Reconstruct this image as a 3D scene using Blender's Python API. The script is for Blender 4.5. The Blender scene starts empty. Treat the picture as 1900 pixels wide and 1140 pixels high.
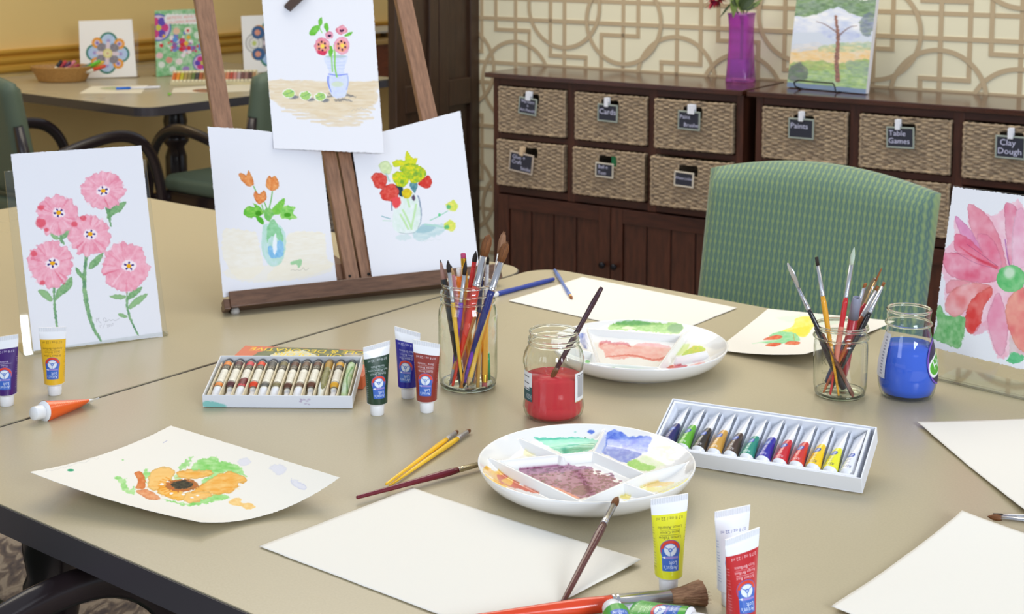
import bpy, math, random
import numpy as np
from mathutils import Vector, Matrix, Quaternion
PI = math.pi
random.seed(7)
SC = bpy.context.scene
COL = SC.collection

# ------------------------------------------------------------------ camera
FPX, CX, CY, PITCH, HCAM = 2744.0, 950.0, 168.5, 0.11432, 1.40
cam = bpy.data.cameras.new('camera'); co = bpy.data.objects.new('camera', cam); COL.objects.link(co)
co.location = (0, 0, HCAM); co.rotation_euler = (PI/2 - PITCH, 0, 0)
cam.sensor_fit = 'HORIZONTAL'; cam.sensor_width = 36.0; cam.lens = FPX/1900*36
cam.shift_x = 0.0; cam.shift_y = -(570 - CY)/1900
cam.clip_start = .05; cam.clip_end = 60
cam.dof.use_dof = True; cam.dof.focus_distance = 1.72; cam.dof.aperture_fstop = 14.0
SC.camera = co
try:
    SC.cycles.transparent_max_bounces = 32
except Exception: pass

# ------------------------------------------------------------------ world, lights, exposure
wd = bpy.data.worlds.new('world'); SC.world = wd; wd.use_nodes = True
bg = wd.node_tree.nodes['Background']; bg.inputs[0].default_value = (.80, .88, 1.0, 1); bg.inputs[1].default_value = .56
SC.view_settings.view_transform = 'Standard'; SC.view_settings.look = 'None'
SC.view_settings.exposure = 0.05; SC.view_settings.gamma = 1.0; SC.view_settings.use_curve_mapping = False

def area(name, loc, target, sx, sy, power, col):
    l = bpy.data.lights.new(name, 'AREA'); l.shape = 'RECTANGLE'; l.size = sx; l.size_y = sy; l.energy = power; l.color = col
    o = bpy.data.objects.new(name, l); COL.objects.link(o); o.location = loc
    o.rotation_euler = (Vector(target) - Vector(loc)).to_track_quat('-Z', 'Y').to_euler()
    return o
area('ceiling_light', (-.3, 3.9, 2.75), (-.2, 3.2, 0), 2.2, 2.2, 52, (1.0, .90, .74))
area('window_light', (1.9, -1.6, 2.1), (-.2, 2.4, .8), 1.3, 1.2, 92, (.84, .91, 1.0))
area('window_light', (-2.6, -.6, 1.9), (-.2, 2.4, .8), 1.2, 1.4, 22, (.78, .87, 1.0))
area('wall_wash_light', (-3.6, 5.6, 2.5), (-3.9, 7.4, .9), 2.4, .7, 88, (1.0, .86, .62))
area('ceiling_light', (2.2, 3.0, 2.7), (2.0, 4.2, 0.6), 1.0, 1.0, 14, (1.0, .92, .78))

# ------------------------------------------------------------------ measuring helpers (camera rays meet real planes)
_F = np.array([0, math.cos(PITCH), -math.sin(PITCH)]); _U = np.array([0, math.sin(PITCH), math.cos(PITCH)])
_R = np.array([1., 0, 0]); _C = np.array([0, 0, HCAM])
def ray(x, y): return _F + _R*(x-CX)/FPX + _U*(CY-y)/FPX
def T(x, y, z=.74):
    d = ray(x, y); return _C + d*((z-HCAM)/d[2])
def Yp(x, y, Y):
    d = ray(x, y); return _C + d*(Y/d[1])
def onplane(n, c, x, y):
    d = ray(x, y); return _C + d*((c - _C@n)/(d@n))
def frame(deg):
    a = math.radians(deg); ex = np.array([math.cos(a), math.sin(a), 0]); ey = np.array([-math.sin(a), math.cos(a), 0]); return ex, ey
TZ = .74                                  # table top
TABROT, CABROT = -38.81, -34.45
tx, ty = frame(TABROT); kx, ky = frame(CABROT)
def leanplane(foot, yaw, lean, z=TZ):
    ex, bk = frame(yaw); t = math.radians(lean)
    return T(*foot, z), ex, np.array([0, 0, math.cos(t)]) + bk*math.sin(t)
def hit(pl, px):
    o, ex, ez = pl; n = np.cross(ex, ez); d = ray(*px); q = _C + d*(((o-_C)@n)/(d@n)) - o
    return np.array([q@ex, q@ez])

# ------------------------------------------------------------------ materials
def lin(c):
    c = np.asarray(c, float)/255.0
    return np.where(c <= .04045, c/12.92, ((c+.055)/1.055)**2.4)
def rgba(c): return (*[float(v) for v in lin(c)], 1.0)
MATS = {}
def mat(name, col=(200, 200, 200), rough=.5, metal=0.0, spec=.5, **k):
    key = (name, tuple(col), rough, metal, spec, tuple(sorted(k.items())))
    if key in MATS: return MATS[key]
    m = bpy.data.materials.new(name); m.use_nodes = True
    b = m.node_tree.nodes['Principled BSDF']
    b.inputs['Base Color'].default_value = rgba(col); b.inputs['Roughness'].default_value = rough
    b.inputs['Metallic'].default_value = metal; b.inputs['Specular IOR Level'].default_value = spec
    for kk, v in k.items(): b.inputs[kk.replace('_', ' ')].default_value = v
    MATS[key] = m
    return m
def nodes(m): return m.node_tree.nodes, m.node_tree.links, m.node_tree.nodes['Principled BSDF']
def ramp(N, stops):
    r = N.new('ShaderNodeValToRGB'); e = r.color_ramp.elements
    while len(e) < len(stops): e.new(.5)
    for i, (p, c) in enumerate(stops): e[i].position = p; e[i].color = rgba(c)
    return r
def vcmat(name, rough=.6, spec=.5, coat=0.0, bump=0.0, trans=0.0):
    m = bpy.data.materials.new(name); m.use_nodes = True
    N, L, b = nodes(m)
    a = N.new('ShaderNodeAttribute'); a.attribute_name = 'Col'
    L.new(a.outputs['Color'], b.inputs['Base Color'])
    b.inputs['Roughness'].default_value = rough; b.inputs['Specular IOR Level'].default_value = spec
    b.inputs['Coat Weight'].default_value = coat; b.inputs['Coat Roughness'].default_value = .08
    if bump:
        t = N.new('ShaderNodeTexNoise'); t.inputs['Scale'].default_value = 900; t.inputs['Detail'].default_value = 3
        c = N.new('ShaderNodeTexCoord'); L.new(c.outputs['Object'], t.inputs['Vector'])
        bm = N.new('ShaderNodeBump'); bm.inputs['Strength'].default_value = bump; bm.inputs['Distance'].default_value = .0006
        L.new(t.outputs['Fac'], bm.inputs['Height']); L.new(bm.outputs['Normal'], b.inputs['Normal'])
    return m
M_PAPERV = vcmat('painted watercolour paper', .85, .2, bump=.25)
M_PRINTV = vcmat('printed card', .45, .4)
M_PLASV = vcmat('printed tube plastic', .28, .5, coat=.35)
M_CERV = vcmat('glazed porcelain with paint', .12, .5, coat=.6)
def woodmat(name, c1, c2, scale=(1, 1, 1), rough=.45, ns=9.0, bump=.15, spec=.5):
    m = bpy.data.materials.new(name); m.use_nodes = True; N, L, b = nodes(m)
    tc = N.new('ShaderNodeTexCoord'); mp = N.new('ShaderNodeMapping'); mp.inputs['Scale'].default_value = scale
    t = N.new('ShaderNodeTexNoise'); t.inputs['Scale'].default_value = ns; t.inputs['Detail'].default_value = 6; t.inputs['Roughness'].default_value = .65
    r = ramp(N, [(.3, c1), (.7, c2)])
    L.new(tc.outputs['Object'], mp.inputs['Vector']); L.new(mp.outputs['Vector'], t.inputs['Vector'])
    L.new(t.outputs['Fac'], r.inputs['Fac']); L.new(r.outputs['Color'], b.inputs['Base Color'])
    b.inputs['Roughness'].default_value = rough; b.inputs['Specular IOR Level'].default_value = spec
    bm = N.new('ShaderNodeBump'); bm.inputs['Strength'].default_value = bump; bm.inputs['Distance'].default_value = .001
    L.new(t.outputs['Fac'], bm.inputs['Height']); L.new(bm.outputs['Normal'], b.inputs['Normal'])
    return m
def thinglass(name, tint=(252, 253, 250), edge=(226, 232, 222), rough=.02, refl=1.0):
    m = bpy.data.materials.new(name); m.use_nodes = True; N = m.node_tree.nodes; L = m.node_tree.links
    N.remove(N['Principled BSDF']); out = N['Material Output']
    lw = N.new('ShaderNodeLayerWeight'); lw.inputs['Blend'].default_value = .5
    r = ramp(N, [(0.55, tint), (.8, tuple((a+b)/2 for a, b in zip(tint, edge))), (1.0, edge)]); L.new(lw.outputs['Facing'], r.inputs['Fac'])
    tr = N.new('ShaderNodeBsdfTransparent'); L.new(r.outputs['Color'], tr.inputs['Color'])
    gl = N.new('ShaderNodeBsdfGlossy'); gl.inputs['Roughness'].default_value = rough
    gl.inputs['Color'].default_value = (refl, refl, refl, 1)
    l2 = N.new('ShaderNodeLayerWeight'); l2.inputs['Blend'].default_value = .5
    pw = N.new('ShaderNodeMath'); pw.operation = 'POWER'; pw.inputs[1].default_value = 3.0; L.new(l2.outputs['Facing'], pw.inputs[0])
    ma = N.new('ShaderNodeMath'); ma.operation = 'MULTIPLY_ADD'; ma.inputs[1].default_value = .75; ma.inputs[2].default_value = .045; L.new(pw.outputs[0], ma.inputs[0])
    mx = N.new('ShaderNodeMixShader'); L.new(ma.outputs[0], mx.inputs['Fac'])
    L.new(tr.outputs['BSDF'], mx.inputs[1]); L.new(gl.outputs['BSDF'], mx.inputs[2]); L.new(mx.outputs['Shader'], out.inputs['Surface'])
    return m

# ------------------------------------------------------------------ objects
def tag(o, label=None, cat=None, group=None, kind=None):
    if label: o['label'] = label
    if cat: o['category'] = cat
    if group: o['group'] = group
    if kind: o['kind'] = kind
    return o
def empty(name, loc=(0, 0, 0), rot=None, label=None, cat=None, group=None):
    o = bpy.data.objects.new(name, None); COL.objects.link(o); o.empty_display_size = .02
    M = Matrix.Translation(Vector([float(v) for v in loc]))
    if rot is not None: M = M @ (rot.to_matrix().to_4x4() if isinstance(rot, Quaternion) else (rot.to_4x4() if isinstance(rot, Matrix) else Matrix.Rotation(rot, 4, 'Z')))
    o.matrix_world = M
    return tag(o, label, cat, group)
def basis(ex, ey, ez):
    m = Matrix.Identity(3)
    for i, v in enumerate((ex, ey, ez)):
        for j in range(3): m[j][i] = float(v[j])
    return m
def fast_mesh(name, V, Fq=None, Ft=None, col=None, smooth=True):
    me = bpy.data.meshes.new(name); V = np.asarray(V, np.float32).reshape(-1, 3)
    me.vertices.add(len(V)); me.vertices.foreach_set('co', V.ravel())
    loops = []; starts = []; n = 0
    if Fq is not None and len(Fq):
        Fq = np.asarray(Fq, np.int32).reshape(-1, 4); loops.append(Fq.ravel()); starts.append(np.arange(len(Fq))*4); n = len(Fq)*4
    if Ft is not None and len(Ft):
        Ft = np.asarray(Ft, np.int32).reshape(-1, 3); loops.append(Ft.ravel()); starts.append(n + np.arange(len(Ft))*3)
    loops = np.concatenate(loops); starts = np.concatenate(starts)
    me.loops.add(len(loops)); me.loops.foreach_set('vertex_index', loops.astype(np.int32))
    me.polygons.add(len(starts)); me.polygons.foreach_set('loop_start', starts.astype(np.int32))
    me.update(calc_edges=True); me.validate()
    me.polygons.foreach_set('use_smooth', np.full(len(me.polygons), smooth)); 
    if col is not None:
        a = me.color_attributes.new('Col', 'FLOAT_COLOR', 'POINT')
        c = np.ones((len(V), 4), np.float32); c[:, :3] = lin(np.clip(col, 0, 255).reshape(-1, 3)); a.data.foreach_set('color', c.ravel())
    return me
def link(name, me, material, parent=None, loc=None):
    o = bpy.data.objects.new(name, me); COL.objects.link(o)
    for m in (material if isinstance(material, (list, tuple)) else [material]): me.materials.append(m)
    if parent is not None: o.parent = parent
    if loc is not None: o.location = loc
    return o

class MB:
    """collects solids in local coordinates; build() links them as one mesh"""
    def __init__(s): s.v = []; s.f = []; s.m = []; s.sm = []
    def add(s, V, F, mi=0, smooth=False):
        n = len(s.v); s.v += [tuple(float(c) for c in p) for p in V]
        s.f += [tuple(n+i for i in f) for f in F]; s.m += [mi]*len(F); s.sm += [smooth]*len(F); return s
    def box(s, x0, x1, y0, y1, z0, z1, mi=0, X=None):
        V = [(x, y, z) for x in (x0, x1) for y in (y0, y1) for z in (z0, z1)]
        if X is not None: V = [X(p) for p in V]
        return s.add(V, [(0, 1, 3, 2), (4, 6, 7, 5), (0, 4, 5, 1), (2, 3, 7, 6), (0, 2, 6, 4), (1, 5, 7, 3)], mi)
    def obox(s, o, ex, ey, ez, dx, dy, dz, mi=0):
        o, ex, ey, ez = map(np.asarray, (o, ex, ey, ez))
        return s.box(*dx, *dy, *dz, mi, X=lambda p: o + ex*p[0] + ey*p[1] + ez*p[2])
    def lathe(s, prof, n=40, mi=0, o=(0, 0, 0), axis=None, cap=True, smooth=True, sq=None):
        V = []; o = np.asarray(o, float)
        A = np.eye(3) if axis is None else axis
        for r, z in prof:
            for i in range(n):
                a = 2*PI*i/n; k = 1.0
                if sq: k = sq(a)
                V.append(o + A@np.array([r*k*math.cos(a), r*k*math.sin(a), z]))
        F = []
        for j in range(len(prof)-1):
            for i in range(n):
                F.append((j*n+i, j*n+(i+1) % n, (j+1)*n+(i+1) % n, (j+1)*n+i))
        s.add(V, F, mi, smooth)
        if cap:
            b = len(s.v) - len(V)
            if prof[0][0] > 1e-6: s.f.append(tuple(b+i for i in range(n))[::-1]); s.m.append(mi); s.sm.append(False)
            if prof[-1][0] > 1e-6: s.f.append(tuple(b+(len(prof)-1)*n+i for i in range(n))); s.m.append(mi); s.sm.append(False)
        return s
    def tube(s, pts, r, n=10, mi=0, cap=True, flat=1.0, up=None):
        P = [np.asarray(p, float) for p in pts]; R = r if hasattr(r, '__len__') else [r]*len(P)
        V = []; u = None
        for i, p in enumerate(P):
            t = P[min(i+1, len(P)-1)] - P[max(i-1, 0)]; t = t/(np.linalg.norm(t)+1e-12)
            if up is not None: u = np.cross(np.asarray(up, float), t)
            elif u is None: u = np.cross(t, (0, 0, 1.) if abs(t[2]) < .9 else (1., 0, 0))
            u = u - t*(u@t); u = u/(np.linalg.norm(u)+1e-12); w = np.cross(t, u)
            for k in range(n):
                a = 2*PI*k/n; V.append(p + R[i]*(math.cos(a)*u + math.sin(a)*w*flat))
        F = [(j*n+k, j*n+(k+1) % n, (j+1)*n+(k+1) % n, (j+1)*n+k) for j in range(len(P)-1) for k in range(n)]
        s.add(V, F, mi, True)
        if cap:
            b = len(s.v)-len(V); s.f += [tuple(b+k for k in range(n))[::-1], tuple(b+(len(P)-1)*n+k for k in range(n))]; s.m += [mi]*2; s.sm += [False]*2
        return s
    def prism(s, poly, z0, z1, mi=0, X=None, smooth=False):
        n = len(poly); V = [(p[0], p[1], z) for z in (z0, z1) for p in poly]
        if X is not None: V = [X(p) for p in V]
        F = [tuple(range(n))[::-1], tuple(range(n, 2*n))] + [(i, (i+1) % n, n+(i+1) % n, n+i) for i in range(n)]
        b = len(s.f); s.add(V, F, mi, smooth); s.sm[b] = s.sm[b+1] = False; return s
    def build(s, name, material, parent=None, bevel=0, seg=2, sub=0, loc=None):
        me = bpy.data.meshes.new(name); me.from_pydata(s.v, [], s.f); me.update()
        me.polygons.foreach_set('material_index', s.m); me.polygons.foreach_set('use_smooth', s.sm)
        o = link(name, me, material, parent, loc)
        if bevel:
            b = o.modifiers.new('bevel', 'BEVEL'); b.width = bevel; b.segments = seg; b.limit_method = 'ANGLE'; b.angle_limit = math.radians(40)
            b.harden_normals = False
        if sub:
            b = o.modifiers.new('sub', 'SUBSURF'); b.levels = sub; b.render_levels = sub
        return o
def rrect(w, h, r, n=6, cx=0, cy=0):
    P = []
    for sx, sy, a0 in ((1, 1, 0), (-1, 1, 90), (-1, -1, 180), (1, -1, 270)):
        for i in range(n+1):
            a = math.radians(a0 + 90*i/n); P.append((cx + sx*(w/2-r) + r*math.cos(a), cy + sy*(h/2-r) + r*math.sin(a)))
    return P
def copy_tree(o, parent=None):
    c = o.copy(); COL.objects.link(c)
    if parent is not None: c.parent = parent
    for ch in list(o.children): copy_tree(ch, c)
    return c

# ------------------------------------------------------------------ canvas: colours painted per vertex
def noise2(h, w, sy, sx, seed, octv=3):
    rs = np.random.RandomState(seed); out = np.zeros((h, w)); amp = 1.0; tot = 0
    for _ in range(octv):
        gh, gw = int(h/max(sy, 1.0))+3, int(w/max(sx, 1.0))+3; g = rs.rand(gh, gw)
        y = np.arange(h)/max(sy, 1.0); x = np.arange(w)/max(sx, 1.0)
        y0 = y.astype(int); x0 = x.astype(int); fy = (y-y0); fx = (x-x0); fy = fy*fy*(3-2*fy); fx = fx*fx*(3-2*fx)
        a = g[y0][:, x0]; b = g[y0][:, x0+1]; c = g[y0+1][:, x0]; d = g[y0+1][:, x0+1]
        out += amp*((a*(1-fx)+b*fx)*(1-fy)[:, None] + (c*(1-fx)+d*fx)*fy[:, None])
        tot += amp; amp *= .5; sy /= 2; sx /= 2
    return out/tot
def chaikin(P, k=2, closed=True):
    P = np.asarray(P, float)
    for _ in range(k):
        if closed: Q = np.roll(P, -1, 0); P = np.stack([P*.75+Q*.25, P*.25+Q*.75], 1).reshape(-1, 2)
        else:
            Q = P[1:]; p = P[:-1]; R = np.stack([p*.75+Q*.25, p*.25+Q*.75], 1).reshape(-1, 2); P = np.vstack([P[:1], R, P[-1:]])
    return P
def spline(P, k=4):
    P = np.asarray(P, float); n = len(P)
    if n < 4: return chaikin(P, 2)
    p0, p1, p2, p3 = np.roll(P, 1, 0), P, np.roll(P, -1, 0), np.roll(P, -2, 0); out = []
    for i in range(k):
        t = i/k; out.append(.5*((2*p1)+(-p0+p2)*t+(2*p0-5*p1+4*p2-p3)*t*t+(-p0+3*p1-3*p2+p3)*t**3))
    return np.stack(out, 1).reshape(-1, 2)
def homog(src, dst):
    A = []; b = []
    for (x, y), (u, v) in zip(src, dst):
        A += [[x, y, 1, 0, 0, 0, -u*x, -u*y], [0, 0, 0, x, y, 1, -v*x, -v*y]]; b += [u, v]
    return np.append(np.linalg.solve(np.array(A, float), np.array(b, float)), 1).reshape(3, 3)
TXT = {}
def text_tris(s, font_bold=False):
    if s in TXT: return TXT[s]
    cu = bpy.data.curves.new('t', 'FONT'); cu.body = s; cu.size = 1.0; cu.align_x = 'CENTER'; cu.align_y = 'CENTER'; cu.resolution_u = 2
    o = bpy.data.objects.new('t', cu); COL.objects.link(o)
    dg = bpy.context.evaluated_depsgraph_get(); me = o.evaluated_get(dg).to_mesh(); me.calc_loop_triangles()
    V = np.array([v.co[:2] for v in me.vertices]); F = np.array([t.vertices[:] for t in me.loop_triangles])
    o.evaluated_get(dg).to_mesh_clear(); bpy.data.objects.remove(o); bpy.data.curves.remove(cu)
    TXT[s] = (V, F); return TXT[s]
class Canvas:
    def __init__(s, w, h, base=(250, 249, 247), quad=None, seed=1):
        s.w, s.h = w, h; s.a = np.ones((h, w, 3))*np.array(base, float); s.seed = seed
        s.H = homog(quad, [(0, 0), (w-1, 0), (w-1, h-1), (0, h-1)]) if quad is not None else None
    def P(s, pts):
        p = np.asarray(pts, float).reshape(-1, 2)
        if s.H is None: return p
        q = np.c_[p, np.ones(len(p))] @ s.H.T; return q[:, :2]/q[:, 2:]
    def _box(s, P, pad):
        x0 = max(0, int(P[:, 0].min()-pad)); x1 = min(s.w, int(P[:, 0].max()+pad)+2)
        y0 = max(0, int(P[:, 1].min()-pad)); y1 = min(s.h, int(P[:, 1].max()+pad)+2)
        return x0, x1, y0, y1
    def _blend(s, box, cov, col, col2=None, var=0, vs=(7, 7), dark=None):
        x0, x1, y0, y1 = box; s.seed += 1
        c = np.ones((y1-y0, x1-x0, 3))*np.array(col, float)
        n = noise2(y1-y0, x1-x0, vs[1], vs[0], s.seed)
        n = np.clip((n-.5)*1.5+.5, 0, 1)
        if col2 is not None: c = c*(1-n[..., None]) + np.array(col2, float)*n[..., None]
        if dark is not None: c = c*dark[..., None]
        cov = np.clip(cov*(1-var*noise2(y1-y0, x1-x0, vs[1]*.8, vs[0]*.8, s.seed+99)**1.2*1.5), 0, 1)
        A = s.a[y0:y1, x0:x1]; s.a[y0:y1, x0:x1] = A*(1-cov[..., None]) + c*cov[..., None]
    def poly(s, pts, col, a=1.0, f=1.0, warp=0, ws=6, edge=0, var=0, vs=(7, 7), smooth=2, col2=None, px=True):
        P = s.P(pts) if px else np.asarray(pts, float)
        if smooth: P = spline(P, 3 if len(P) > 12 else 4)
        box = s._box(P, 3+f+warp*1.5); x0, x1, y0, y1 = box
        if x1-x0 < 1 or y1-y0 < 1: return s
        X, Y = np.meshgrid(np.arange(x0, x1, dtype=float), np.arange(y0, y1, dtype=float))
        if warp:
            s.seed += 1
            X = X + (noise2(y1-y0, x1-x0, ws, ws, s.seed*7+1, 3)-.5)*2.6*warp; Y = Y + (noise2(y1-y0, x1-x0, ws, ws, s.seed*7+2, 3)-.5)*2.6*warp
        d2 = np.full(X.shape, 1e9); ins = np.zeros(X.shape, bool); n = len(P)
        for i in range(n):
            ax, ay = P[i]; bx, by = P[(i+1) % n]; ex, ey = bx-ax, by-ay; L = ex*ex+ey*ey+1e-9
            t = np.clip(((X-ax)*ex+(Y-ay)*ey)/L, 0, 1); d2 = np.minimum(d2, (X-ax-t*ex)**2+(Y-ay-t*ey)**2)
            if ay != by: ins ^= ((ay > Y) != (by > Y)) & (X < (bx-ax)*(Y-ay)/(by-ay)+ax)
        d = np.sqrt(d2)*np.where(ins, -1, 1); cov = np.clip(.5-d/f, 0, 1)*a
        dark = None
        if edge: dark = 1-.55*edge*np.exp(-((d+1.2)/1.6)**2)
        s._blend(box, cov, col, col2, var, vs, dark); return s
    def ell(s, c, r, col, px=True, ang=0, n=22, **k):
        a = np.linspace(0, 2*PI, n, endpoint=False); x = r[0]*np.cos(a); y = r[1]*np.sin(a); t = math.radians(ang)
        return s.poly(np.c_[c[0]+x*math.cos(t)-y*math.sin(t), c[1]+x*math.sin(t)+y*math.cos(t)], col, px=px, smooth=1, **k)
    def stroke(s, pts, w, col, a=1.0, f=1.0, warp=0, ws=5, var=0, vs=(6, 6), col2=None, px=True, smooth=2):
        P = s.P(pts) if px else np.asarray(pts, float)
        W = np.asarray(w if hasattr(w, '__len__') else [w]*len(P), float)
        if len(W) != len(P): W = np.interp(np.linspace(0, 1, len(P)), np.linspace(0, 1, len(W)), W)
        Q = np.c_[P, W]
        for _ in range(smooth):
            if len(Q) > 2:
                q = Q[1:]; p = Q[:-1]; R = np.stack([p*.75+q*.25, p*.25+q*.75], 1).reshape(-1, 3); Q = np.vstack([Q[:1], R, Q[-1:]])
        P = Q[:, :2]; W = Q[:, 2]/2
        box = s._box(P, 3+f+warp*1.5+W.max()); x0, x1, y0, y1 = box
        if x1-x0 < 1 or y1-y0 < 1: return s
        X, Y = np.meshgrid(np.arange(x0, x1, dtype=float), np.arange(y0, y1, dtype=float))
        if warp:
            s.seed += 1
            X = X + (noise2(y1-y0, x1-x0, ws, ws, s.seed*7+1, 2)-.5)*2.6*warp; Y = Y + (noise2(y1-y0, x1-x0, ws, ws, s.seed*7+2, 2)-.5)*2.6*warp
        d = np.full(X.shape, 1e9)
        for i in range(len(P)-1):
            ax, ay = P[i]; ex, ey = P[i+1]-P[i]; L = ex*ex+ey*ey+1e-9
            t = np.clip(((X-ax)*ex+(Y-ay)*ey)/L, 0, 1)
            d = np.minimum(d, np.sqrt((X-ax-t*ex)**2+(Y-ay-t*ey)**2)-(W[i]*(1-t)+W[i+1]*t))
        s._blend(box, np.clip(.5-d/f, 0, 1)*a, col, col2, var, vs); return s
    def text(s, txt, c, size, col, ang=0, a=1.0, sx=1.0, px=False, fn=None, ss=3):
        V, F = text_tris(txt); t = math.radians(ang); x = V[:, 0]*size*sx; y = -V[:, 1]*size
        P = np.c_[c[0]+x*math.cos(t)-y*math.sin(t), c[1]+x*math.sin(t)+y*math.cos(t)]
        if fn is not None: P = fn(x, y)
        if px: P = s.P(P)
        x0, x1, y0, y1 = s._box(P, 1)
        if x1-x0 < 1 or y1-y0 < 1: return s
        cov = np.zeros(((y1-y0)*ss, (x1-x0)*ss)); Q = (P-np.array([x0-.5, y0-.5]))*ss
        for f in F:
            A, B, C = Q[f]; mx, my = np.floor(np.minimum(np.minimum(A, B), C)).astype(int); nx, ny = np.ceil(np.maximum(np.maximum(A, B), C)).astype(int)+1
            mx, my = max(mx, 0), max(my, 0); nx, ny = min(nx, cov.shape[1]), min(ny, cov.shape[0])
            if nx <= mx or ny <= my: continue
            X, Y = np.meshgrid(np.arange(mx, nx)+.5, np.arange(my, ny)+.5)
            e = lambda p, q: (q[0]-p[0])*(Y-p[1])-(q[1]-p[1])*(X-p[0])
            e1, e2, e3 = e(A, B), e(B, C), e(C, A)
            m = ((e1 >= 0) & (e2 >= 0) & (e3 >= 0)) | ((e1 <= 0) & (e2 <= 0) & (e3 <= 0)); cov[my:ny, mx:nx][m] = 1
        cov = cov.reshape(y1-y0, ss, x1-x0, ss).mean((1, 3))*a
        A = s.a[y0:y1, x0:x1]; s.a[y0:y1, x0:x1] = A*(1-cov[..., None])+np.array(col, float)*cov[..., None]; return s
    def sample(s, U, V):
        x = np.clip(U, 0, 1)*(s.w-1); y = np.clip(V, 0, 1)*(s.h-1); x0 = np.minimum(x.astype(int), s.w-2); y0 = np.minimum(y.astype(int), s.h-2)
        fx = (x-x0)[..., None]; fy = (y-y0)[..., None]; A = s.a
        return (A[y0, x0]*(1-fx)+A[y0, x0+1]*fx)*(1-fy)+(A[y0+1, x0]*(1-fx)+A[y0+1, x0+1]*fx)*fy
def grid_mesh(name, X, Y, Z, col=None, closed=False):
    h, w = X.shape; V = np.stack([X, Y, Z], -1).reshape(-1, 3); i = np.arange(h*w).reshape(h, w)
    if closed: a = i[:-1, :]; b = np.roll(i, -1, 1)[:-1, :]; c = np.roll(i, -1, 1)[1:, :]; d = i[1:, :]
    else: a, b, c, d = i[:-1, :-1], i[:-1, 1:], i[1:, 1:], i[1:, :-1]
    return fast_mesh(name, V, np.stack([a, d, c, b], -1).reshape(-1, 4), col=col)
def jag(n, amp, seed, s=4): 
    return (noise2(1, n, 1, s, seed, 3)[0]-.5)*2*amp
def sheet(name, cv, fn, material=None, thick=.0005, deckle=0.0, seed=3, res=None):
    """cv: Canvas or colour; fn(U, V) -> world x, y, z (V runs down the sheet)"""
    if isinstance(cv, Canvas): w, h = cv.w, cv.h
    else: w, h = res or (40, 50)
    u, v = np.meshgrid(np.linspace(0, 1, w), np.linspace(0, 1, h))
    if deckle:
        j = lambda n, k: jag(n, deckle, seed+k)
        ku = np.exp(-u*40)[...]; kU = np.exp(-(1-u)*40); kv = np.exp(-v*40); kV = np.exp(-(1-v)*40)
        u2 = u + j(h, 1)[:, None]*ku + j(h, 2)[:, None]*kU; v2 = v + j(w, 3)[None, :]*kv + j(w, 4)[None, :]*kV
    else: u2, v2 = u, v
    X, Y, Z = fn(u2, v2)
    c = cv.a if isinstance(cv, Canvas) else np.ones((h, w, 3))*np.array(cv, float)
    me = grid_mesh(name, X, Y, Z, c)
    o = link(name, me, material or M_PAPERV)
    s = o.modifiers.new('thickness', 'SOLIDIFY'); s.thickness = thick; s.offset = -1
    return o
def quadfn(C, zfn=None):
    """C: four world corners TL TR BR BL"""
    C = [np.asarray(c, float) for c in C]
    def fn(u, v):
        p = [(C[0][k]*(1-u)+C[1][k]*u)*(1-v)+(C[3][k]*(1-u)+C[2][k]*u)*v for k in range(3)]
        if zfn is not None: p[2] = p[2] + zfn(u, v)
        return p
    return fn
# ================================================================== the room
def floor_mat():
    m = bpy.data.materials.new('patterned carpet'); m.use_nodes = True; N, L, b = nodes(m)
    tc = N.new('ShaderNodeTexCoord'); n1 = N.new('ShaderNodeTexNoise'); n1.inputs['Scale'].default_value = 26; n1.inputs['Detail'].default_value = 5; n1.inputs['Distortion'].default_value = 1.4
    mp = N.new('ShaderNodeMapping'); mp.inputs['Scale'].default_value = (1, .45, 1); mp.inputs['Rotation'].default_value = (0, 0, .5)
    r = ramp(N, [(.36, (104, 96, 98)), (.48, (140, 126, 116)), (.56, (192, 176, 158)), (.68, (172, 158, 146))])
    L.new(tc.outputs['Object'], mp.inputs['Vector']); L.new(mp.outputs['Vector'], n1.inputs['Vector']); L.new(n1.outputs['Fac'], r.inputs['Fac']); L.new(r.outputs['Color'], b.inputs['Base Color'])
    b.inputs['Roughness'].default_value = .95; b.inputs['Specular IOR Level'].default_value = .1
    bm = N.new('ShaderNodeBump'); bm.inputs['Strength'].default_value = .5; bm.inputs['Distance'].default_value = .004
    L.new(n1.outputs['Fac'], bm.inputs['Height']); L.new(bm.outputs['Normal'], b.inputs['Normal'])
    return m
f = MB().box(-7, 5, -2.5, 12, -.1, 0).build('floor', floor_mat()); tag(f, kind='structure')

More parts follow.
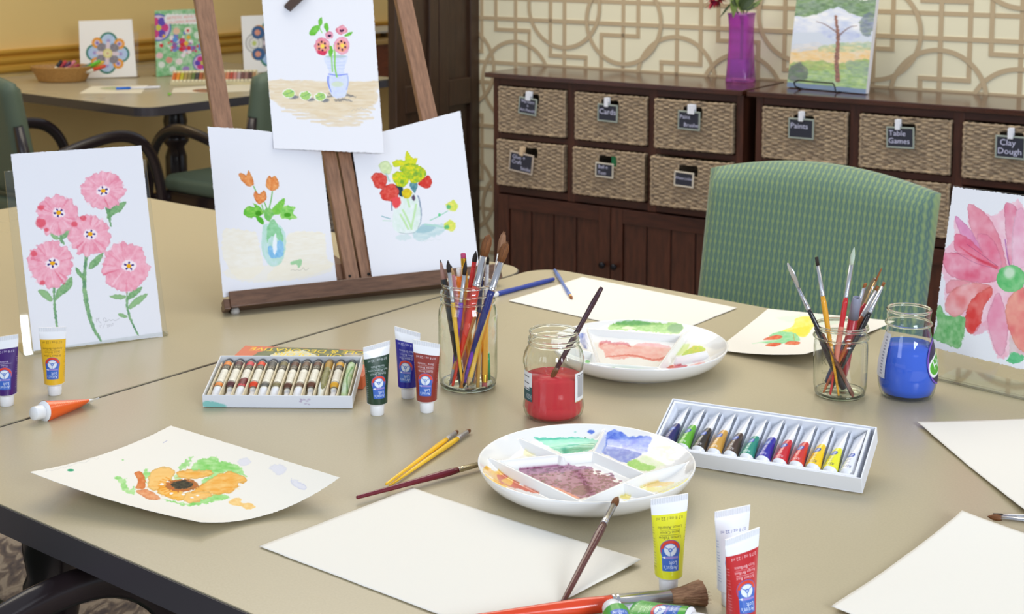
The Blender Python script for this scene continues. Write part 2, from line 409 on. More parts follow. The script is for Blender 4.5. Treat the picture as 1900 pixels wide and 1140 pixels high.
P0 = T(899, 134.5, .90)                       # front left corner of the cabinet tops
WO = P0 + ky*.31; WO[2] = 0                   # wall plane origin
def wallpaper():
    M = MB()
    o = WO
    M.obox(o, kx, ky, (0, 0, 1), (-.262, 3.3), (.0012, .14), (0, 2.7), 0)
    b = .0135/2
    cnt = [0]
    def band(x0, x1, z0, z1):
        cnt[0] += 1; off = (cnt[0]*7 % 23)*.00009
        x0, x1 = max(min(x0, x1), -.262), min(max(x0, x1), 3.2)
        z0, z1 = max(min(z0, z1), .02), min(max(z0, z1), 1.75)
        if x1 > x0 and z1 > z0: M.obox(o, kx, ky, (0, 0, 1), (x0, x1), (-off, .0015), (z0, z1), 1)
    k = 0
    for i in range(-1, 8):
        for xv in (.117, .350): band(xv+.4365*i-b, xv+.4365*i+b, .02, 1.75)
    for j in range(-5, 4):
        for zz in (1.057, 1.130): band(-.262, 3.2, zz+.2305*j-b, zz+.2305*j+b)
    for i in range(-1, 8):
        for j in range(-3, 3):
            dx, dz = .4365*i, .461*j + (.2305 if i % 2 else 0)
            for xl, xr, z0 in ((-.171, -.029, 1.018), (.0595, .2035, .937)):
                band(xl+dx-b, xr+dx+b, z0+dz-b, z0+dz+b); band(xl+dx-b, xr+dx+b, z0+dz-.2305-b, z0+dz-.2305+b)
                band(xr+dx-b, xr+dx+b, z0+dz-.2305, z0+dz); band(xl+dx-b, xl+dx+b, z0+dz-.461, z0+dz-.2305)
            for cx, cz in ((.1145, 1.110), (.351, 1.066)):
                n = 72; R1, R0 = .150, .1365; V = []; F = []; cnt[0] += 1; ro = .0023+(cnt[0]*5 % 11)*.00012
                for a in range(n):
                    t0, t1 = 2*PI*a/n, 2*PI*(a+1)/n
                    q = [(cx+dx+r*math.cos(t), cz+dz+r*math.sin(t)) for t, r in ((t0, R0), (t0, R1), (t1, R1), (t1, R0))]
                    if all(-.262 <= p[0] <= 3.2 and .02 <= p[1] <= 1.75 for p in q):
                        nb = len(V); V += [o + kx*p[0] + ky*-ro + np.array([0, 0, p[1]]) for p in q]; F.append((nb, nb+1, nb+2, nb+3)[::-1])
                M.add(V, F, 1)
    base = bpy.data.materials.new('linen wallpaper'); base.use_nodes = True; N, L, bb = nodes(base)
    bb.inputs['Base Color'].default_value = rgba((228, 222, 194)); bb.inputs['Roughness'].default_value = .5; bb.inputs['Specular IOR Level'].default_value = .3
    line = mat('wallpaper lattice', (186, 166, 134), .45, spec=.4)
    w = M.build('wall_back', [base, line]); tag(w, kind='structure')
wallpaper()

# folding door leaf standing square to the wallpapered wall
DO = WO - kx*.262
def door():
    ez = np.array([0, 0, 1.]); o = DO - ky*.478; o[2] = 0
    root = empty('door_1', o, basis(ky, -kx, ez)); tag(root, kind='structure')
    wm = woodmat('espresso door wood', (44, 30, 22), (66, 46, 32), (8, 8, .8), .38, 12)
    for k in range(2):
        M = MB(); x0 = .002 + k*.239; x1 = x0 + .235; th = (-.02, .015)
        s0, s1 = x0+.05, x1-.05
        M.box(x0, s0, *th, .005, 2.1); M.box(s1, x1, *th, .005, 2.1)
        rails = [(.005, .18), (.74, .812), (1.26, 1.34), (2.0, 2.1)]
        rails[1] = (.755, .848)
        for z0, z1 in rails: M.box(s0, s1, *th, z0, z1)
        M.box(s0, s1, -.006, .006, .18, 2.0)
        l = M.build('door_leaf', wm, root, bevel=.003)
    return root
door()

# yellow wall with its chair rail
YW = -5.66
o = tx*YW; ez = np.array([0, 0, 1.])
ym = mat('yellow wall paint', (236, 203, 132), .5, spec=.3)
w = MB().obox(o, tx, ty, ez, (-.12, 0), (-.6, 9.5), (0, 2.7)).build('wall_left', ym); tag(w, kind='structure')
w = MB().obox(tx*-5.78, tx, ty, ez, (.0, 5.6), (9.4, 9.5), (0, 2.7)).build('wall_far', ym); tag(w, kind='structure')
rm = mat('ochre trim paint', (208, 158, 62), .4, spec=.4)
M = MB(); prof = [(0, .752), (.012, .752), (.018, .762), (.018, .778), (.012, .786), (.024, .796), (.03, .806), (.03, .818), (.018, .826), (.034, .836), (.04, .842), (.04, .852), (0, .852)]
M.prism(prof, -.6, 9.4, X=lambda p: o + tx*p[0] + ez*p[1] + ty*p[2])
r = M.build('trim_1', rm); tag(r, kind='structure')
M = MB(); M.prism([(0, 0), (.015, 0), (.015, .1), (.005, .12), (0, .12)], -.6, 9.4, X=lambda p: o + tx*p[0] + ez*p[1] + ty*p[2])
r = M.build('baseboard_left', rm); tag(r, kind='structure')

# ------------------------------------------------------------------ tables
def laminate():
    m = bpy.data.materials.new('taupe laminate'); m.use_nodes = True; N, L, b = nodes(m)
    tc = N.new('ShaderNodeTexCoord'); n = N.new('ShaderNodeTexNoise'); n.inputs['Scale'].default_value = 400; n.inputs['Detail'].default_value = 2
    r = ramp(N, [(.3, (180, 168, 138)), (.7, (186, 174, 144))])
    L.new(tc.outputs['Object'], n.inputs['Vector']); L.new(n.outputs['Fac'], r.inputs['Fac']); L.new(r.outputs['Color'], b.inputs['Base Color'])
    n2 = N.new('ShaderNodeTexNoise'); n2.inputs['Scale'].default_value = 3; r2 = N.new('ShaderNodeMapRange'); r2.inputs[3].default_value = .24; r2.inputs[4].default_value = .33
    L.new(tc.outputs['Object'], n2.inputs['Vector']); L.new(n2.outputs['Fac'], r2.inputs[0]); L.new(r2.outputs[0], b.inputs['Roughness'])
    b.inputs['Specular IOR Level'].default_value = .5
    return m
LAM = laminate(); EDGE = mat('espresso table edge', (66, 62, 66), .24); DARK = mat('espresso turned wood', (34, 26, 26), .22, coat=0) if False else mat('espresso turned wood', (36, 28, 30), .22)
def leg_prof(z1, k=1.0):
    return [(.0, 0), (.03*k, 0), (.034*k, .01), (.026*k, .04), (.022*k, .10), (.03*k, .2), (.036*k, .34), (.036*k, .44), (.030*k, .5), (.037*k, .535), (.037*k, .55), (.031*k, .565), (.036*k, .60), (.037*k, .63), (.029*k, .66), (.034*k, .675), (.034*k, z1)]
def table(label, x0, x1, y0, y1, legs, pedestal=False, r=.06, loc=None):
    c = tx*(x0+x1)/2 + ty*(y0+y1)/2
    root = empty('table', (c[0], c[1], 0), math.radians(TABROT), label, 'table')
    w, d = x1-x0, y1-y0
    M = MB(); M.prism(rrect(w, d, r, 8), TZ-.034, TZ-.0015, 1); M.prism(rrect(w-.004, d-.004, r, 8), TZ-.0015, TZ, 0)
    M.build('tabletop', [LAM, EDGE], root)
    if pedestal:
        P = MB(); P.lathe([(.0, .09), (.05, .09), (.05, .14), (.035, .17), (.03, .2), (.045, .3), (.045, .42), (.034, .46), (.055, .485), (.055, .505), (.042, .52), (.05, .57), (.04, .62), (.028, .65), (.036, .66), (.036, .706)], 28)
        P.build('pedestal', DARK, root)
        for a in range(4):
            t = PI/4+a*PI/2; F = MB(); F.tube([(.03*math.cos(t), .03*math.sin(t), .12), (.16*math.cos(t), .16*math.sin(t), .1), (.3*math.cos(t), .3*math.sin(t), .03)], [.03, .026, .02], 10); F.build('foot', DARK, root)
        A = MB(); A.box(-.2, .2, -.03, .03, TZ-.055, TZ-.034); A.box(-.03, .03, -.2, .2, TZ-.055, TZ-.034); A.build('spider_bracket', DARK, root)
    for lx, ly in legs:
        L_ = MB(); L_.lathe(leg_prof(TZ-.034), 28, o=(lx-(x0+x1)/2, ly-(y0+y1)/2, 0)); L_.build('leg', DARK, root)
    return root
table('large square taupe table in front, with the palettes and jars on it', -1.70, -.40, .895, 2.207, [(-1.606, 1.05), (-.53, 1.05), (-1.575, 2.07), (-.53, 2.07)])
table('taupe table behind the seam, carrying the wooden easel', -3.02, -1.7035, .868, 2.178, [(-2.87, 1.05), (-1.85, 1.05), (-1.85, 2.02), (-2.87, 2.02)])
table('far square table by the yellow wall, on a turned pedestal', -5.60, -4.275, 3.235, 4.55, [], pedestal=True, r=.075)

# ------------------------------------------------------------------ upholstered chairs
def fabric():
    m = bpy.data.materials.new('green ogee woven fabric'); m.use_nodes = True; N, L, b = nodes(m)
    tc = N.new('ShaderNodeTexCoord'); sp = N.new('ShaderNodeSeparateXYZ'); L.new(tc.outputs['Object'], sp.inputs[0])
    def mth(op, a, c=None):
        n = N.new('ShaderNodeMath'); n.operation = op
        for i, v in enumerate((a, c)):
            if v is None: continue
            if isinstance(v, (int, float)): n.inputs[i].default_value = v
            else: L.new(v, n.inputs[i])
        return n.outputs[0]
    zz = mth('ADD', sp.outputs['Z'], mth('MULTIPLY', sp.outputs['Y'], 1.0))
    s = mth('SINE', mth('MULTIPLY', zz, 2*PI/.046))
    u = mth('MULTIPLY', sp.outputs['X'], PI/.0116)
    a = mth('ABSOLUTE', mth('SINE', mth('ADD', u, mth('MULTIPLY', s, .62))))
    c = mth('ABSOLUTE', mth('SINE', mth('SUBTRACT', u, mth('MULTIPLY', s, .62))))
    f = mth('MINIMUM', a, c)
    core = mth('MAXIMUM', a, c)
    r = ramp(N, [(.10, (92, 120, 114)), (.34, (106, 134, 112)), (.62, (120, 146, 114)), (.92, (138, 160, 112))])
    L.new(f, r.inputs['Fac'])
    L.new(r.outputs['Color'], b.inputs['Base Color']); b.inputs['Roughness'].default_value = .75; b.inputs['Specular IOR Level'].default_value = .25
    b.inputs['Sheen Weight'].default_value = .15
    bm = N.new('ShaderNodeBump'); bm.inputs['Strength'].default_value = .25; bm.inputs['Distance'].default_value = .001
    L.new(f, bm.inputs['Height']); L.new(bm.outputs['Normal'], b.inputs['Normal'])
    return m
FAB = fabric(); PLAINFAB = mat('dark green vinyl', (88, 102, 86), .5, spec=.35)
def chair(label, loc, rot, cover, group=None, arms=True):
    root = empty('armchair', loc, rot, label, 'chair')
    if group: root['group'] = group
    # backrest : arched slab, leaning back (+y is the back)
    W = .50; n = 24; V = []; F = []; rows = 14
    def top(x): return .912 - .034*(abs(x)/(W/2))**1.9
    M = MB()
    pts = []
    for side in (0, 1):
        for j in range(rows+1):
            for i in range(n+1):
                x = -W/2 + W*i/n; t = j/rows; z = .50 + (top(x)-.50)*t
                ed = min(1, min(i, n-i)/1.6, (min(j, rows-j)+.0)/1.4); puff = .028*math.sqrt(max(0, 1-(1-ed)**2))
                y = .20 + (z-.5)*.20 + (-.012-puff if side == 0 else .012+puff*.7) - .02*(1-(2*x/W)**2)*(1 if side == 0 else .3)*-1*0
                xx = x*(1-.03*(1-t))
                pts.append((xx, y, z))
    m1 = (rows+1)*(n+1)
    for side in (0, 1):
        for j in range(rows):
            for i in range(n):
                a = side*m1 + j*(n+1)+i; q = (a, a+1, a+n+2, a+n+1); F.append(q if side == 0 else q[::-1])
    for i in range(n):
        F.append((i, m1+i, m1+i+1, i+1)); t = rows*(n+1); F.append((t+i, t+i+1, m1+t+i+1, m1+t+i))
    for j in range(rows):
        a = j*(n+1); F.append((a, a+n+1, m1+a+n+1, m1+a)); a = a+n; F.append((a, m1+a, m1+a+n+1, a+n+1))
    M.add(pts, F, 0, True); M.build('backrest', cover, root)
    # seat cushion
    S = MB(); S.prism(rrect(.48, .50, .06, 6, 0, -.02), .43, .485, 0, smooth=False)
    S.build('seat', cover, root, bevel=.022, seg=4)
    Fm = MB(); Fm.box(-.23, .23, -.25, .21, .385, .43); Fm.build('seat_frame', DARK, root, bevel=.004)
    for sx in ((-1, 1) if arms else ()):
        A = MB(); x = sx*.268
        P = [(x, .235, .60), (x, .15, .622), (x, .02, .655), (x, -.10, .672), (x, -.185, .655), (x, -.245, .60), (x, -.28, .50), (x, -.295, .36), (x, -.30, .18), (x, -.305, 0)]
        Q = np.array(P); Q = np.c_[chaikin(Q[:, 1:], 2, closed=False)]
        A.tube([(x, q[0], q[1]) for q in Q], .021, 10, flat=.7, up=(1, 0, 0)); A.build('armrest', DARK, root)
        B = MB(); B.tube([(sx*.235, .33, 0), (sx*.24, .25, .2), (sx*.246, .215, .42), (sx*.25, .235, .6), (sx*.25, .262, .74)], [.02, .022, .024, .022, .016], 8); B.build('rear_leg', DARK, root)
        MB().tube([(sx*.225, .22, .40), (sx*.262, .22, .40)], .016, 8).build('bracket', DARK, root); MB().tube([(sx*.22, -.22, .405), (sx*.268, -.285, .405)], .016, 8).build('bracket', DARK, root)
    if not arms:
        for x, y in ((-.21, -.24), (.21, -.24), (-.21, .2), (.21, .2)): MB().lathe([(0, 0), (.015, 0), (.02, .39), (.02, .40)], 12, o=(x, y, 0)).build('leg', DARK, root)
    return root
c = tx*-1.366 + ty*2.42
chair('green ogee-patterned upholstered chair behind the big table, before the cabinets', (c[0], c[1], 0), math.radians(TABROT), FAB, arms=False)
c = tx*-4.46 + ty*2.95
chair('plain green armchair at the far left, seen from behind', (c[0], c[1], 0), math.radians(TABROT+180), PLAINFAB)
c = tx*-4.05 + ty*3.56
chair('plain green armchair seen past the easel, sideways to the far table', (c[0], c[1], 0), math.radians(TABROT-90), PLAINFAB)
c = T(205, 1075, .66); cc = c - ty*-.0
chair('dark-armed chair tucked under the near table edge, bottom left', (c[0]+tx[0]*-.268-ty[0]*.16, c[1]+tx[1]*-.268-ty[1]*.16, 0), math.radians(TABROT+180), PLAINFAB)

# ------------------------------------------------------------------ storage cabinets with baskets
CABW = woodmat('dark cherry stained wood', (50, 27, 21), (78, 42, 30), (1.2, 8, 8), .32, 9, .08)
CABV = woodmat('dark cherry stained wood upright', (54, 30, 22), (84, 46, 32), (8, 8, 1.2), .34, 9, .08)
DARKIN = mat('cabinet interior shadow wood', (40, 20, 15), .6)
CABT = woodmat('polished dark cherry top', (50, 27, 21), (78, 42, 30), (1.2, 8, 8), .16, 9, .03, .9)
def cabinet(label, s0):
    o = P0 + kx*s0; o = np.array([o[0], o[1], 0])
    root = empty('storage_cabinet', o, basis(kx, ky, (0, 0, 1)), label, 'cabinet', 'storage cabinets against the wallpapered wall')
    D = .303
    M = MB(); M.box(0, .938, 0, D, .884, .90); M.build('top', CABT, root, bevel=.002)
    B = MB(); B.box(.022, .045, .02, D, 0, .884, 1); B.box(.911, .934, .02, D, 0, .884, 1)
    for x in (.315, .612): B.box(x, x+.03, .02, D-.01, .496, .884, 1)
    B.box(.045, .911, .0215, D-.01, .86, .884, 0); B.box(.045, .911, .0215, D-.01, .681, .70, 0); B.box(.045, .911, .0215, D-.01, .498, .522, 0)
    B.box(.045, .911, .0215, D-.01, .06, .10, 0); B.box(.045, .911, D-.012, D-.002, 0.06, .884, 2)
    B.build('carcass', [CABW, CABV, DARKIN], root, bevel=.0015)
    for k, (x0, x1) in enumerate(((.047, .481), (.484, .909))):
        d = MB(); y0, y1 = .012, .03; fw = .042
        d.box(x0, x0+fw, y0, y1, .105, .494, 1); d.box(x1-fw, x1, y0, y1, .105, .494, 1); d.box(x0+fw, x1-fw, y0, y1, .105, .15, 0); d.box(x0+fw, x1-fw, y0, y1, .448, .494, 0)
        n = 4; w = (x1-x0-2*fw)/n
        for i in range(n): d.box(x0+fw+i*w+.0025, x0+fw+(i+1)*w-.0025, y0+.007, y1-.004, .15, .448, 1)
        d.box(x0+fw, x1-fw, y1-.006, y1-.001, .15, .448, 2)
        D_ = d.build('door', [CABW, CABV, DARKIN], root, bevel=.0012)
        kn = MB(); kx_ = x1-.02 if k == 0 else x0+.02
        kn.lathe([(.004, 0), (.004, .010), (.0095, .014), (.011, .019), (.009, .024), (0, .0255)], 18, o=(kx_, y0+.001, .308), axis=np.array([[1, 0, 0], [0, 0, -1], [0, 1, 0]])); kn.build('knob', mat('black iron', (30, 30, 36), .3, .6), D_)
    return root
cabinet('left dark cherry basket cabinet, purple vase standing on its right end', 0)
cabinet('right dark cherry basket cabinet with the art book propped on top', .953)

def seagrass():
    m = bpy.data.materials.new('woven seagrass'); m.use_nodes = True; N, L, b = nodes(m)
    tc = N.new('ShaderNodeTexCoord'); mp = N.new('ShaderNodeMapping'); mp.inputs['Scale'].default_value = (26, 26, 150)
    n = N.new('ShaderNodeTexNoise'); n.inputs['Scale'].default_value = 1.6; n.inputs['Detail'].default_value = 4
    r = ramp(N, [(.28, (88, 76, 66)), (.42, (136, 119, 100)), (.56, (168, 148, 122)), (.72, (194, 173, 142))])
    L.new(tc.outputs['Object'], mp.inputs['Vector']); L.new(mp.outputs['Vector'], n.inputs['Vector']); L.new(n.outputs['Fac'], r.inputs['Fac']); L.new(r.outputs['Color'], b.inputs['Base Color'])
    b.inputs['Roughness'].default_value = .7; b.inputs['Specular IOR Level'].default_value = .25
    return m
SEA = seagrass()
BW, BH, BD = .258, .148, .26
def basket_meshes():
    # woven front with a handle hole
    nx, nz = 132, 84; hx0, hx1, hz0, hz1 = .36*BW, .63*BW, .66*BH, .90*BH
    X = np.linspace(0, BW, nx); Z = np.linspace(0, BH, nz); xx, zz = np.meshgrid(X, Z)
    row = np.floor(zz/.0068); px = xx/.0185
    yy = -(.0022*np.abs(np.sin(PI*zz/.0068))*1.0 + .0026*np.cos(PI*px + PI*(row % 2)))
    rs = np.random.RandomState(4); yy += (rs.rand(nz, nx)-.5)*.0014
    V = np.stack([xx, yy, zz], -1).reshape(-1, 3); I = np.arange(nx*nz).reshape(nz, nx)
    cxm = (xx[:-1, :-1]+xx[1:, 1:])/2; czm = (zz[:-1, :-1]+zz[1:, 1:])/2
    keep = ~((cxm > hx0) & (cxm < hx1) & (czm > hz0) & (czm < hz1))
    Fq = np.stack([I[:-1, :-1], I[:-1, 1:], I[1:, 1:], I[1:, :-1]], -1)[keep]
    front = fast_mesh('woven_front', V, Fq)
    B = MB(); t = .008
    B.box(0, t, .002, BD, 0, BH); B.box(BW-t, BW, .002, BD, 0, BH); B.box(0, BW, BD-t, BD, 0, BH); B.box(t, BW-t, .002, BD-t, 0, t)
    body = bpy.data.meshes.new('body'); body.from_pydata(B.v, [], B.f); body.update()
    R = MB(); rs = random.Random(2)
    def braid(pts, r):
        P = []; 
        for a, b_ in zip(pts[:-1], pts[1:]):
            a, b_ = np.array(a), np.array(b_); n = max(2, int(np.linalg.norm(b_-a)/.006))
            for i in range(n): P.append(a+(b_-a)*i/n)
        P.append(np.array(pts[-1])); R.tube(P, [r*(1+.28*math.sin(i*1.9)+rs.uniform(-.12, .12)) for i in range(len(P))], 7)
    braid([(0, 0, BH), (BW, 0, BH), (BW, BD, BH), (0, BD, BH), (0, 0, BH)], .0042); braid([(0, -.001, .003), (BW, -.001, .003)], .0045)
    braid([(.001, -.001, 0), (.001, -.001, BH)], .004); braid([(BW-.001, -.001, 0), (BW-.001, -.001, BH)], .004)
    braid([(hx0, -.001, hz1), (hx0, -.001, hz0), (hx1, -.001, hz0), (hx1, -.001, hz1)], .0032)
    rim = bpy.data.meshes.new('braided_rim'); rim.from_pydata(R.v, [], R.f); rim.update(); rim.polygons.foreach_set('use_smooth', [True]*len(R.f))
    return front, body, rim
_bm = basket_meshes()
def seabasket(label, s, z, pull=.0, rot=0.0):
    o = P0 + kx*s + ky*(.012-pull); root = empty('seagrass_basket', (o[0], o[1], z+.004), basis(kx, ky, (0, 0, 1)) @ Matrix.Rotation(rot, 3, 'Z'), label, 'basket', 'seagrass baskets in the cabinets')
    for nm, me in zip(('woven_front', 'body', 'braided_rim'), _bm):
        if not me.materials: me.materials.append(SEA)
        ob = bpy.data.objects.new(nm, me); COL.objects.link(ob); ob.parent = root
    return root
CHALK = mat('chalkboard', (44, 46, 58), .7)
def chalktag(label, root, x, z, w, h, lines, clip, frame, tilt=0, clipw=.012, clipx=.5):
    """x, z: centre in basket-front coordinates (fractions)"""
    cen = root.matrix_world @ Vector((x*BW, -.012, z*BH))
    R3 = root.matrix_world.to_3x3() @ Matrix.Rotation(math.radians(tilt), 3, 'Y')
    t = empty('chalkboard_tag', cen, R3, label, 'tag', 'chalkboard name tags on the baskets')
    nx, nz = int(w*1200), int(h*1200); cv = Canvas(nx*2, nz*2, (46, 48, 60))
    k = len(lines)
    for i, (s, fx, fy, sz) in enumerate(lines): cv.text(s, (fx*cv.w, fy*cv.h), sz*cv.h, (206, 208, 236), ss=3)
    bw, bh = w-.007, h-.007
    U, V = np.meshgrid(np.linspace(0, 1, cv.w), np.linspace(0, 1, cv.h))
    me = grid_mesh('board', (U-.5)*bw, U*0-.0032, (.5-V)*bh, cv.a); link('board', me, M_PRINTV, t)
    F = MB(); fr = .0045; y = (-.0045, .001)
    F.box(-w/2, w/2, *y, h/2-fr, h/2); F.box(-w/2, w/2, *y, -h/2, -h/2+fr); F.box(-w/2, -w/2+fr, *y, -h/2+fr, h/2-fr); F.box(w/2-fr, w/2, *y, -h/2+fr, h/2-fr)
    F.box(-w/2+.001, w/2-.001, -.0025, .001, -h/2+.001, h/2-.001)
    F.build('tag_frame', mat('painted tag frame', frame, .6), t, bevel=.0012)
    if clip:
        C = MB(); cx = (clipx-.5)*w; C.box(cx-clipw/2, cx+clipw/2, -.0085, -.0045, h/2-.008, h/2+.021); C.box(cx-clipw/2, cx+clipw/2, .004, .008, h/2-.004, h/2+.021)
        C.box(cx-clipw/2+.001, cx+clipw/2-.001, -.0048, .0042, h/2+.004, h/2+.009); C.build('clothespin', mat('clothespin', clip, .5), t, bevel=.0008)
    return t
r1, r2 = .701, .524
WH, TN = (226, 230, 240), (206, 182, 150)
b = [seabasket('seagrass basket, top left opening, tagged Markers', .0515, r1),
     seabasket('seagrass basket tagged Cards, top middle of the left cabinet', .3505, r1),
     seabasket('seagrass basket, top right of the left cabinet, tagged Brushes', .647, r1, .012, .03),
     seabasket('seagrass basket, lower left opening, wide tan-framed tag', .0495, r2, .006),
     seabasket('seagrass basket tagged Ball n Toss, lower middle of the left cabinet', .3475, r2, .006),
     seabasket('seagrass basket tagged Watercolor, lower right, beside the green chair', .645, r2, .03, .02),
     seabasket('seagrass basket tagged Paints, first of the right cabinet', 1.0035, r1),
     seabasket('seagrass basket tagged Table Games, middle of the right cabinet', 1.3035, r1),
     seabasket('seagrass basket tagged Clay Dough at the right picture edge', 1.6005, r1, .008),
     seabasket('seagrass basket low in the right cabinet, between chair and flower sheet', 1.3035, r2)]
GF = (150, 160, 152)
chalktag('small chalk tag reading Markers & Art Pencils on a white clothespin', b[0], .475, .635, .070, .056, [('Markers', .5, .2, .30), ('&', .5, .46, .2), ('Art Pencils', .52, .76, .27)], WH, GF, 5, .018, .52)
chalktag('chalk tag reading Cards on a white clothespin', b[1], .49, .635, .073, .056, [('Cards', .5, .42, .5)], WH, GF, 1, .014, .45)
chalktag('chalk tag reading Paint Brushes on a white clothespin', b[2], .47, .63, .074, .058, [('Paint', .3, .3, .33), ('Brushes', .66, .76, .33)], WH, GF, 1, .022, .6)
chalktag('biggest chalk tag, rounded tan frame, three lines of writing', b[3], .40, .56, .094, .066, [('Glue +', .38, .22, .3), ('Craft', .3, .5, .3), ('Sticks', .72, .8, .28)], TN, (190, 176, 160), 6, .014, .5)
chalktag('cream-framed chalk tag reading Ball n Toss', b[4], .475, .60, .066, .047, [('Ball n', .42, .25, .38), ('Toss', .36, .72, .38)], None, (198, 192, 178), 1)
chalktag('cream-framed chalk tag reading Watercolor, beside the green chair', b[5], .46, .62, .066, .047, [('Watercolor', .5, .42, .3)], None, (206, 198, 182), 2)
chalktag('chalk tag reading Paints on a white clothespin', b[6], .485, .65, .079, .060, [('Paints', .42, .36, .42)], WH, GF, 0, .014, .5)
chalktag('chalk tag reading Table Games on a white clothespin', b[7], .47, .64, .080, .060, [('Table', .38, .28, .4), ('Games', .45, .68, .4)], WH, GF, -2, .014, .42)
chalktag('chalk tag reading Clay Dough at the right picture edge', b[8], .50, .64, .080, .062, [('Clay', .4, .28, .42), ('Dough', .48, .7, .42)], WH, GF, 0, .014, .5)
# things glimpsed in and on the baskets
def inbasket(nm, label, cat, root, x, z, w, h, col, d=.05, y=.012):
    M = MB(); M.box(-w/2, w/2, 0, d, 0, h); p = root.matrix_world @ Vector((x*BW, y, z*BH))
    e = M.build(nm, mat(nm+' card', col, .5), None, bevel=.002); e.matrix_world = Matrix.Translation(p) @ root.matrix_world.to_3x3().to_4x4(); tag(e, label, cat); return e
inbasket('green_box', 'green box glimpsed through the handle hole behind the Ball n Toss tag', 'box', b[4], .57, .06, .03, .122, (48, 140, 88))

# console beyond the far table
q = onplane(tx, YW+.22, 715, 60); yq = float(q@ty)
o = tx*(YW+.03) + ty*(yq-.42)
root = empty('sideboard', o, basis(ty, -tx, (0, 0, 1)), 'reddish-brown wooden sideboard against the yellow wall, behind the top easel sheet', 'sideboard')
RW = woodmat('red brown mahogany', (92, 40, 18), (120, 56, 26), (2, 8, 8), .35)
M = MB(); M.box(-.02, 1.2, -.42, -.0, .775, .80); M.build('top', mat('polished honey top', (176, 140, 84), .25), root, bevel=.004)
M = MB(); M.box(0, 1.18, -.40, -.01, .60, .775)
for k in range(12): 
    x0 = k*1.18/12; zz = .60-.05*abs(math.sin((k+.5)*PI/4)); M.box(x0, x0+1.18/12, -.4, -.385, zz, .60)
M.build('apron', RW, root)
for x in (.03, 1.15):
    for y in (-.37, -.05): MB().lathe([(0, 0), (.018, 0), (.022, .2), (.03, .56), (.03, .6)], 14, o=(x, y, 0)).build('leg', RW, root)
p = root.matrix_world @ Vector((.30, -.2, .80)); M = MB(); M.box(-.25, .25, -.14, .14, .028, .036)
for x in (-.2, .2): 
    for y in (-.1, .1): M.box(x-.012, x+.012, y-.012, y+.012, 0, .028)
e = M.build('serving_tray', mat('pale tray', (196, 190, 174), .3)); e.matrix_world = Matrix.Translation(p) @ root.matrix_world.to_3x3().to_4x4(); tag(e, 'pale footed tray on the reddish-brown sideboard', 'tray')
def Pj(p):
    q = np.asarray(p, float) - _C; w = q@_F; return (CX + FPX*(q@_R)/w, CY - FPX*(q@_U)/w)
# ================================================================== things on the cabinets
# purple ribbed square vase
vp = T(1374, 151, .90)
root = empty('flower_vase', (vp[0], vp[1], .90), math.radians(CABROT), 'tall purple ribbed glass vase holding flowers on the cabinet', 'vase')
PG = bpy.data.materials.new('purple glass'); PG.use_nodes = True; N, L, b = nodes(PG)
b.inputs['Base Color'].default_value = rgba((222, 122, 228)); b.inputs['Roughness'].default_value = .05; b.inputs['Transmission Weight'].default_value = .8; b.inputs['IOR'].default_value = 1.25; b.inputs['Coat Weight'].default_value = .5
def sqr(a):
    c, s = abs(math.cos(a)), abs(math.sin(a)); k = (c**7+s**7)**(-1/7.)
    return k*(1+.012*math.cos(a*64))
M = MB(); pr = [(.0375, 0), (.0385, .004), (.0375, .012), (.035, .05), (.0325, .10), (.0315, .14), (.032, .18), (.034, .205), (.036, .215), (.0335, .215), (.030, .19), (.029, .14), (.030, .08), (.031, .03), (.031, .014), (0, .013)]
M.lathe(pr, 128, sq=sqr); M.build('vase_body', PG, root)
W_ = MB(); W_.lathe([(.0, .0145), (.029, .0145), (.0285, .07), (0, .0701)], 40, sq=sqr); W_.build('water', mat('purple tinted water', (170, 120, 220), .1, Transmission_Weight=.6), root)
def leafmesh(M, base, tip, w, up, n=9, mi=0, curl=.15):
    base, tip, up = map(lambda v: np.asarray(v, float), (base, tip, up)); d = tip-base; L_ = np.linalg.norm(d); side = np.cross(d, up); side /= np.linalg.norm(side)+1e-9; nrm = np.cross(side, d)/L_
    V = []; F = []
    for i in range(n+1):
        t = i/n; ww = w*math.sin(PI*min(1, t*1.02)**.75)*(1-.25*t)+.0004; c = base+d*t-nrm*curl*L_*t*t
        V += [c-side*ww+nrm*ww*.25, c, c+side*ww+nrm*ww*.25]
    for i in range(n):
        a = i*3; F += [(a, a+1, a+4, a+3), (a+1, a+2, a+5, a+4)]
    M.add(V, F, mi, True)
GREEN = mat('leaf green', (116, 138, 66), .5); DG = mat('dark leaf green', (58, 74, 36), .5); RED = mat('crimson petal', (170, 28, 50), .5); MAG = mat('magenta petal', (128, 24, 60), .5)
zt = .90
def vpt(px, py, dy=0): return Yp(px, py, vp[1]+dy)
root = empty('artificial_flower', (vp[0], vp[1], .92), 0, 'crimson dahlia drooping from the purple vase, cut by the top edge', 'flower')
root_o = np.array([vp[0], vp[1], .92])
M = MB(); M.tube([np.array([0, 0, 0.]), np.array([0, 0, .17]), vpt(1352, -12)-root_o, vpt(1328, -24)-root_o], .0025, 8); M.build('stem', DG, root)
M = MB(); c = vpt(1328, -1)-root_o; rs = random.Random(5)
for k in range(46):
    a = rs.uniform(0, 2*PI); e = rs.uniform(-.9, .6); r = rs.uniform(.03, .05); d = np.array([math.cos(a)*math.cos(e), math.sin(a)*math.cos(e)*.8, math.sin(e)*.9]); leafmesh(M, c+d*.006, c+d*r, .0068, (0, 0, 1), 5, rs.choice((0, 0, 1)), .1)
M.build('petals', [RED, MAG], root)
root = empty('artificial_flower', (vp[0]+.005, vp[1], .92), 0, 'leafy green stems standing in the purple vase', 'foliage'); ro = np.array([vp[0]+.005, vp[1], .92])
M = MB()
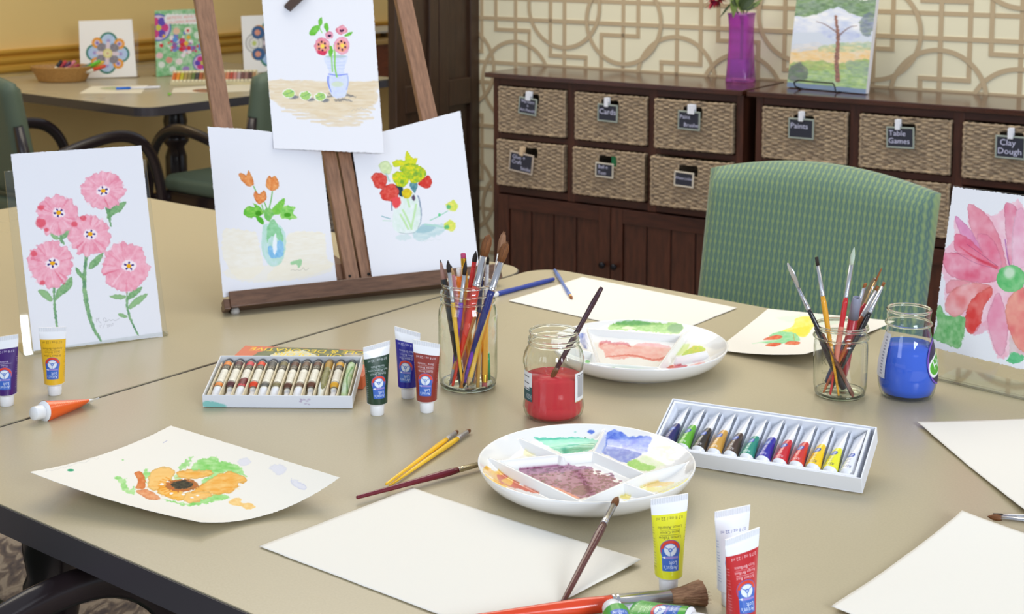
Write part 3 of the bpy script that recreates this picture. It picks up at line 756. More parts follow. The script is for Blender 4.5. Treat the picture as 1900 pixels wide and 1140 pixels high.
for px, py, dy in ((1380, -10, 0), (1400, 0, .02), (1365, -5, -.01)): M.tube([np.array([0, 0, 0.]), np.array([0, 0, .18]), vpt(px, py, dy)-ro], .002, 6)
M.build('stem', DG, root)
M = MB()
for (bx, by), (tx_, ty_), w, mi in (((1362, -14), (1362, 34), .016, 1), ((1366, -16), (1378, 27), .012, 1), ((1356, 6), (1336, 33), .004, 0), ((1376, 14), (1404, -8), .014, 0), ((1380, 18), (1412, 6), .009, 0), ((1372, 16), (1392, -14), .018, 0), ((1384, 20), (1416, -2), .008, 1), ((1370, 10), (1352, -10), .012, 0), ((1378, 20), (1386, -6), .016, 0)):
    leafmesh(M, vpt(bx, by, -.03)-ro, vpt(tx_, ty_, -.035)-ro, w, (.3, -1, .2), 9, mi, .08)
M.build('leaves', [DG, GREEN], root)

# book on a wire stand
pl = leanplane((1460, 161), -43, 9.5, .903)
wB = hit(pl, (1607, 170))[0]; o_, ex_, ez_ = pl; hB = .305; eb = np.cross(ez_, ex_); eb /= np.linalg.norm(eb)   # eb points back
Bq = [Pj(o_+ex_*a+ez_*b_) for a, b_ in ((0, hB), (wB, hB), (wB, 0), (0, 0))]
cv = Canvas(200, 380, (206, 216, 232), Bq, seed=11)
cv.poly([(1460, -60), (1640, -60), (1640, 60), (1460, 60)], (196, 208, 236), col2=(240, 242, 246), vs=(26, 14), smooth=0)
for pts, c1, c2 in (([(1470, -60), (1640, -60), (1640, 22), (1590, 30), (1560, 14), (1530, 20), (1500, 30), (1465, 20)], (120, 158, 96), (84, 112, 86)),
                    ([(1600, 30), (1622, 28), (1616, 66), (1596, 60)], (104, 116, 150), (140, 160, 130)),
                    ([(1462, 92), (1616, 88), (1612, 124), (1462, 128)], (236, 190, 112), (240, 214, 170)),
                    ([(1462, 84), (1520, 80), (1522, 92), (1462, 96)], (232, 226, 224), (196, 206, 220)),
                    ([(1530, 84), (1616, 78), (1616, 92), (1530, 98)], (150, 184, 150), (226, 216, 176)),
                    ([(1460, 122), (1520, 112), (1560, 118), (1612, 112), (1610, 172), (1458, 160)], (176, 206, 120), (120, 158, 104)),
                    ([(1464, 128), (1486, 116), (1500, 136), (1490, 150), (1462, 148)], (92, 116, 96), (108, 104, 124)),
                    ([(1570, 114), (1612, 116), (1610, 140), (1580, 134)], (132, 152, 150), (168, 196, 150)),
                    ([(1520, 60), (1560, 52), (1600, 66), (1560, 78)], (214, 222, 240), (170, 184, 226))):
    cv.poly(pts, c1, col2=c2, warp=5, ws=12, vs=(14, 8), f=3, var=.35)
cv.stroke([(1554, 150), (1552, 110), (1556, 70), (1550, 30)], [12, 10, 9, 7], (124, 96, 92), warp=2, f=2, col2=(168, 120, 104))
cv.stroke([(1553, 70), (1575, 50), (1590, 48)], [5, 3, 2], (120, 92, 92), f=2, a=.8); cv.stroke([(1553, 60), (1530, 44), (1515, 40)], [5, 3, 2], (126, 100, 100), f=2, a=.8)
cv.text('CEZANNE', ((Bq[0][0]+Bq[1][0])/2+6, -8), 22, (240, 240, 240), ang=3, px=True)
cv.poly([(1456, 152), (1612, 166), (1612, 176), (1456, 168)], (108, 126, 176), smooth=0, a=.8)
root = empty('art_book', (float(o_[0]), float(o_[1]), float(o_[2])), basis(ex_, eb, ez_), 'white-edged art book with a landscape cover, propped on a wire stand', 'book')
U, V = np.meshgrid(np.linspace(0, 1, cv.w), np.linspace(0, 1, cv.h))
link('cover', grid_mesh('cover', U*wB, U*0-.0005, (1-V)*hB, cv.a), M_PRINTV, root)
M = MB(); M.box(0, wB, 0, .018, 0, hB); M.build('pages', mat('book page block', (226, 226, 232), .6), root, bevel=.0015)
IRON = mat('black twisted wire', (24, 22, 24), .4, .4)
root = empty('book_stand', (float(o_[0]), float(o_[1]), .90), basis(ex_, np.array([-ex_[1], ex_[0], 0]), (0, 0, 1)), 'black twisted wire stand holding the art book', 'stand')
M = MB(); a, b_ = .052, .182; y = -.02
P = [(a+.004, -.012, .003), (a-.004, -.03, .010), (a-.006, -.034, .022), (a+.006, -.03, .029), ((a+b_)/2, -.03, .0285), (b_-.006, -.03, .029), (b_+.002, -.034, .020), (b_+.006, -.034, .003)]
Q = []
for p, q in zip(P[:-1], P[1:]):
    n_ = max(2, int(np.linalg.norm(np.array(q)-p)/.003)); Q += [tuple(np.array(p)+(np.array(q)-np.array(p))*i/n_) for i in range(n_)]
Q.append(P[-1]); M.tube(Q, [.0019*(1+.35*(i % 2)) for i in range(len(Q))], 7); M.build('front_hook', IRON, root)
M = MB(); M.tube([(a, -.02, .0025), (a, .11, .0025)], .002, 6); M.tube([(b_, -.02, .0025), (b_, .11, .0025)], .002, 6); M.tube([(a, .11, .0025), (b_, .11, .0025)], .002, 6)
M.tube([(a, .105, .003), ((a+b_)/2, .075, .2), (b_, .105, .003)], .002, 6); M.build('rear_frame', IRON, root)

# ================================================================== things on the far table
ACR = thinglass('clear acrylic', (250, 251, 250), (206, 210, 206), .02)
def upright(name, label, cat, foot, yaw, lean, quad, paint, base=(243, 240, 234), res=(150, 170), z=TZ, holder=True, thick=.0006):
    pl = leanplane(foot, yaw, lean, z); o_, ex_, ez_ = pl; C = [hit(pl, q) for q in quad]
    Cw = [o_+ex_*c[0]+ez_*c[1] for c in C]
    cv = Canvas(res[0], res[1], base, quad, seed=hash(name+label) % 97 if False else len(label)); paint(cv)
    eb = np.cross(ez_, ex_)
    s = sheet(name, cv, quadfn([c-eb*.002 for c in Cw]), M_PRINTV, thick); tag(s, label, cat)
    if holder:
        w = C[2][0]; h = C[0][1]*.8
        M = MB(); O = o_
        M.obox(O, ex_, eb, ez_, (-.005, w+.005), (.0, .002), (.0, h))
        bk = np.array([-ex_[1], ex_[0], 0]); M.obox(O, ex_, bk, (0, 0, 1.), (-.005, w+.005), (.002, .06), (.0, .002))
        e = M.build('acrylic_stand', ACR); tag(e, holder, 'stand')
    return s
def mandala(cv, cx, cy, k=1.0, flip=1):
    G, B, O, Gy = (40, 118, 96), (150, 186, 226), (232, 156, 52), (120, 114, 122)
    for a in range(4):
        t = PI/2*a + .05; x, y = cx+24*k*math.cos(t)*flip, cy+23*k*math.sin(t)
        cv.ell((x, y), (16.5*k, 16*k), G); cv.ell((x, y), (13*k, 12.6*k), B, col2=(196, 214, 236)); cv.ell((x+2*math.cos(t), y+2*math.sin(t)), (8*k, 8*k), (180, 200, 230)); cv.ell((x, y), (3.5*k, 3.5*k), (164, 150, 204))
    for a in range(4):
        t = PI/4+PI/2*a + .05; x, y = cx+29*k*math.cos(t)*flip, cy+26*k*math.sin(t)
        cv.ell((x, y), (10*k, 10*k), O); cv.ell((x, y), (5*k, 5*k), (216, 200, 220)); cv.ell((x, y), (3*k, 3*k), (136, 116, 186))
    for a in range(4):
        t = PI/4+PI/2*a + .05; x, y = cx+16*k*math.cos(t), cy+15*k*math.sin(t); cv.ell((x, y), (9*k, 8*k), Gy, col2=(150, 144, 150), vs=(3, 3))
    for a in range(4):
        t = PI/2*a + .05; cv.stroke([(cx+8*k*math.cos(t), cy+8*k*math.sin(t)), (cx+18*k*math.cos(t), cy+18*k*math.sin(t))], 11*k, (222, 204, 212))
    cv.ell((cx, cy), (9*k, 9*k), (220, 206, 130)); cv.ell((cx, cy), (6.5*k, 6.5*k), (226, 218, 160)); cv.ell((cx, cy), (1.6*k, 1.6*k), (206, 130, 120))
upright('mandala_page', 'square white page with a round blue, green and orange mandala', 'picture', (150, 146), 5, 14, [(146, 39), (245, 36), (254, 142), (150, 146)], lambda cv: mandala(cv, 200, 98), holder='clear acrylic stand behind the complete mandala page')
def cover(cv):
    cv.poly([(280, 10), (400, 5), (400, 160), (280, 160)], (108, 178, 112), col2=(196, 220, 186), vs=(9, 9), smooth=0)
    for x, y, r in ((294, 49, 24), (376, 115, 18)):
        cv.ell((x, y), (r, r), (66, 92, 176)); cv.ell((x, y), (r*.9, r*.9), (214, 190, 216))
        for a in range(6): t = a*PI/3; cv.ell((x+r*.5*math.cos(t), y+r*.5*math.sin(t)), (r*.3, r*.3), ((208, 60, 128), (96, 70, 176))[a % 2])
        cv.ell((x, y), (r*.22, r*.22), (206, 196, 70))
    rs = random.Random(9)
    for _ in range(60):
        x, y = 316+rs.gauss(22, 17), 82+rs.gauss(0, 11); x = min(max(x, 292), 372); r = rs.uniform(1.8, 5)
        cv.ell((x, y), (r, r), rs.choice([(204, 60, 110), (230, 180, 60), (110, 130, 200), (230, 90, 70), (236, 226, 226), (150, 90, 160), (210, 40, 50)]))
    for x, y, c in ((328, 55, (232, 190, 160)), (314, 109, (222, 150, 130)), (349, 54, (236, 226, 210)), (333, 112, (236, 220, 214)), (346, 127, (160, 130, 190)), (300, 118, (222, 228, 214)), (321, 127, (222, 228, 218)), (366, 62, (214, 226, 206)), (296, 100, (236, 190, 190))): cv.ell((x, y), (6.5, 6), c, warp=1)
    cv.ell((349, 54), (2.5, 2.5), (214, 50, 50)); cv.ell((326, 70), (5, 5), (90, 150, 214)); cv.ell((346, 77), (4, 4), (236, 190, 60)); cv.ell((351, 86), (4, 4), (214, 40, 40))
    for k in range(-3, 4): cv.ell((337+k*8, 34), (8, 9), (238, 236, 232))
    cv.text('ADVANCED ADULT', (337, 31), 6.6*2.2, (230, 120, 96), px=False) if False else None
    cx_, cy_ = cv.P([(337, 31)])[0]; cv.text('ARTISTIC ADULT', (cx_, cy_), 13, (228, 128, 104), ang=-1); cx_, cy_ = cv.P([(337, 38.5)])[0]; cv.text('COLORING BOOK', (cx_, cy_), 12, (228, 128, 104), ang=-1)
upright('coloring_book', 'green colouring book cover crowded with bright flowers, standing upright', 'book', (290, 143), 28, 12, [(287, 20), (378, 16), (392, 131), (290, 143)], cover, base=(110, 180, 112), res=(170, 200), thick=.004, holder='clear acrylic stand behind the green colouring book')
def m2(cv):
    mandala(cv, 503, 80, 1.15)
    for a in (1.9, 2.35, 2.8): pass
    cv.ell((472, 80), (17, 18), (176, 172, 168)); cv.ell((472, 80), (15, 16), (224, 222, 216)); cv.ell((472, 80), (10, 11), (176, 172, 168)); cv.ell((472, 80), (8.5, 9.5), (226, 224, 214)); cv.ell((472, 80), (4, 4.4), (196, 206, 110))
    for x, y in ((479, 60), (480, 100)): cv.ell((x, y), (12, 12), (52, 92, 138)); cv.ell((x-1, y), (5.5, 5.5), (222, 150, 124))
upright('mandala_page', 'white page whose blue mandala is half hidden behind the top easel sheet', 'picture', (452, 137), 22, 13, [(447, 30), (548, 26), (556, 129), (453, 137)], m2, holder='clear acrylic stand behind the half-hidden mandala page')

# marker basket
c = T(116, 151); WIC = woodmat('honey wicker', (150, 104, 50), (196, 150, 84), (30, 30, 160), .5, 3)
root = empty('bread_basket', (c[0], c[1], TZ), 0, 'small oval wicker basket of markers on the far table', 'basket')
M = MB(); n = 72
def ov(a): return 1.0
prof = [(.0, .002), (.088, .001), (.092, .006), (.098, .02), (.106, .035), (.114, .05), (.119, .058), (.121, .063), (.117, .066), (.112, .058), (.104, .04), (.094, .02), (.086, .008), (0, .007)]
M.lathe([(r*(1+.012*(i % 2)), z) for i, (r, z) in enumerate(prof)], n, sq=lambda a: (1+.02*math.cos(a*24)))
M.v = [(x*1.05, y*.74, z) for x, y, z in M.v]; M.build('woven_bowl', WIC, root)
MC = [((34, 30, 34), 'black'), ((196, 58, 66), 'red'), ((92, 40, 84), 'plum'), ((222, 130, 142), 'pink'), ((160, 40, 58), 'dark red'), ((226, 160, 140), 'peach'), ((120, 110, 110), 'grey'), ((34, 112, 106), 'teal'), ((104, 196, 40), 'lime'), ((236, 196, 60), 'yellow'), ((222, 76, 36), 'orange')]
TIPS = [(114, 113), (122, 114), (131, 115), (139, 114), (147, 120), (150, 127), (157, 124), (171, 119), (186, 113), (192, 115), (196, 122)]
BASE = [(100, 140), (104, 142), (110, 142), (115, 142), (122, 143), (128, 143), (134, 142), (146, 140), (152, 140), (156, 141), (160, 142)]
for k, ((col, nm), tp, bp) in enumerate(zip(MC, TIPS, BASE)):
    p1 = Yp(*tp, c[1]+.03+.004*k if k % 2 else c[1]+.01); p0 = T(*bp, TZ+.022); p0[1] = c[1]-.03+.006*(k % 3)
    p0 = Yp(bp[0], bp[1]-8, c[1]-.03+.006*(k % 3)); L_ = np.linalg.norm(p1-p0); q = Vector((p1-p0).tolist()).to_track_quat('Z', 'Y')
    r = empty('marker', p0, q, nm + ' marker leaning in the small wicker basket', 'marker', None)
    M = MB(); M.lathe([(.0, 0), (.007, .001), (.0074, .02), (.0074, L_*.38)], 12); M.build('barrel', mat('marker barrel', (232, 226, 206), .4), r)
    M = MB(); M.lathe([(.0078, L_*.36), (.0078, L_*.96), (.0062, L_), (0, L_)], 12); M.build('cap', mat('marker cap', col, .35), r)
# flat pages, pen, pastels
def flatpage(name, label, cat, Q, paint=None, base=(236, 228, 204), res=(90, 60), z=TZ+.0008, deckle=0, zfn=None, mt=None):
    C = [T(*q, z) for q in Q]; cv = Canvas(res[0], res[1], base, Q, seed=len(label))
    if paint: paint(cv)
    s = sheet(name, cv, quadfn(C, zfn), mt or M_PAPERV, .0005, deckle); return tag(s, label, cat)
flatpage('coloring_page', 'loose cream page lying on the far table under the blue marker', 'paper', [(170, 160), (275, 158), (262, 173), (147, 173)], lambda cv: cv.ell((205, 164), (22, 3), (206, 196, 160), col2=(176, 190, 150)))
flatpage('coloring_page', 'curled cream page with a coloured oval, by the pastel sticks on the far table', 'paper', [(322, 164), (400, 158), (396, 172), (318, 172)], lambda cv: (cv.ell((372, 168.5), (26, 3.2), (120, 96, 90), col2=(214, 150, 90), vs=(4, 4))))
flatpage('coloring_page', 'loose cream page at the far table edge, right of the easel rail', 'paper', [(418, 158), (470, 156), (462, 169), (420, 171)])
a, b_ = T(215, 164.5, TZ+.006), T(297, 161.5, TZ+.006); L_ = np.linalg.norm(b_-a); r = empty('marker', a, Vector((b_-a).tolist()).to_track_quat('Z', 'Y'), 'blue-capped white marker lying flat on the far table', 'marker')
M = MB(); M.lathe([(.0, 0), (.0052, .0005), (.0055, .004), (.0055, L_*.33), (0, L_*.33)], 14); M.build('cap', mat('marker cap', (36, 112, 216), .35), r)
M = MB(); M.lathe([(.005, L_*.33), (.005, L_*.97), (.004, L_)], 14); M.build('barrel', mat('marker barrel', (240, 240, 246), .35), r)
M = MB(); M.add([T(x, y, TZ+.002) for x, y in ((311, 172), (317, 172), (318, 176), (312, 177))], [(3, 2, 1, 0)]); M.add([T(x, y, TZ+.0002) for x, y in ((311, 172), (317, 172), (318, 176), (312, 177))], [(3, 2, 1, 0)]); e = M.build('paper_scrap', mat('lime paper', (130, 190, 70), .7)); tag(e, 'tiny lime green paper scrap on the far table edge', 'scrap')
a, b_ = T(318, 159), T(474, 157); ex_ = (b_-a)/np.linalg.norm(b_-a); ey_ = np.array([-ex_[1], ex_[0], 0]); Lw = float(np.linalg.norm(b_-a))
root = empty('pastel_tray', a+np.array([0, 0, .002]), basis(ex_, ey_, (0, 0, 1)) @ Matrix.Rotation(math.radians(20), 3, 'X'), 'clear tray of coloured pastel sticks on the far table', 'tray'); M = MB()
M.box(-.004, Lw+.004, -.004, .11, 0, .003); M.box(-.004, Lw+.004, -.004, -.001, .003, .012); M.box(-.004, Lw+.004, .107, .11, .003, .012); M.build('tray_body', mat('cream tray', (226, 216, 178), .4), root)
M = MB(); M.box(.01, Lw-.01, .092, .096, -.034, .0); M.build('rear_support', mat('cream tray', (226, 216, 178), .4), root)
PC = [(206, 104, 40), (226, 144, 44), (192, 184, 48), (168, 146, 84), (150, 138, 84), (104, 122, 62), (70, 70, 70), (170, 92, 52), (168, 122, 66), (186, 168, 120), (214, 200, 160), (190, 200, 170), (160, 196, 160), (206, 160, 112), (212, 130, 96), (186, 78, 62), (204, 130, 120), (180, 150, 150), (120, 80, 76), (150, 110, 100), (90, 60, 60), (170, 130, 90)]
n = len(PC); ps = None; nmz = ['orange', 'amber', 'mustard', 'ochre', 'khaki', 'moss', 'charcoal', 'rust', 'caramel', 'sand', 'cream', 'sage', 'mint', 'peach', 'salmon', 'brick', 'rose', 'mauve', 'maroon', 'taupe', 'umber', 'tan']
for i, cc_ in enumerate(PC):
    r = empty('pastel_stick', root.matrix_world @ Vector(((i+.5)*Lw/n, 0, .0035)), basis(ex_, ey_, (0, 0, 1)) @ Matrix.Rotation(math.radians(20), 3, 'X'), nmz[i]+' pastel stick in the tray on the far table', 'pastel', 'pastel sticks in the far tray')
    w = Lw/n*.42; M = MB(); M.box(-w, w, .02, .085, 0, .011); M.build('colour_stick', mat('pastel', cc_, .8), r)
    wm_ = mat('pastel wrapper', (232, 222, 186), .6); MB().box(-w, w, .002, .02, 0, .0105).build('wrapper_end', wm_, r); MB().box(-w, w, .085, .103, 0, .0105).build('wrapper_end', wm_, r)
# ================================================================== paintings
PINK, PINK2, PINK3 = (236, 150, 172), (246, 186, 202), (222, 96, 124)
def brushsig(cv, pts, col=(168, 168, 176), w=1.0, a=.8): cv.stroke(pts, w, col, a=a, smooth=1)
def dianthus(cv, cx, cy, r, seed, cen, squash=1.0, spots=()):
    rs = random.Random(seed)
    n = 15
    P = []
    for i in range(n*2):
        t = PI*i/n; rr = r*(1 + (rs.uniform(-.07, .07)) - (.07 if i % 2 else 0)); P.append((cx+rr*math.cos(t), cy+rr*math.sin(t)*squash))
    cv.poly(P, PINK, col2=PINK2, warp=3.2, ws=6, edge=.08, vs=(9, 9), a=.96, f=1.6)
    for i in range(26):
        t = rs.uniform(0, 2*PI); r0, r1 = rs.uniform(.25, .5)*r, rs.uniform(.78, 1.0)*r
        c = rs.choice([PINK3, (244, 176, 196), (250, 206, 218), (232, 130, 156), (248, 200, 214)])
        cv.stroke([(cx+r0*math.cos(t), cy+r0*math.sin(t)*squash), (cx+r1*math.cos(t+rs.uniform(-.1, .1)), cy+r1*math.sin(t)*squash)], [1.5, rs.uniform(4, 7)], c, a=rs.uniform(.25, .6), f=2.2, warp=1.5)
    for t, s in spots: cv.ell((cx+r*.86*math.cos(t), cy+r*.86*math.sin(t)*squash), (s*1.2, s), (222, 74, 92), a=.75, f=3, warp=1.5)
    ex, ey = cen; cv.ell((ex, ey), (r*.3, r*.24), (246, 238, 244), warp=3, ws=4, f=3.5, a=.92)
    for k in range(5):
        t = 2*PI*k/5+seed; cv.stroke([(ex+3.5*math.cos(t), ey+3.5*math.sin(t)*.9), (ex+8*math.cos(t), ey+7.6*math.sin(t)*.9)], [2.4, 4.4], (62, 44, 122), f=1.2, warp=.6)
    cv.ell((ex, ey), (4.6, 3.8), (240, 172, 30), f=1.2, warp=.6)
GS, GL = (96, 152, 92), (136, 182, 120)
def stemp(cv, pts, w, c=GL, c2=(70, 128, 84)): cv.stroke(pts, w, c, col2=c2, a=.85, f=1.8, warp=1.4, vs=(5, 9))
def leafp(cv, pts, c=GS, c2=(140, 186, 128)): cv.poly(pts, c, col2=c2, a=.88, warp=1.6, edge=.12, vs=(5, 5), f=1.5)
def pinkflowers(cv):
    stemp(cv, [(202, 378), (200, 395), (206, 422)], [5, 6, 4]); leafp(cv, [(198, 408), (204, 390), (220, 380), (234, 376), (226, 392), (210, 402)]); leafp(cv, [(194, 378), (202, 380), (204, 404), (197, 396)], (84, 140, 90))
    stemp(cv, [(114, 428), (112, 448), (118, 455)], [5, 7, 4]); leafp(cv, [(90, 432), (102, 438), (112, 446), (100, 446)], GL); leafp(cv, [(114, 446), (118, 432), (132, 422), (128, 438), (118, 446)])
    stemp(cv, [(160, 478), (157, 500), (155, 530), (160, 570), (172, 610), (186, 632)], [8, 9, 11, 11, 8, 6]); leafp(cv, [(164, 500), (168, 488), (180, 478), (192, 472), (184, 490), (168, 502)]); leafp(cv, [(155, 522), (142, 510), (140, 498), (150, 508), (157, 520)])
    stemp(cv, [(100, 532), (100, 560), (104, 600), (108, 620)], [5, 7, 6, 4]); leafp(cv, [(70, 542), (84, 541), (98, 556), (92, 562), (78, 552)], GL); leafp(cv, [(102, 560), (106, 540), (124, 522), (134, 516), (130, 538), (112, 552)])
    stemp(cv, [(236, 545), (234, 570), (244, 600), (256, 622)], [4, 6, 5, 4]); leafp(cv, [(202, 552), (218, 548), (234, 552), (222, 558)], GL); leafp(cv, [(236, 556), (242, 544), (264, 534), (256, 548), (240, 558)]); leafp(cv, [(238, 572), (250, 556), (274, 547), (262, 562), (244, 574)], GL); leafp(cv, [(218, 584), (228, 583), (236, 590), (224, 590)], GL)
    dianthus(cv, 106, 402, 39, 3, (108.5, 397), spots=((2.7, 8), (3.6, 5), (2.2, 4))); dianthus(cv, 191, 354, 41, 2, (191, 356), .9); dianthus(cv, 94, 493, 43, 4, (97, 491), 1.02, spots=((3.7, 5), (2.0, 4)))
    dianthus(cv, 165, 439, 41, 5, (167, 437), .95, spots=((4.4, 5), (3.8, 5))); dianthus(cv, 233, 498, 45, 6, (239, 496), 1.04)
    brushsig(cv, [(178, 592), (179, 600), (178, 596), (184, 590), (181, 596), (187, 601)]); brushsig(cv, [(192, 597), (191, 592), (195, 591), (197, 596), (193, 599), (199, 597), (202, 594), (205, 597), (209, 594), (213, 597), (221, 592)])
    brushsig(cv, [(186, 609), (184, 606), (188, 604)], a=.6); brushsig(cv, [(190, 610), (194, 602)], a=.6); cv.text('2017', cv.P([(204, 605)])[0], 9, (176, 176, 184), ang=-8)
def holder(label, foot, yaw, lean, w, h, base=.07, back=True, lip=None):
    ex_, bk = frame(yaw); t = math.radians(lean); o_ = T(*foot, TZ+.0025); ez_ = np.array([0, 0, math.cos(t)])+bk*math.sin(t); eb = np.cross(ez_, ex_)
    e = MB(); th = .0022
    e.obox(o_, ex_, eb, ez_, (-.002, w+.002), (.0, .002), (.0, h)); e.obox(o_, ex_, eb, ez_, (-.002, w+.002), (-.0062, -.0042), (0, .004 if lip is None else lip)); e.obox(o_, ex_, eb, ez_, (-.002, w+.002), (-.0062, .002), (-.002, 0))
    e.obox(o_, ex_, bk, (0, 0, 1.), (-.002, w+.002), (-.002, base), (-.0024, 0))
    ob = e.build('sign_holder', ACR); tag(ob, label, 'stand'); return o_, ex_, eb, ez_
# left sheet and holder
o_, ex_, eb, ez_ = holder('clear acrylic holder displaying the five pink flowers', (47, 658), 30.5, 18.7, .2195, .285)
def onframe(fr, quad, paint, name, label, cat='painting', res=(300, 400), off=.002, base=(232, 233, 240), deckle=0, bend=None, thick=.0006, seed=5):
    o_, ex_, eb, ez_ = fr; pl = (np.asarray(o_)-eb*off, ex_, ez_); C = [hit(pl, q) for q in quad]; Cw = [pl[0]+ex_*c[0]+ez_*c[1] for c in C]
    cv = Canvas(res[0], res[1], base, quad, seed=seed)
    if paint: paint(cv)
    q = quadfn(Cw)
    def fn(u, v):
        x, y, z = q(u, v)
        if bend is not None: d = bend(u, v); x = x-eb[0]*d; y = y-eb[1]*d; z = z-eb[2]*d
        return x, y, z
    s = sheet(name, cv, fn, M_PAPERV, thick, deckle, seed); return tag(s, label, cat)
onframe((o_, ex_, eb, ez_), [(20, 286), (262, 270), (302, 625), (62, 652)], pinkflowers, 'watercolor_painting', 'watercolour of five pink flowers with purple-dotted centres, in the left holder', res=(330, 460), deckle=.0018)

# easel frame of reference
eo = T(430, 583, TZ); ex_, bk = frame(24.5); LEAN = math.radians(31.6); ez_ = np.array([0, 0, math.cos(LEAN)])+bk*math.sin(LEAN); eb = np.cross(ez_, ex_); EA = (eo, ex_, eb, ez_)
EW = woodmat('walnut stained easel wood', (118, 86, 66), (166, 124, 96), (14, 14, 2.0), .45, 12, .12); EW2 = woodmat('walnut ledge wood', (84, 60, 46), (118, 86, 66), (2, 14, 14), .35, 12, .12)
root = empty('table_easel', eo, basis(ex_, eb, ez_), 'walnut tabletop easel holding three watercolours on the rear table', 'easel')
def ebox(name, dx, dy, dz, m=EW, bev=.0015): M = MB(); M.box(*dx, *dy, *dz); return M.build(name, m, root, bevel=bev)
ebox('side_rail', (.0205, .054), (.0, .016), (.03, .80)); ebox('side_rail', (.4145, .447), (.0, .016), (.03, .80))
ebox('center_rail', (.2095, .2345), (.0, .016), (.02, .80)); ebox('center_rail', (.2385, .2625), (.001, .016), (.02, .80))
ebox('crossbar', (.02, .448), (.016, .028), (.74, .77)); ebox('crossbar', (.02, .448), (.016, .028), (.045, .075))
M = MB(); M.box(-.012, .494, -.012, .02, .008, .020); M.box(-.004, .496, -.020, -.012, .006, .034); M.box(-.015, -.004, -.018, .0, .004, .022)
lg = M.build('ledge', EW2, root, bevel=.0015)
for x in (.217, .252): M = MB(); M.lathe([(0, -.0006), (.0026, -.0006), (.0026, .001)], 12, o=(x, -.0004, .045), axis=np.array([[1, 0, 0], [0, 0, 1], [0, -1, 0]])); M.build('screw', mat('dark screw', (40, 36, 34), .5, .6), root)
for x in (.006, .48):
    M = MB(); M.lathe([(0, 0), (.007, 0), (.008, .004), (.006, .010), (0, .0101)], 16, axis=np.linalg.inv(np.stack([ex_, eb, ez_], 1)), o=(x, .0, .0)); M.build('foot', mat('grey rubber foot', (170, 166, 160), .5), root)
M = MB(); Rw = np.linalg.inv(np.stack([ex_, eb, ez_], 1))
def w2l(p): return Rw@(np.asarray(p)-eo)
# drawer-less base strut and wire brace behind
back_foot = eo + ex_*.235 + bk*.34; back_foot[2] = TZ+.008
M = MB(); M.tube([w2l(eo+ex_*.236+ez_*.60+eb*.02), w2l(back_foot)], .011, 8, flat=.7); M.build('rear_leg', EW, root, bevel=0)
M = MB(); M.obox(w2l(eo+ex_*.20+bk*.02+np.array([0, 0, .0])), Rw@ex_, Rw@bk, Rw@np.array([0, 0, 1.]), (-.03, .07), (.03, .33), (.004, .018)); M.build('base_board', EW2, root, bevel=.001)
M = MB(); M.tube([w2l(eo+ex_*.19+ez_*.25+eb*.02), w2l(eo+ex_*.178+ez_*.23+eb*.035), w2l(eo+ex_*.195+ez_*.12+eb*.07), w2l(eo+ex_*.205+bk*.17+np.array([0, 0, .02]))], .0022, 8); M.build('brace_wire', mat('grey steel wire', (120, 120, 124), .35, .8), root)
cl = [hit((eo-eb*.012, ex_, ez_), q) for q in ((527, 12), (539, 21), (575, -12), (560, -22))]
M = MB(); M.prism([(c_[0], c_[1]) for c_ in cl], .004, .02, X=lambda p: (p[0], -p[2], p[1])); M.build('clamp', mat('dark clamp wood', (70, 52, 44), .4), root, bevel=.001)

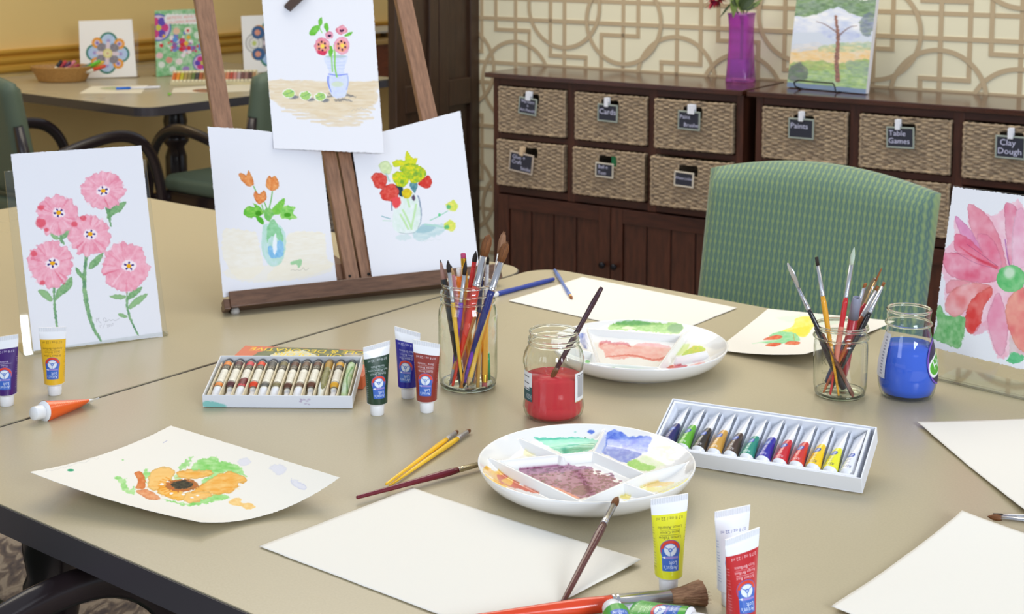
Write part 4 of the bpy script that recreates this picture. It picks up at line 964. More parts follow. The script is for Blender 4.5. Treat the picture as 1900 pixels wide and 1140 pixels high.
OR, OR2 = (222, 122, 56), (240, 170, 104)
def tulip(cv, P, c=OR, c2=OR2): cv.poly(P, c, col2=c2, warp=1.2, edge=.18, vs=(4, 5), a=.95)
def tulips(cv):
    B1, B2 = (238, 230, 208), (244, 240, 226)
    cv.poly([(416, 428), (430, 426), (470, 430), (482, 440), (490, 470), (494, 500), (470, 518), (440, 514), (424, 496), (412, 470)], B1, col2=B2, a=.75, warp=3, vs=(14, 6), f=2)
    cv.poly([(540, 436), (598, 433), (606, 450), (608, 480), (616, 496), (560, 516), (500, 518), (530, 480)], B1, col2=B2, a=.8, warp=3, vs=(18, 4), f=2)
    cv.poly([(424, 500), (600, 490), (610, 506), (540, 522), (450, 522)], (240, 234, 216), a=.6, warp=3, f=3, vs=(18, 4))
    for p in ([(475, 350), (481, 362)], [(510, 360), (508, 376), (504, 392)], [(491, 384), (494, 396)], [(496, 380), (502, 395)]): cv.stroke(p, 2.6, (116, 186, 96), f=1.4)
    tulip(cv, [(447, 326), (452, 325), (460, 330), (464, 322), (468, 324), (475, 342), (475, 348), (464, 350), (454, 342), (448, 332)]); tulip(cv, [(498, 340), (504, 331), (508, 335), (513, 331), (517, 334), (522, 346), (518, 356), (508, 359), (499, 352)]); tulip(cv, [(475, 364), (480, 359), (486, 364), (494, 358), (499, 364), (498, 375), (489, 382), (480, 378)], (220, 110, 50))
    G1, G2 = (96, 190, 60), (146, 208, 92)
    cv.poly([(456, 400), (462, 387), (478, 388), (474, 380), (488, 388), (494, 398), (486, 405), (470, 406)], G1, col2=G2, warp=2, edge=.1, vs=(6, 4)); cv.poly([(508, 394), (516, 384), (532, 371), (531, 384), (524, 400), (512, 402)], (104, 190, 70), col2=G2, warp=2, vs=(4, 6)); cv.poly([(524, 398), (532, 386), (540, 385), (552, 388), (548, 398), (556, 408), (540, 409), (528, 408)], (112, 196, 84), col2=(176, 222, 130), warp=2.4, vs=(5, 4))
    cv.poly([(494, 394), (508, 390), (512, 400), (506, 414), (496, 408)], (108, 186, 92), col2=(150, 204, 120), warp=2); cv.poly([(480, 404), (492, 408), (494, 419), (484, 414)], (86, 176, 50), warp=1); cv.ell((485, 399), (6, 5), (70, 150, 34), f=2, warp=1); cv.ell((538, 402), (6, 4), (74, 160, 40), f=2, warp=1)
    cv.poly([(493, 424), (500, 418), (520, 418), (532, 430), (536, 450), (532, 480), (520, 494), (505, 492), (494, 474), (491, 450)], (196, 226, 226), col2=(168, 216, 190), a=.85, warp=1.5, vs=(7, 14), f=1.6)
    cv.poly([(502, 424), (512, 410), (524, 424), (532, 444), (528, 460), (522, 446), (508, 440), (502, 452)], (112, 190, 120), col2=(150, 210, 160), warp=2, a=.8); cv.poly([(503, 462), (510, 458), (516, 470), (520, 450), (530, 450), (532, 474), (518, 480), (506, 476)], (112, 176, 226), col2=(150, 200, 236), warp=2, a=.9, f=2); cv.poly([(514, 440), (518, 436), (520, 460), (516, 474), (512, 462)], (240, 244, 250), warp=1, a=.9)
    cv.poly([(545, 487), (554, 484), (564, 482), (564, 492), (560, 498), (556, 492), (546, 492)], (158, 206, 158), warp=1, col2=(180, 216, 176)); brushsig(cv, [(546, 502), (550, 500), (553, 503), (557, 500), (561, 503), (566, 500), (568, 496), (571, 503), (577, 499)], (180, 176, 160))
bendL = lambda u, v: .006*(1-v)+.010*np.sin(PI*u)*(1-v)
onframe(EA, [(384, 238), (592, 262), (626, 529), (414, 552)], tulips, 'watercolor_painting', 'watercolour of three orange tulips in a glass, left sheet on the easel', res=(260, 370), off=.003, deckle=.0025, seed=8, bend=bendL)
def bouquet(cv):
    cv.poly([(758, 442), (775, 428), (830, 424), (812, 440), (790, 448), (770, 454)], (176, 208, 212), col2=(206, 226, 226), a=.75, warp=3, vs=(14, 4), f=2.5); cv.poly([(762, 438), (776, 424), (800, 428), (788, 438)], (140, 184, 196), a=.6, warp=2, f=2.5); cv.poly([(728, 446), (748, 441), (756, 450), (736, 452)], (200, 222, 222), a=.6, warp=2, f=2)
    cv.stroke([(790, 417), (806, 410), (824, 400)], 2, (150, 206, 180)); cv.stroke([(780, 424), (800, 426), (814, 429)], 4, (176, 216, 206), f=2); cv.ell((808, 407), (2.6, 3), (104, 204, 140))
    cv.stroke([(704, 408), (712, 411), (718, 413)], 2.2, (110, 166, 176), a=.8); cv.stroke([(706, 416), (720, 417)], 2, (180, 220, 190), a=.7)
    cv.poly([(720, 382), (724, 392), (722, 420), (728, 436), (744, 440), (764, 436), (774, 420), (772, 395), (764, 372), (754, 366), (740, 372)], (232, 240, 240), col2=(214, 232, 222), a=.95, warp=1.2, vs=(6, 10))
    for p in ([(736, 406), (744, 420), (750, 432)], [(764, 388), (760, 410), (756, 428)], [(748, 378), (752, 392)], [(740, 398), (748, 412), (756, 432)]): cv.stroke(p, 4.5, (184, 226, 158), a=.8, f=2)
    cv.stroke([(767, 372), (773, 392), (774, 415), (768, 432)], [3, 3, 2.4, 1], (112, 132, 160), a=.8, warp=1, f=1.6); cv.stroke([(720, 382), (721, 398)], 2.4, (96, 104, 140), a=.8, f=1.4); cv.stroke([(734, 438), (748, 441), (762, 438)], 1.2, (130, 150, 160), a=.7)
    R1, R2, Y1, Y2, G = (206, 52, 44), (226, 104, 92), (238, 222, 40), (186, 214, 60), (120, 178, 60)
    cv.poly([(726, 352), (738, 356), (742, 372), (734, 372), (730, 364)], (26, 66, 82), warp=1.4); cv.poly([(752, 350), (760, 340), (766, 352), (762, 366), (756, 362)], (70, 120, 140), warp=1.6, col2=(120, 170, 170))
    cv.poly([(697, 312), (706, 305), (716, 310), (720, 322), (714, 332), (702, 326), (698, 316)], (224, 236, 190), col2=(196, 216, 160), warp=1.6, edge=.1); cv.stroke([(710, 330), (716, 344)], 4, (150, 200, 190), a=.7)
    cv.poly([(720, 308), (734, 304), (742, 306), (746, 288), (752, 296), (758, 302), (766, 302), (762, 314), (752, 322), (738, 316), (726, 318)], Y2, col2=Y1, warp=2, vs=(5, 5), edge=.1)
    cv.poly([(734, 318), (752, 312), (770, 316), (782, 328), (778, 342), (762, 350), (748, 340), (738, 330)], Y1, col2=G, warp=2.2, vs=(5, 5), edge=.14); cv.poly([(720, 334), (728, 326), (742, 330), (750, 342), (744, 354), (728, 352)], (150, 200, 50), col2=Y1, warp=2, vs=(4, 4), edge=.14); cv.poly([(738, 364), (748, 358), (757, 366), (750, 376), (740, 374)], Y1, col2=(206, 176, 40), warp=1.4, edge=.12)
    for x, y in ((762, 332), (738, 346)): cv.ell((x, y), (4, 4), (84, 146, 70), f=3, a=.6, warp=1)
    cv.poly([(685, 336), (690, 328), (702, 328), (710, 334), (712, 348), (704, 358), (692, 354), (688, 344)], R1, col2=R2, warp=1.8, edge=.14, vs=(5, 5)); cv.poly([(700, 364), (710, 352), (724, 350), (732, 362), (730, 378), (718, 382), (704, 376)], R1, col2=R2, warp=1.8, edge=.14, vs=(5, 5)); cv.poly([(722, 376), (734, 374), (736, 388), (728, 394), (722, 388)], (230, 80, 84), warp=1.4, f=3); cv.poly([(768, 350), (780, 338), (788, 336), (793, 346), (790, 356), (778, 358)], R1, col2=R2, warp=1.6, edge=.14)
    cv.ell((759, 376), (3, 5), (88, 70, 96), f=2, warp=1)
    for cx, cy in ((831, 390), (827, 426)): cv.poly([(cx-11, cy-2), (cx-4, cy-6), (cx+2, cy-10), (cx+10, cy-6), (cx+13, cy+2), (cx+8, cy+9), (cx-6, cy+8)], (200, 222, 90), col2=(236, 226, 110), warp=2.4, vs=(4, 4), f=2); cv.ell((cx-5, cy+3), (5, 4), (76, 176, 130), f=2.4, warp=1.4, a=.8)
    brushsig(cv, [(770, 452), (778, 450), (780, 456), (786, 451), (794, 453), (800, 449), (806, 452), (812, 450)], (214, 222, 224))
onframe(EA, [(650, 262), (849, 212), (888, 500), (690, 521)], bouquet, 'watercolor_painting', 'watercolour of red and yellow flowers in a jar, right sheet on the easel', res=(260, 360), off=.003, deckle=.003, seed=18, bend=lambda u, v: .004+.012*u*(1-v))
def pansies(cv):
    BR, BR2 = (218, 196, 160), (232, 218, 192)
    cv.poly([(494, 158), (560, 159), (699, 160), (694, 176), (698, 190), (688, 204), (660, 214), (600, 226), (560, 214), (520, 206), (500, 190), (498, 172)], (222, 202, 168), col2=(234, 220, 196), a=.8, warp=5, ws=14, vs=(40, 5), f=3)
    for k, (x0, x1, y) in enumerate([(494, 700, 160), (500, 694, 166), (496, 690, 172), (508, 690, 178), (500, 692, 184), (498, 696, 190), (512, 690, 196), (522, 688, 202), (528, 692, 208), (520, 686, 214), (540, 680, 220), (548, 690, 226), (574, 668, 232), (592, 664, 238)]):
        cv.stroke([(x0, y), ((x0+x1)/2, y+1), (x1, y+1)], [5, 8.5, 5], BR, col2=BR2, a=.8, f=2.4, warp=2.2, ws=14, vs=(30, 5), var=.12)
    for x, y in ((533, 181), (563, 185), (590, 187)):
        cv.ell((x+8, y+7), (9, 3), (86, 96, 116), f=3, a=.7, warp=1.5); cv.ell((x, y), (11.5, 8.5), (240, 240, 232), warp=1.5); cv.ell((x, y), (10, 7.2), (190, 218, 120), col2=(150, 200, 120), warp=2, vs=(4, 4)); cv.stroke([(x-7, y+2), (x, y), (x+7, y-4)], 1.3, (80, 150, 110), a=.7)
    for p in ([(604, 187), (625, 184), (652, 186)], [(618, 194), (632, 192), (650, 196)], [(606, 182), (612, 184)], [(640, 183), (656, 188)]): cv.stroke(p, [4, 7, 2], (84, 88, 100), a=.6, f=3.5, warp=2.4)
    cv.poly([(599, 112), (640, 110), (638, 126), (635, 140), (642, 156), (640, 178), (634, 188), (616, 189), (606, 174), (604, 156), (607, 142), (602, 128)], (222, 228, 246), col2=(206, 216, 244), a=.95, warp=.8, vs=(8, 4))
    cv.poly([(606, 146), (640, 146), (643, 162), (636, 186), (618, 188), (607, 168)], (204, 212, 248), col2=(216, 226, 236), a=.9, warp=1); cv.stroke([(605, 150), (604, 162), (610, 178)], [4, 4, 2], (104, 126, 226), a=.8, f=2); cv.stroke([(606, 145), (622, 148), (641, 145)], 2.6, (112, 132, 232), a=.85, f=1.6); cv.stroke([(641, 146), (643, 160), (639, 174)], 2, (130, 150, 226), a=.6, f=1.6)
    for y in (116, 122, 128, 134): cv.stroke([(604, y), (620, y+1.5), (636, y)], 1, (176, 190, 226), a=.7)
    cv.ell((620, 112), (20, 3), (176, 196, 196), f=1.6, a=.8); cv.ell((622, 164), (11, 5), (206, 222, 170), a=.6, f=3)
    for p, w in (([(617, 90), (618, 112), (617, 130), (621, 150)], 4), ([(611, 100), (612, 120), (613, 140)], 3), ([(588, 54), (594, 66)], 2.4), ([(606, 90), (609, 110)], 5)): cv.stroke(p, w, (132, 206, 84), a=.85, f=1.6)
    for P in ([(571, 66), (578, 54), (590, 52), (588, 62), (580, 71), (572, 71)], [(588, 50), (588, 42), (593, 36), (595, 46), (592, 53)], [(598, 50), (604, 48), (607, 58), (604, 66), (599, 58)], [(636, 72), (644, 66), (652, 65), (648, 71), (640, 74)], [(605, 96), (612, 92), (614, 104), (608, 112)]): cv.poly(P, (104, 188, 60), col2=(130, 206, 90), warp=1, edge=.1)
    for cx, cy, rx, ry, c in ((594, 92, 14, 17, (226, 120, 146)), (631, 91, 15, 17, (232, 150, 178)), (608, 71, 7.5, 7.5, (224, 140, 170)), (631, 61, 11, 9, (222, 120, 140))):
        cv.ell((cx, cy), (rx, ry), c, col2=(244, 186, 200), warp=2, edge=.12, vs=(5, 5))
        if rx > 10 and ry > 10: cv.ell((cx, cy+1), (rx*.72, ry*.66), (238, 160, 120), f=3, a=.8, warp=1); cv.ell((cx+1, cy), (3.6, 4), (246, 216, 90), f=1.6)
        for k in range(6 if ry > 10 else 3): t = k*PI/3+.4; q = .48 if ry > 10 else .25; cv.ell((cx+rx*q*math.cos(t), cy+ry*q*math.sin(t)), (1.8, 2.2), (64, 28, 66), f=1)
    cv.poly([(586, 100), (600, 102), (604, 96), (600, 108), (590, 108)], (206, 40, 76), a=.8, f=2, warp=1)
    brushsig(cv, [(648, 214), (652, 210), (656, 213), (660, 208), (662, 212), (668, 206), (670, 212), (676, 209)], (190, 186, 180))
onframe(EA, [(484, -30), (690, -30), (709, 290), (505, 281)], pansies, 'watercolor_painting', 'watercolour of pink pansies in a blue-white vase, topmost sheet clamped on the easel', res=(260, 400), off=.009, deckle=.003, seed=28, bend=lambda u, v: .006*v+.007*v*v)

# right sheet and holder
fr = holder('clear acrylic holder behind the large pink flower at the right edge', (1738, 702), -43.3, 7.0, .2175, .28)
def bigflower(cv):
    g1, g2 = (96, 176, 96), (156, 208, 146)
    cv.poly([(1736, 572), (1744, 562), (1752, 576), (1760, 582), (1790, 584), (1788, 612), (1784, 634), (1776, 648), (1764, 642), (1744, 634), (1730, 624), (1738, 608), (1740, 592)], g1, col2=g2, warp=3, edge=.08, vs=(9, 12), a=.92)
    cv.poly([(1872, 620), (1884, 614), (1890, 640), (1900, 644), (1896, 668), (1884, 674), (1866, 670), (1872, 658)], (92, 190, 128), col2=(120, 206, 150), warp=2)
    petals = [([(1796, 378), (1812, 382), (1832, 398), (1852, 430), (1866, 480), (1868, 500), (1840, 480), (1812, 450), (1798, 410)], (230, 130, 150), (244, 180, 196)),
              ([(1772, 398), (1790, 410), (1806, 430), (1822, 462), (1800, 452), (1782, 430)], (216, 120, 170), (240, 176, 210)),
              ([(1770, 440), (1776, 428), (1800, 440), (1830, 470), (1846, 492), (1850, 506), (1800, 486), (1775, 462)], (228, 90, 124), (242, 160, 180)),
              ([(1748, 466), (1756, 464), (1790, 466), (1850, 492), (1846, 516), (1800, 518), (1764, 506), (1752, 488)], (226, 96, 126), (244, 180, 198)),
              ([(1862, 380), (1874, 376), (1884, 386), (1890, 420), (1880, 470), (1872, 490), (1866, 440)], (240, 190, 206), (228, 120, 150)),
              ([(1884, 392), (1900, 392), (1905, 480), (1880, 490), (1876, 440)], (238, 170, 196), (246, 206, 222)),
              ([(1812, 432), (1830, 430), (1848, 448), (1858, 480), (1856, 498), (1838, 484), (1820, 460)], (240, 176, 196), (232, 110, 140)),
              ([(1756, 524), (1764, 514), (1790, 514), (1800, 520), (1776, 530), (1758, 540)], (238, 170, 180), (230, 130, 140)),
              ([(1754, 572), (1762, 538), (1796, 520), (1840, 524), (1820, 540), (1796, 566), (1776, 584)], (230, 120, 120), (246, 190, 190)),
              ([(1790, 604), (1794, 568), (1808, 544), (1836, 526), (1840, 540), (1824, 566), (1818, 600), (1804, 618)], (222, 60, 56), (240, 150, 140)),
              ([(1830, 590), (1838, 560), (1850, 536), (1862, 560), (1870, 610), (1862, 650), (1854, 660), (1842, 640)], (240, 180, 200), (234, 140, 170)),
              ([(1866, 560), (1880, 536), (1900, 530), (1905, 640), (1890, 646), (1876, 622), (1866, 590)], (230, 110, 110), (244, 170, 150))]
    cv.poly([(1772, 402), (1796, 430), (1798, 380), (1840, 398), (1864, 384), (1900, 388), (1912, 640), (1880, 650), (1850, 664), (1826, 600), (1800, 614), (1792, 584), (1756, 570), (1754, 520), (1746, 470), (1770, 440)], (244, 176, 196), col2=(250, 214, 224), warp=3, vs=(20, 20), a=.85, f=2)
    for P, a, b_ in petals: cv.poly(P, a, col2=b_, warp=2, edge=.12, vs=(26, 30), a=.93)
    cv.poly([(1810, 606), (1830, 590), (1832, 608), (1806, 620)], (236, 170, 190), a=.7, warp=2, f=2)
    cv.stroke([(1780, 452), (1810, 474), (1848, 490)], [1, 5, 9], (214, 40, 60), a=.55, f=4); cv.stroke([(1864, 440), (1868, 470), (1872, 486)], 3, (150, 70, 160), a=.6, f=2); cv.stroke([(1794, 448), (1820, 466), (1850, 488)], 1, (120, 50, 100), a=.6); cv.stroke([(1770, 460), (1810, 484), (1848, 492)], 1, (120, 60, 110), a=.5)
    cv.ell((1875, 511), (27, 25), (150, 214, 150), col2=(96, 190, 112), warp=1.6, edge=.05, vs=(14, 14)); cv.ell((1872, 500), (10, 10), (226, 240, 220), f=8, a=.8)
onframe(fr, [(1768, 347), (2003, 377), (1980, 706), (1729, 645)], bigflower, 'watercolor_painting', 'watercolour of one huge pink flower, standing at the right picture edge', base=(240, 241, 246), res=(330, 430), deckle=.005, seed=38, bend=lambda u, v: -.0002*u)

# sheets lying on the table
def flat(name, label, Q, zc, paint=None, res=(40, 40), base=(243, 239, 229), deckle=.003, p=2.4, sag=None, seed=6, cat='paper'):
    """Q: corners TL TR BR BL as seen; zc: lift of each corner above the table top"""
    C = [T(*q, TZ+.0012+h) for q, h in zip(Q, zc)]; C = [np.array([c[0], c[1], TZ+.0012]) for c in C]
    def zf(u, v):
        u, v = np.clip(u, 0, 1), np.clip(v, 0, 1)
        return zc[0]*((1-u)*(1-v))**p + zc[1]*(u*(1-v))**p + zc[2]*(u*v)**p + zc[3]*((1-u)*v)**p + (sag(u, v) if sag else 0)
    cv = Canvas(res[0], res[1], base, Q, seed=seed) if paint else base
    if paint:      # the drawing follows the curled surface
        q0 = np.array(Q); bx0, by0 = q0.min(0)-4; bx1, by1 = q0.max(0)+14
        pc_ = Canvas(int((bx1-bx0)*1.25), int((by1-by0)*1.6), base, [(bx0, by0), (bx1, by0), (bx1, by1), (bx0, by1)], seed=seed); paint(pc_)
        uu, vv = np.meshgrid(np.linspace(0, 1, cv.w), np.linspace(0, 1, cv.h)); X, Y, Z = quadfn(C, zf)(uu, vv)
        w_ = Y*_F[1]+(Z-HCAM)*_F[2]; sx_ = CX+FPX*X/w_; sy_ = CY-FPX*(Y*_U[1]+(Z-HCAM)*_U[2])/w_
        cv.a = pc_.sample((sx_-bx0)/(bx1-bx0), (sy_-by0)/(by1-by0))
    s = sheet(name, cv, quadfn(C, zf), M_PAPERV, .0004, deckle, seed, res=res); return tag(s, label, cat)
def rect(A, B, D, ab=None, ad=None):
    """photo corners A (top left), towards B (top right) and D (bottom left) -> four photo corners of a true rectangle on the table"""
    a, b_, d = T(*A, TZ+.0012), T(*B, TZ+.0012), T(*D, TZ+.0012); u = b_-a; w = d-a
    if ab: u = u/np.linalg.norm(u)*ab
    if ad: w = w/np.linalg.norm(w)*ad
    return [Pj(a), Pj(a+u), Pj(a+u+w), Pj(a+w)]
flat('blank_paper', 'blank cream sheet in the centre foreground under the slanting brush', rect((765, 905), (1190, 1038), (481, 1014)), [.001, .004, .001, .0005], res=(60, 60), deckle=.002)
flat('blank_paper', 'blank white sheet at the back of the table, under the small blue brush', rect((1080, 514), (1367, 571), (943, 558)), [0, .001, 0, .001], res=(60, 60))
flat('blank_paper', 'blank white sheet on the right, its corner pointing at the paint box', rect((1703, 783), (1900, 776), (1900, 943), .229, .318), [.004, 0, 0, .006], res=(60, 60))
flat('blank_paper', 'blank white sheet in the bottom right corner, two brushes resting on it', rect((1785, 948), (1900, 985), (1520, 1141), .229, .305), [.012, 0, 0, .004], res=(60, 60), p=2)
def yellowvase(cv):
    cv.poly([(1440, 590), (1530, 584), (1560, 600), (1500, 604)], (216, 236, 214), a=.5, f=3, warp=3); 
    cv.poly([(1446, 616), (1470, 606), (1478, 590), (1508, 588), (1512, 600), (1500, 620), (1492, 626), (1474, 622)], (248, 232, 96), col2=(252, 238, 150), warp=1.6, vs=(10, 5)); cv.poly([(1462, 614), (1500, 606), (1500, 618), (1490, 624), (1472, 620)], (244, 222, 60), a=.6, f=3, warp=2)
    cv.poly([(1426, 624), (1446, 616), (1474, 618), (1484, 632), (1466, 634), (1446, 638), (1412, 636), (1440, 630)], (140, 214, 150), col2=(180, 226, 180), warp=1.6, vs=(7, 3)); cv.stroke([(1396, 638), (1420, 634), (1440, 632)], [1, 3, 3], (190, 232, 190), f=2)
    for P in ([(1417, 631), (1428, 625), (1442, 622), (1452, 625), (1442, 630)], [(1420, 642), (1430, 637), (1450, 637), (1440, 643)], [(1456, 639), (1466, 633), (1484, 635), (1480, 640)]): cv.poly(P, (226, 92, 60), col2=(240, 150, 110), warp=.8, edge=.1)
    cv.stroke([(1472, 620), (1474, 632)], 1.2, (210, 150, 60))
flat('watercolor_painting', 'unfinished watercolour of red tulips in a yellow vase, lying behind the brush jar', [(1425, 573), (1660, 596), (1493, 657), (1330, 648)], [.0, .0, .02, .004], yellowvase, res=(230, 200), p=1.6, seed=14, cat='painting', deckle=.002)
def orangeflower(cv):
    G1, G2, O1, O2 = (120, 206, 90), (188, 232, 160), (242, 168, 62), (246, 194, 110)
    for P, a in (([(330, 868), (350, 852), (356, 848), (352, 862), (338, 874)], .7), ([(352, 876), (364, 858), (384, 850), (400, 848), (404, 858), (420, 856), (440, 866), (460, 884), (440, 880), (418, 878), (400, 888), (372, 880)], .9), ([(214, 884), (226, 886), (236, 898), (238, 912), (248, 904), (250, 916), (240, 916), (228, 908)], .85), ([(264, 880), (272, 870), (278, 886), (268, 894)], .9), ([(292, 924), (310, 930), (340, 934), (372, 928), (400, 916), (424, 922), (396, 932), (350, 938), (318, 934)], .9), ([(374, 890), (400, 884), (392, 896), (378, 900)], .8), ([(314, 896), (330, 878), (340, 884), (330, 898)], .6)): cv.poly(P, G1, col2=G2, a=a, warp=6, ws=8, vs=(14, 7), f=2)
    for P, c in (([(276, 892), (280, 876), (300, 868), (318, 868), (324, 880), (318, 892), (322, 898), (308, 900), (296, 912), (276, 906), (271, 898)], O2), ([(328, 880), (344, 873), (392, 874), (394, 880), (368, 888), (340, 888)], O1), ([(372, 900), (400, 882), (426, 877), (446, 880), (458, 892), (444, 898), (432, 912), (400, 918), (378, 914), (352, 916)], O1), ([(292, 908), (310, 900), (340, 912), (352, 924), (330, 930), (306, 922)], (246, 172, 48)), ([(344, 916), (380, 912), (394, 920), (370, 930), (342, 932)], O2)): cv.poly(P, c, col2=(250, 202, 120), a=.95, warp=4.5, ws=9, edge=.2, vs=(18, 7))
    cv.poly([(250, 878), (262, 876), (268, 886), (270, 900), (266, 908), (252, 906), (256, 892)], (216, 116, 56), col2=(230, 150, 90), warp=1.8, edge=.1); cv.poly([(252, 912), (270, 908), (284, 914), (298, 926), (280, 928), (262, 920)], (240, 178, 130), col2=(226, 140, 90), warp=1.8, edge=.1)
    for k in range(9): t = 2.2+k*.22; cv.stroke([(338+14*math.cos(t), 901+6*math.sin(t)), (338+44*math.cos(t), 901+20*math.sin(t))], [2, 3], (238, 140, 20), a=.6, f=1.6)
    rs = random.Random(4)
    for _ in range(46):
        x, y = rs.uniform(272, 450), rs.gauss(902, 14); y = min(max(y, 872), 930)
        if abs(x-338) < 28 and abs(y-901) < 11: continue
        cv.stroke([(x, y), (x+rs.uniform(6, 26), y+rs.uniform(-3, 3))], rs.uniform(1.5, 4), rs.choice([(244, 176, 70), (248, 206, 130), (238, 150, 44), (240, 162, 60)]), a=.4, f=3, warp=2) if (((x-345)/105)**2+((y-900)/24)**2 < 1 and x < 452) else None
    for x, y in ((312, 894), (322, 890), (300, 899), (366, 920), (356, 924), (318, 916), (340, 918)): cv.ell((x, y), (3.4, 1.6), (247, 244, 236), warp=1.5)
    cv.ell((338, 901), (31, 12), (206, 110, 50), col2=(170, 120, 70), warp=4, ws=4, vs=(4, 3)); cv.ell((338, 900), (20, 8), (54, 50, 44), col2=(90, 84, 60), warp=4, ws=4, vs=(5, 3), f=2)
    cv.poly([(424, 932), (436, 925), (448, 926), (448, 934), (466, 934), (474, 942), (458, 946), (446, 940), (432, 938)], (246, 200, 120), col2=(250, 216, 150), warp=1.6, vs=(5, 4))
    cv.ell((131, 873), (6.5, 2.2), (40, 160, 110)); cv.ell((228, 854), (2, 1), (140, 210, 120)); cv.stroke([(303, 822), (310, 818)], 1.2, (160, 160, 200))
    for P in ([(440, 856), (456, 850), (466, 858), (450, 866)], [(500, 866), (520, 862), (532, 872), (520, 882), (508, 878)], [(540, 890), (556, 894), (570, 906), (560, 910), (546, 902)]): cv.poly(P, (214, 216, 238), a=.5, warp=3, f=3, edge=.1); 
    cv.stroke([(541, 888), (540, 898), (556, 908), (570, 908), (566, 900), (552, 896)], 1, (176, 178, 214), a=.6)
    brushsig(cv, [(84, 876), (92, 872), (96, 875), (104, 870), (108, 872), (116, 866), (120, 870), (126, 864), (130, 866), (142, 860), (150, 858), (158, 860), (166, 853), (174, 850), (180, 854), (184, 848)], (206, 204, 200))
def sagf(u, v): return 0*u
flat('watercolor_painting', 'curled watercolour of an orange flower lying at the near left table corner', [(317, 790), (630, 886), (372, 969), (55, 876)], [.006, .03, .012, .034], orangeflower, res=(400, 330), p=1, sag=lambda u, v: -4*v*(1-v)*(.008+.008*u)-.02*u*(1-u)*v, seed=44, cat='painting', deckle=.003)
# ================================================================== brushes and pencils
WHT = mat('white plastic', (240, 241, 244), .3, coat=0) if False else mat('white plastic', (240, 241, 244), .3)
SIL = mat('nickel ferrule', (206, 206, 210), .22, 1.0); SIL2 = mat('dull aluminium ferrule', (196, 198, 204), .38, .9); BRASS = mat('brass ferrule', (226, 178, 60), .25, 1.0)
def hairmat(name, c1, c2):
    return woodmat(name, c1, c2, (260, 260, 12), .6, 3, .6, .3)
HB = hairmat('brown brush hair', (84, 50, 28), (150, 96, 54)); HG = hairmat('light brown brush hair', (120, 84, 60), (186, 140, 106)); HK = hairmat('black brush hair', (26, 22, 22), (58, 48, 44)); HW = hairmat('pale bristle hair', (176, 196, 176), (214, 224, 206)); HR = hairmat('russet brush hair', (120, 66, 30), (176, 110, 60))
def frm(a, b):
    d = np.asarray(b)-np.asarray(a); return Vector(d.tolist()).to_track_quat('Z', 'Y'), float(np.linalg.norm(d))
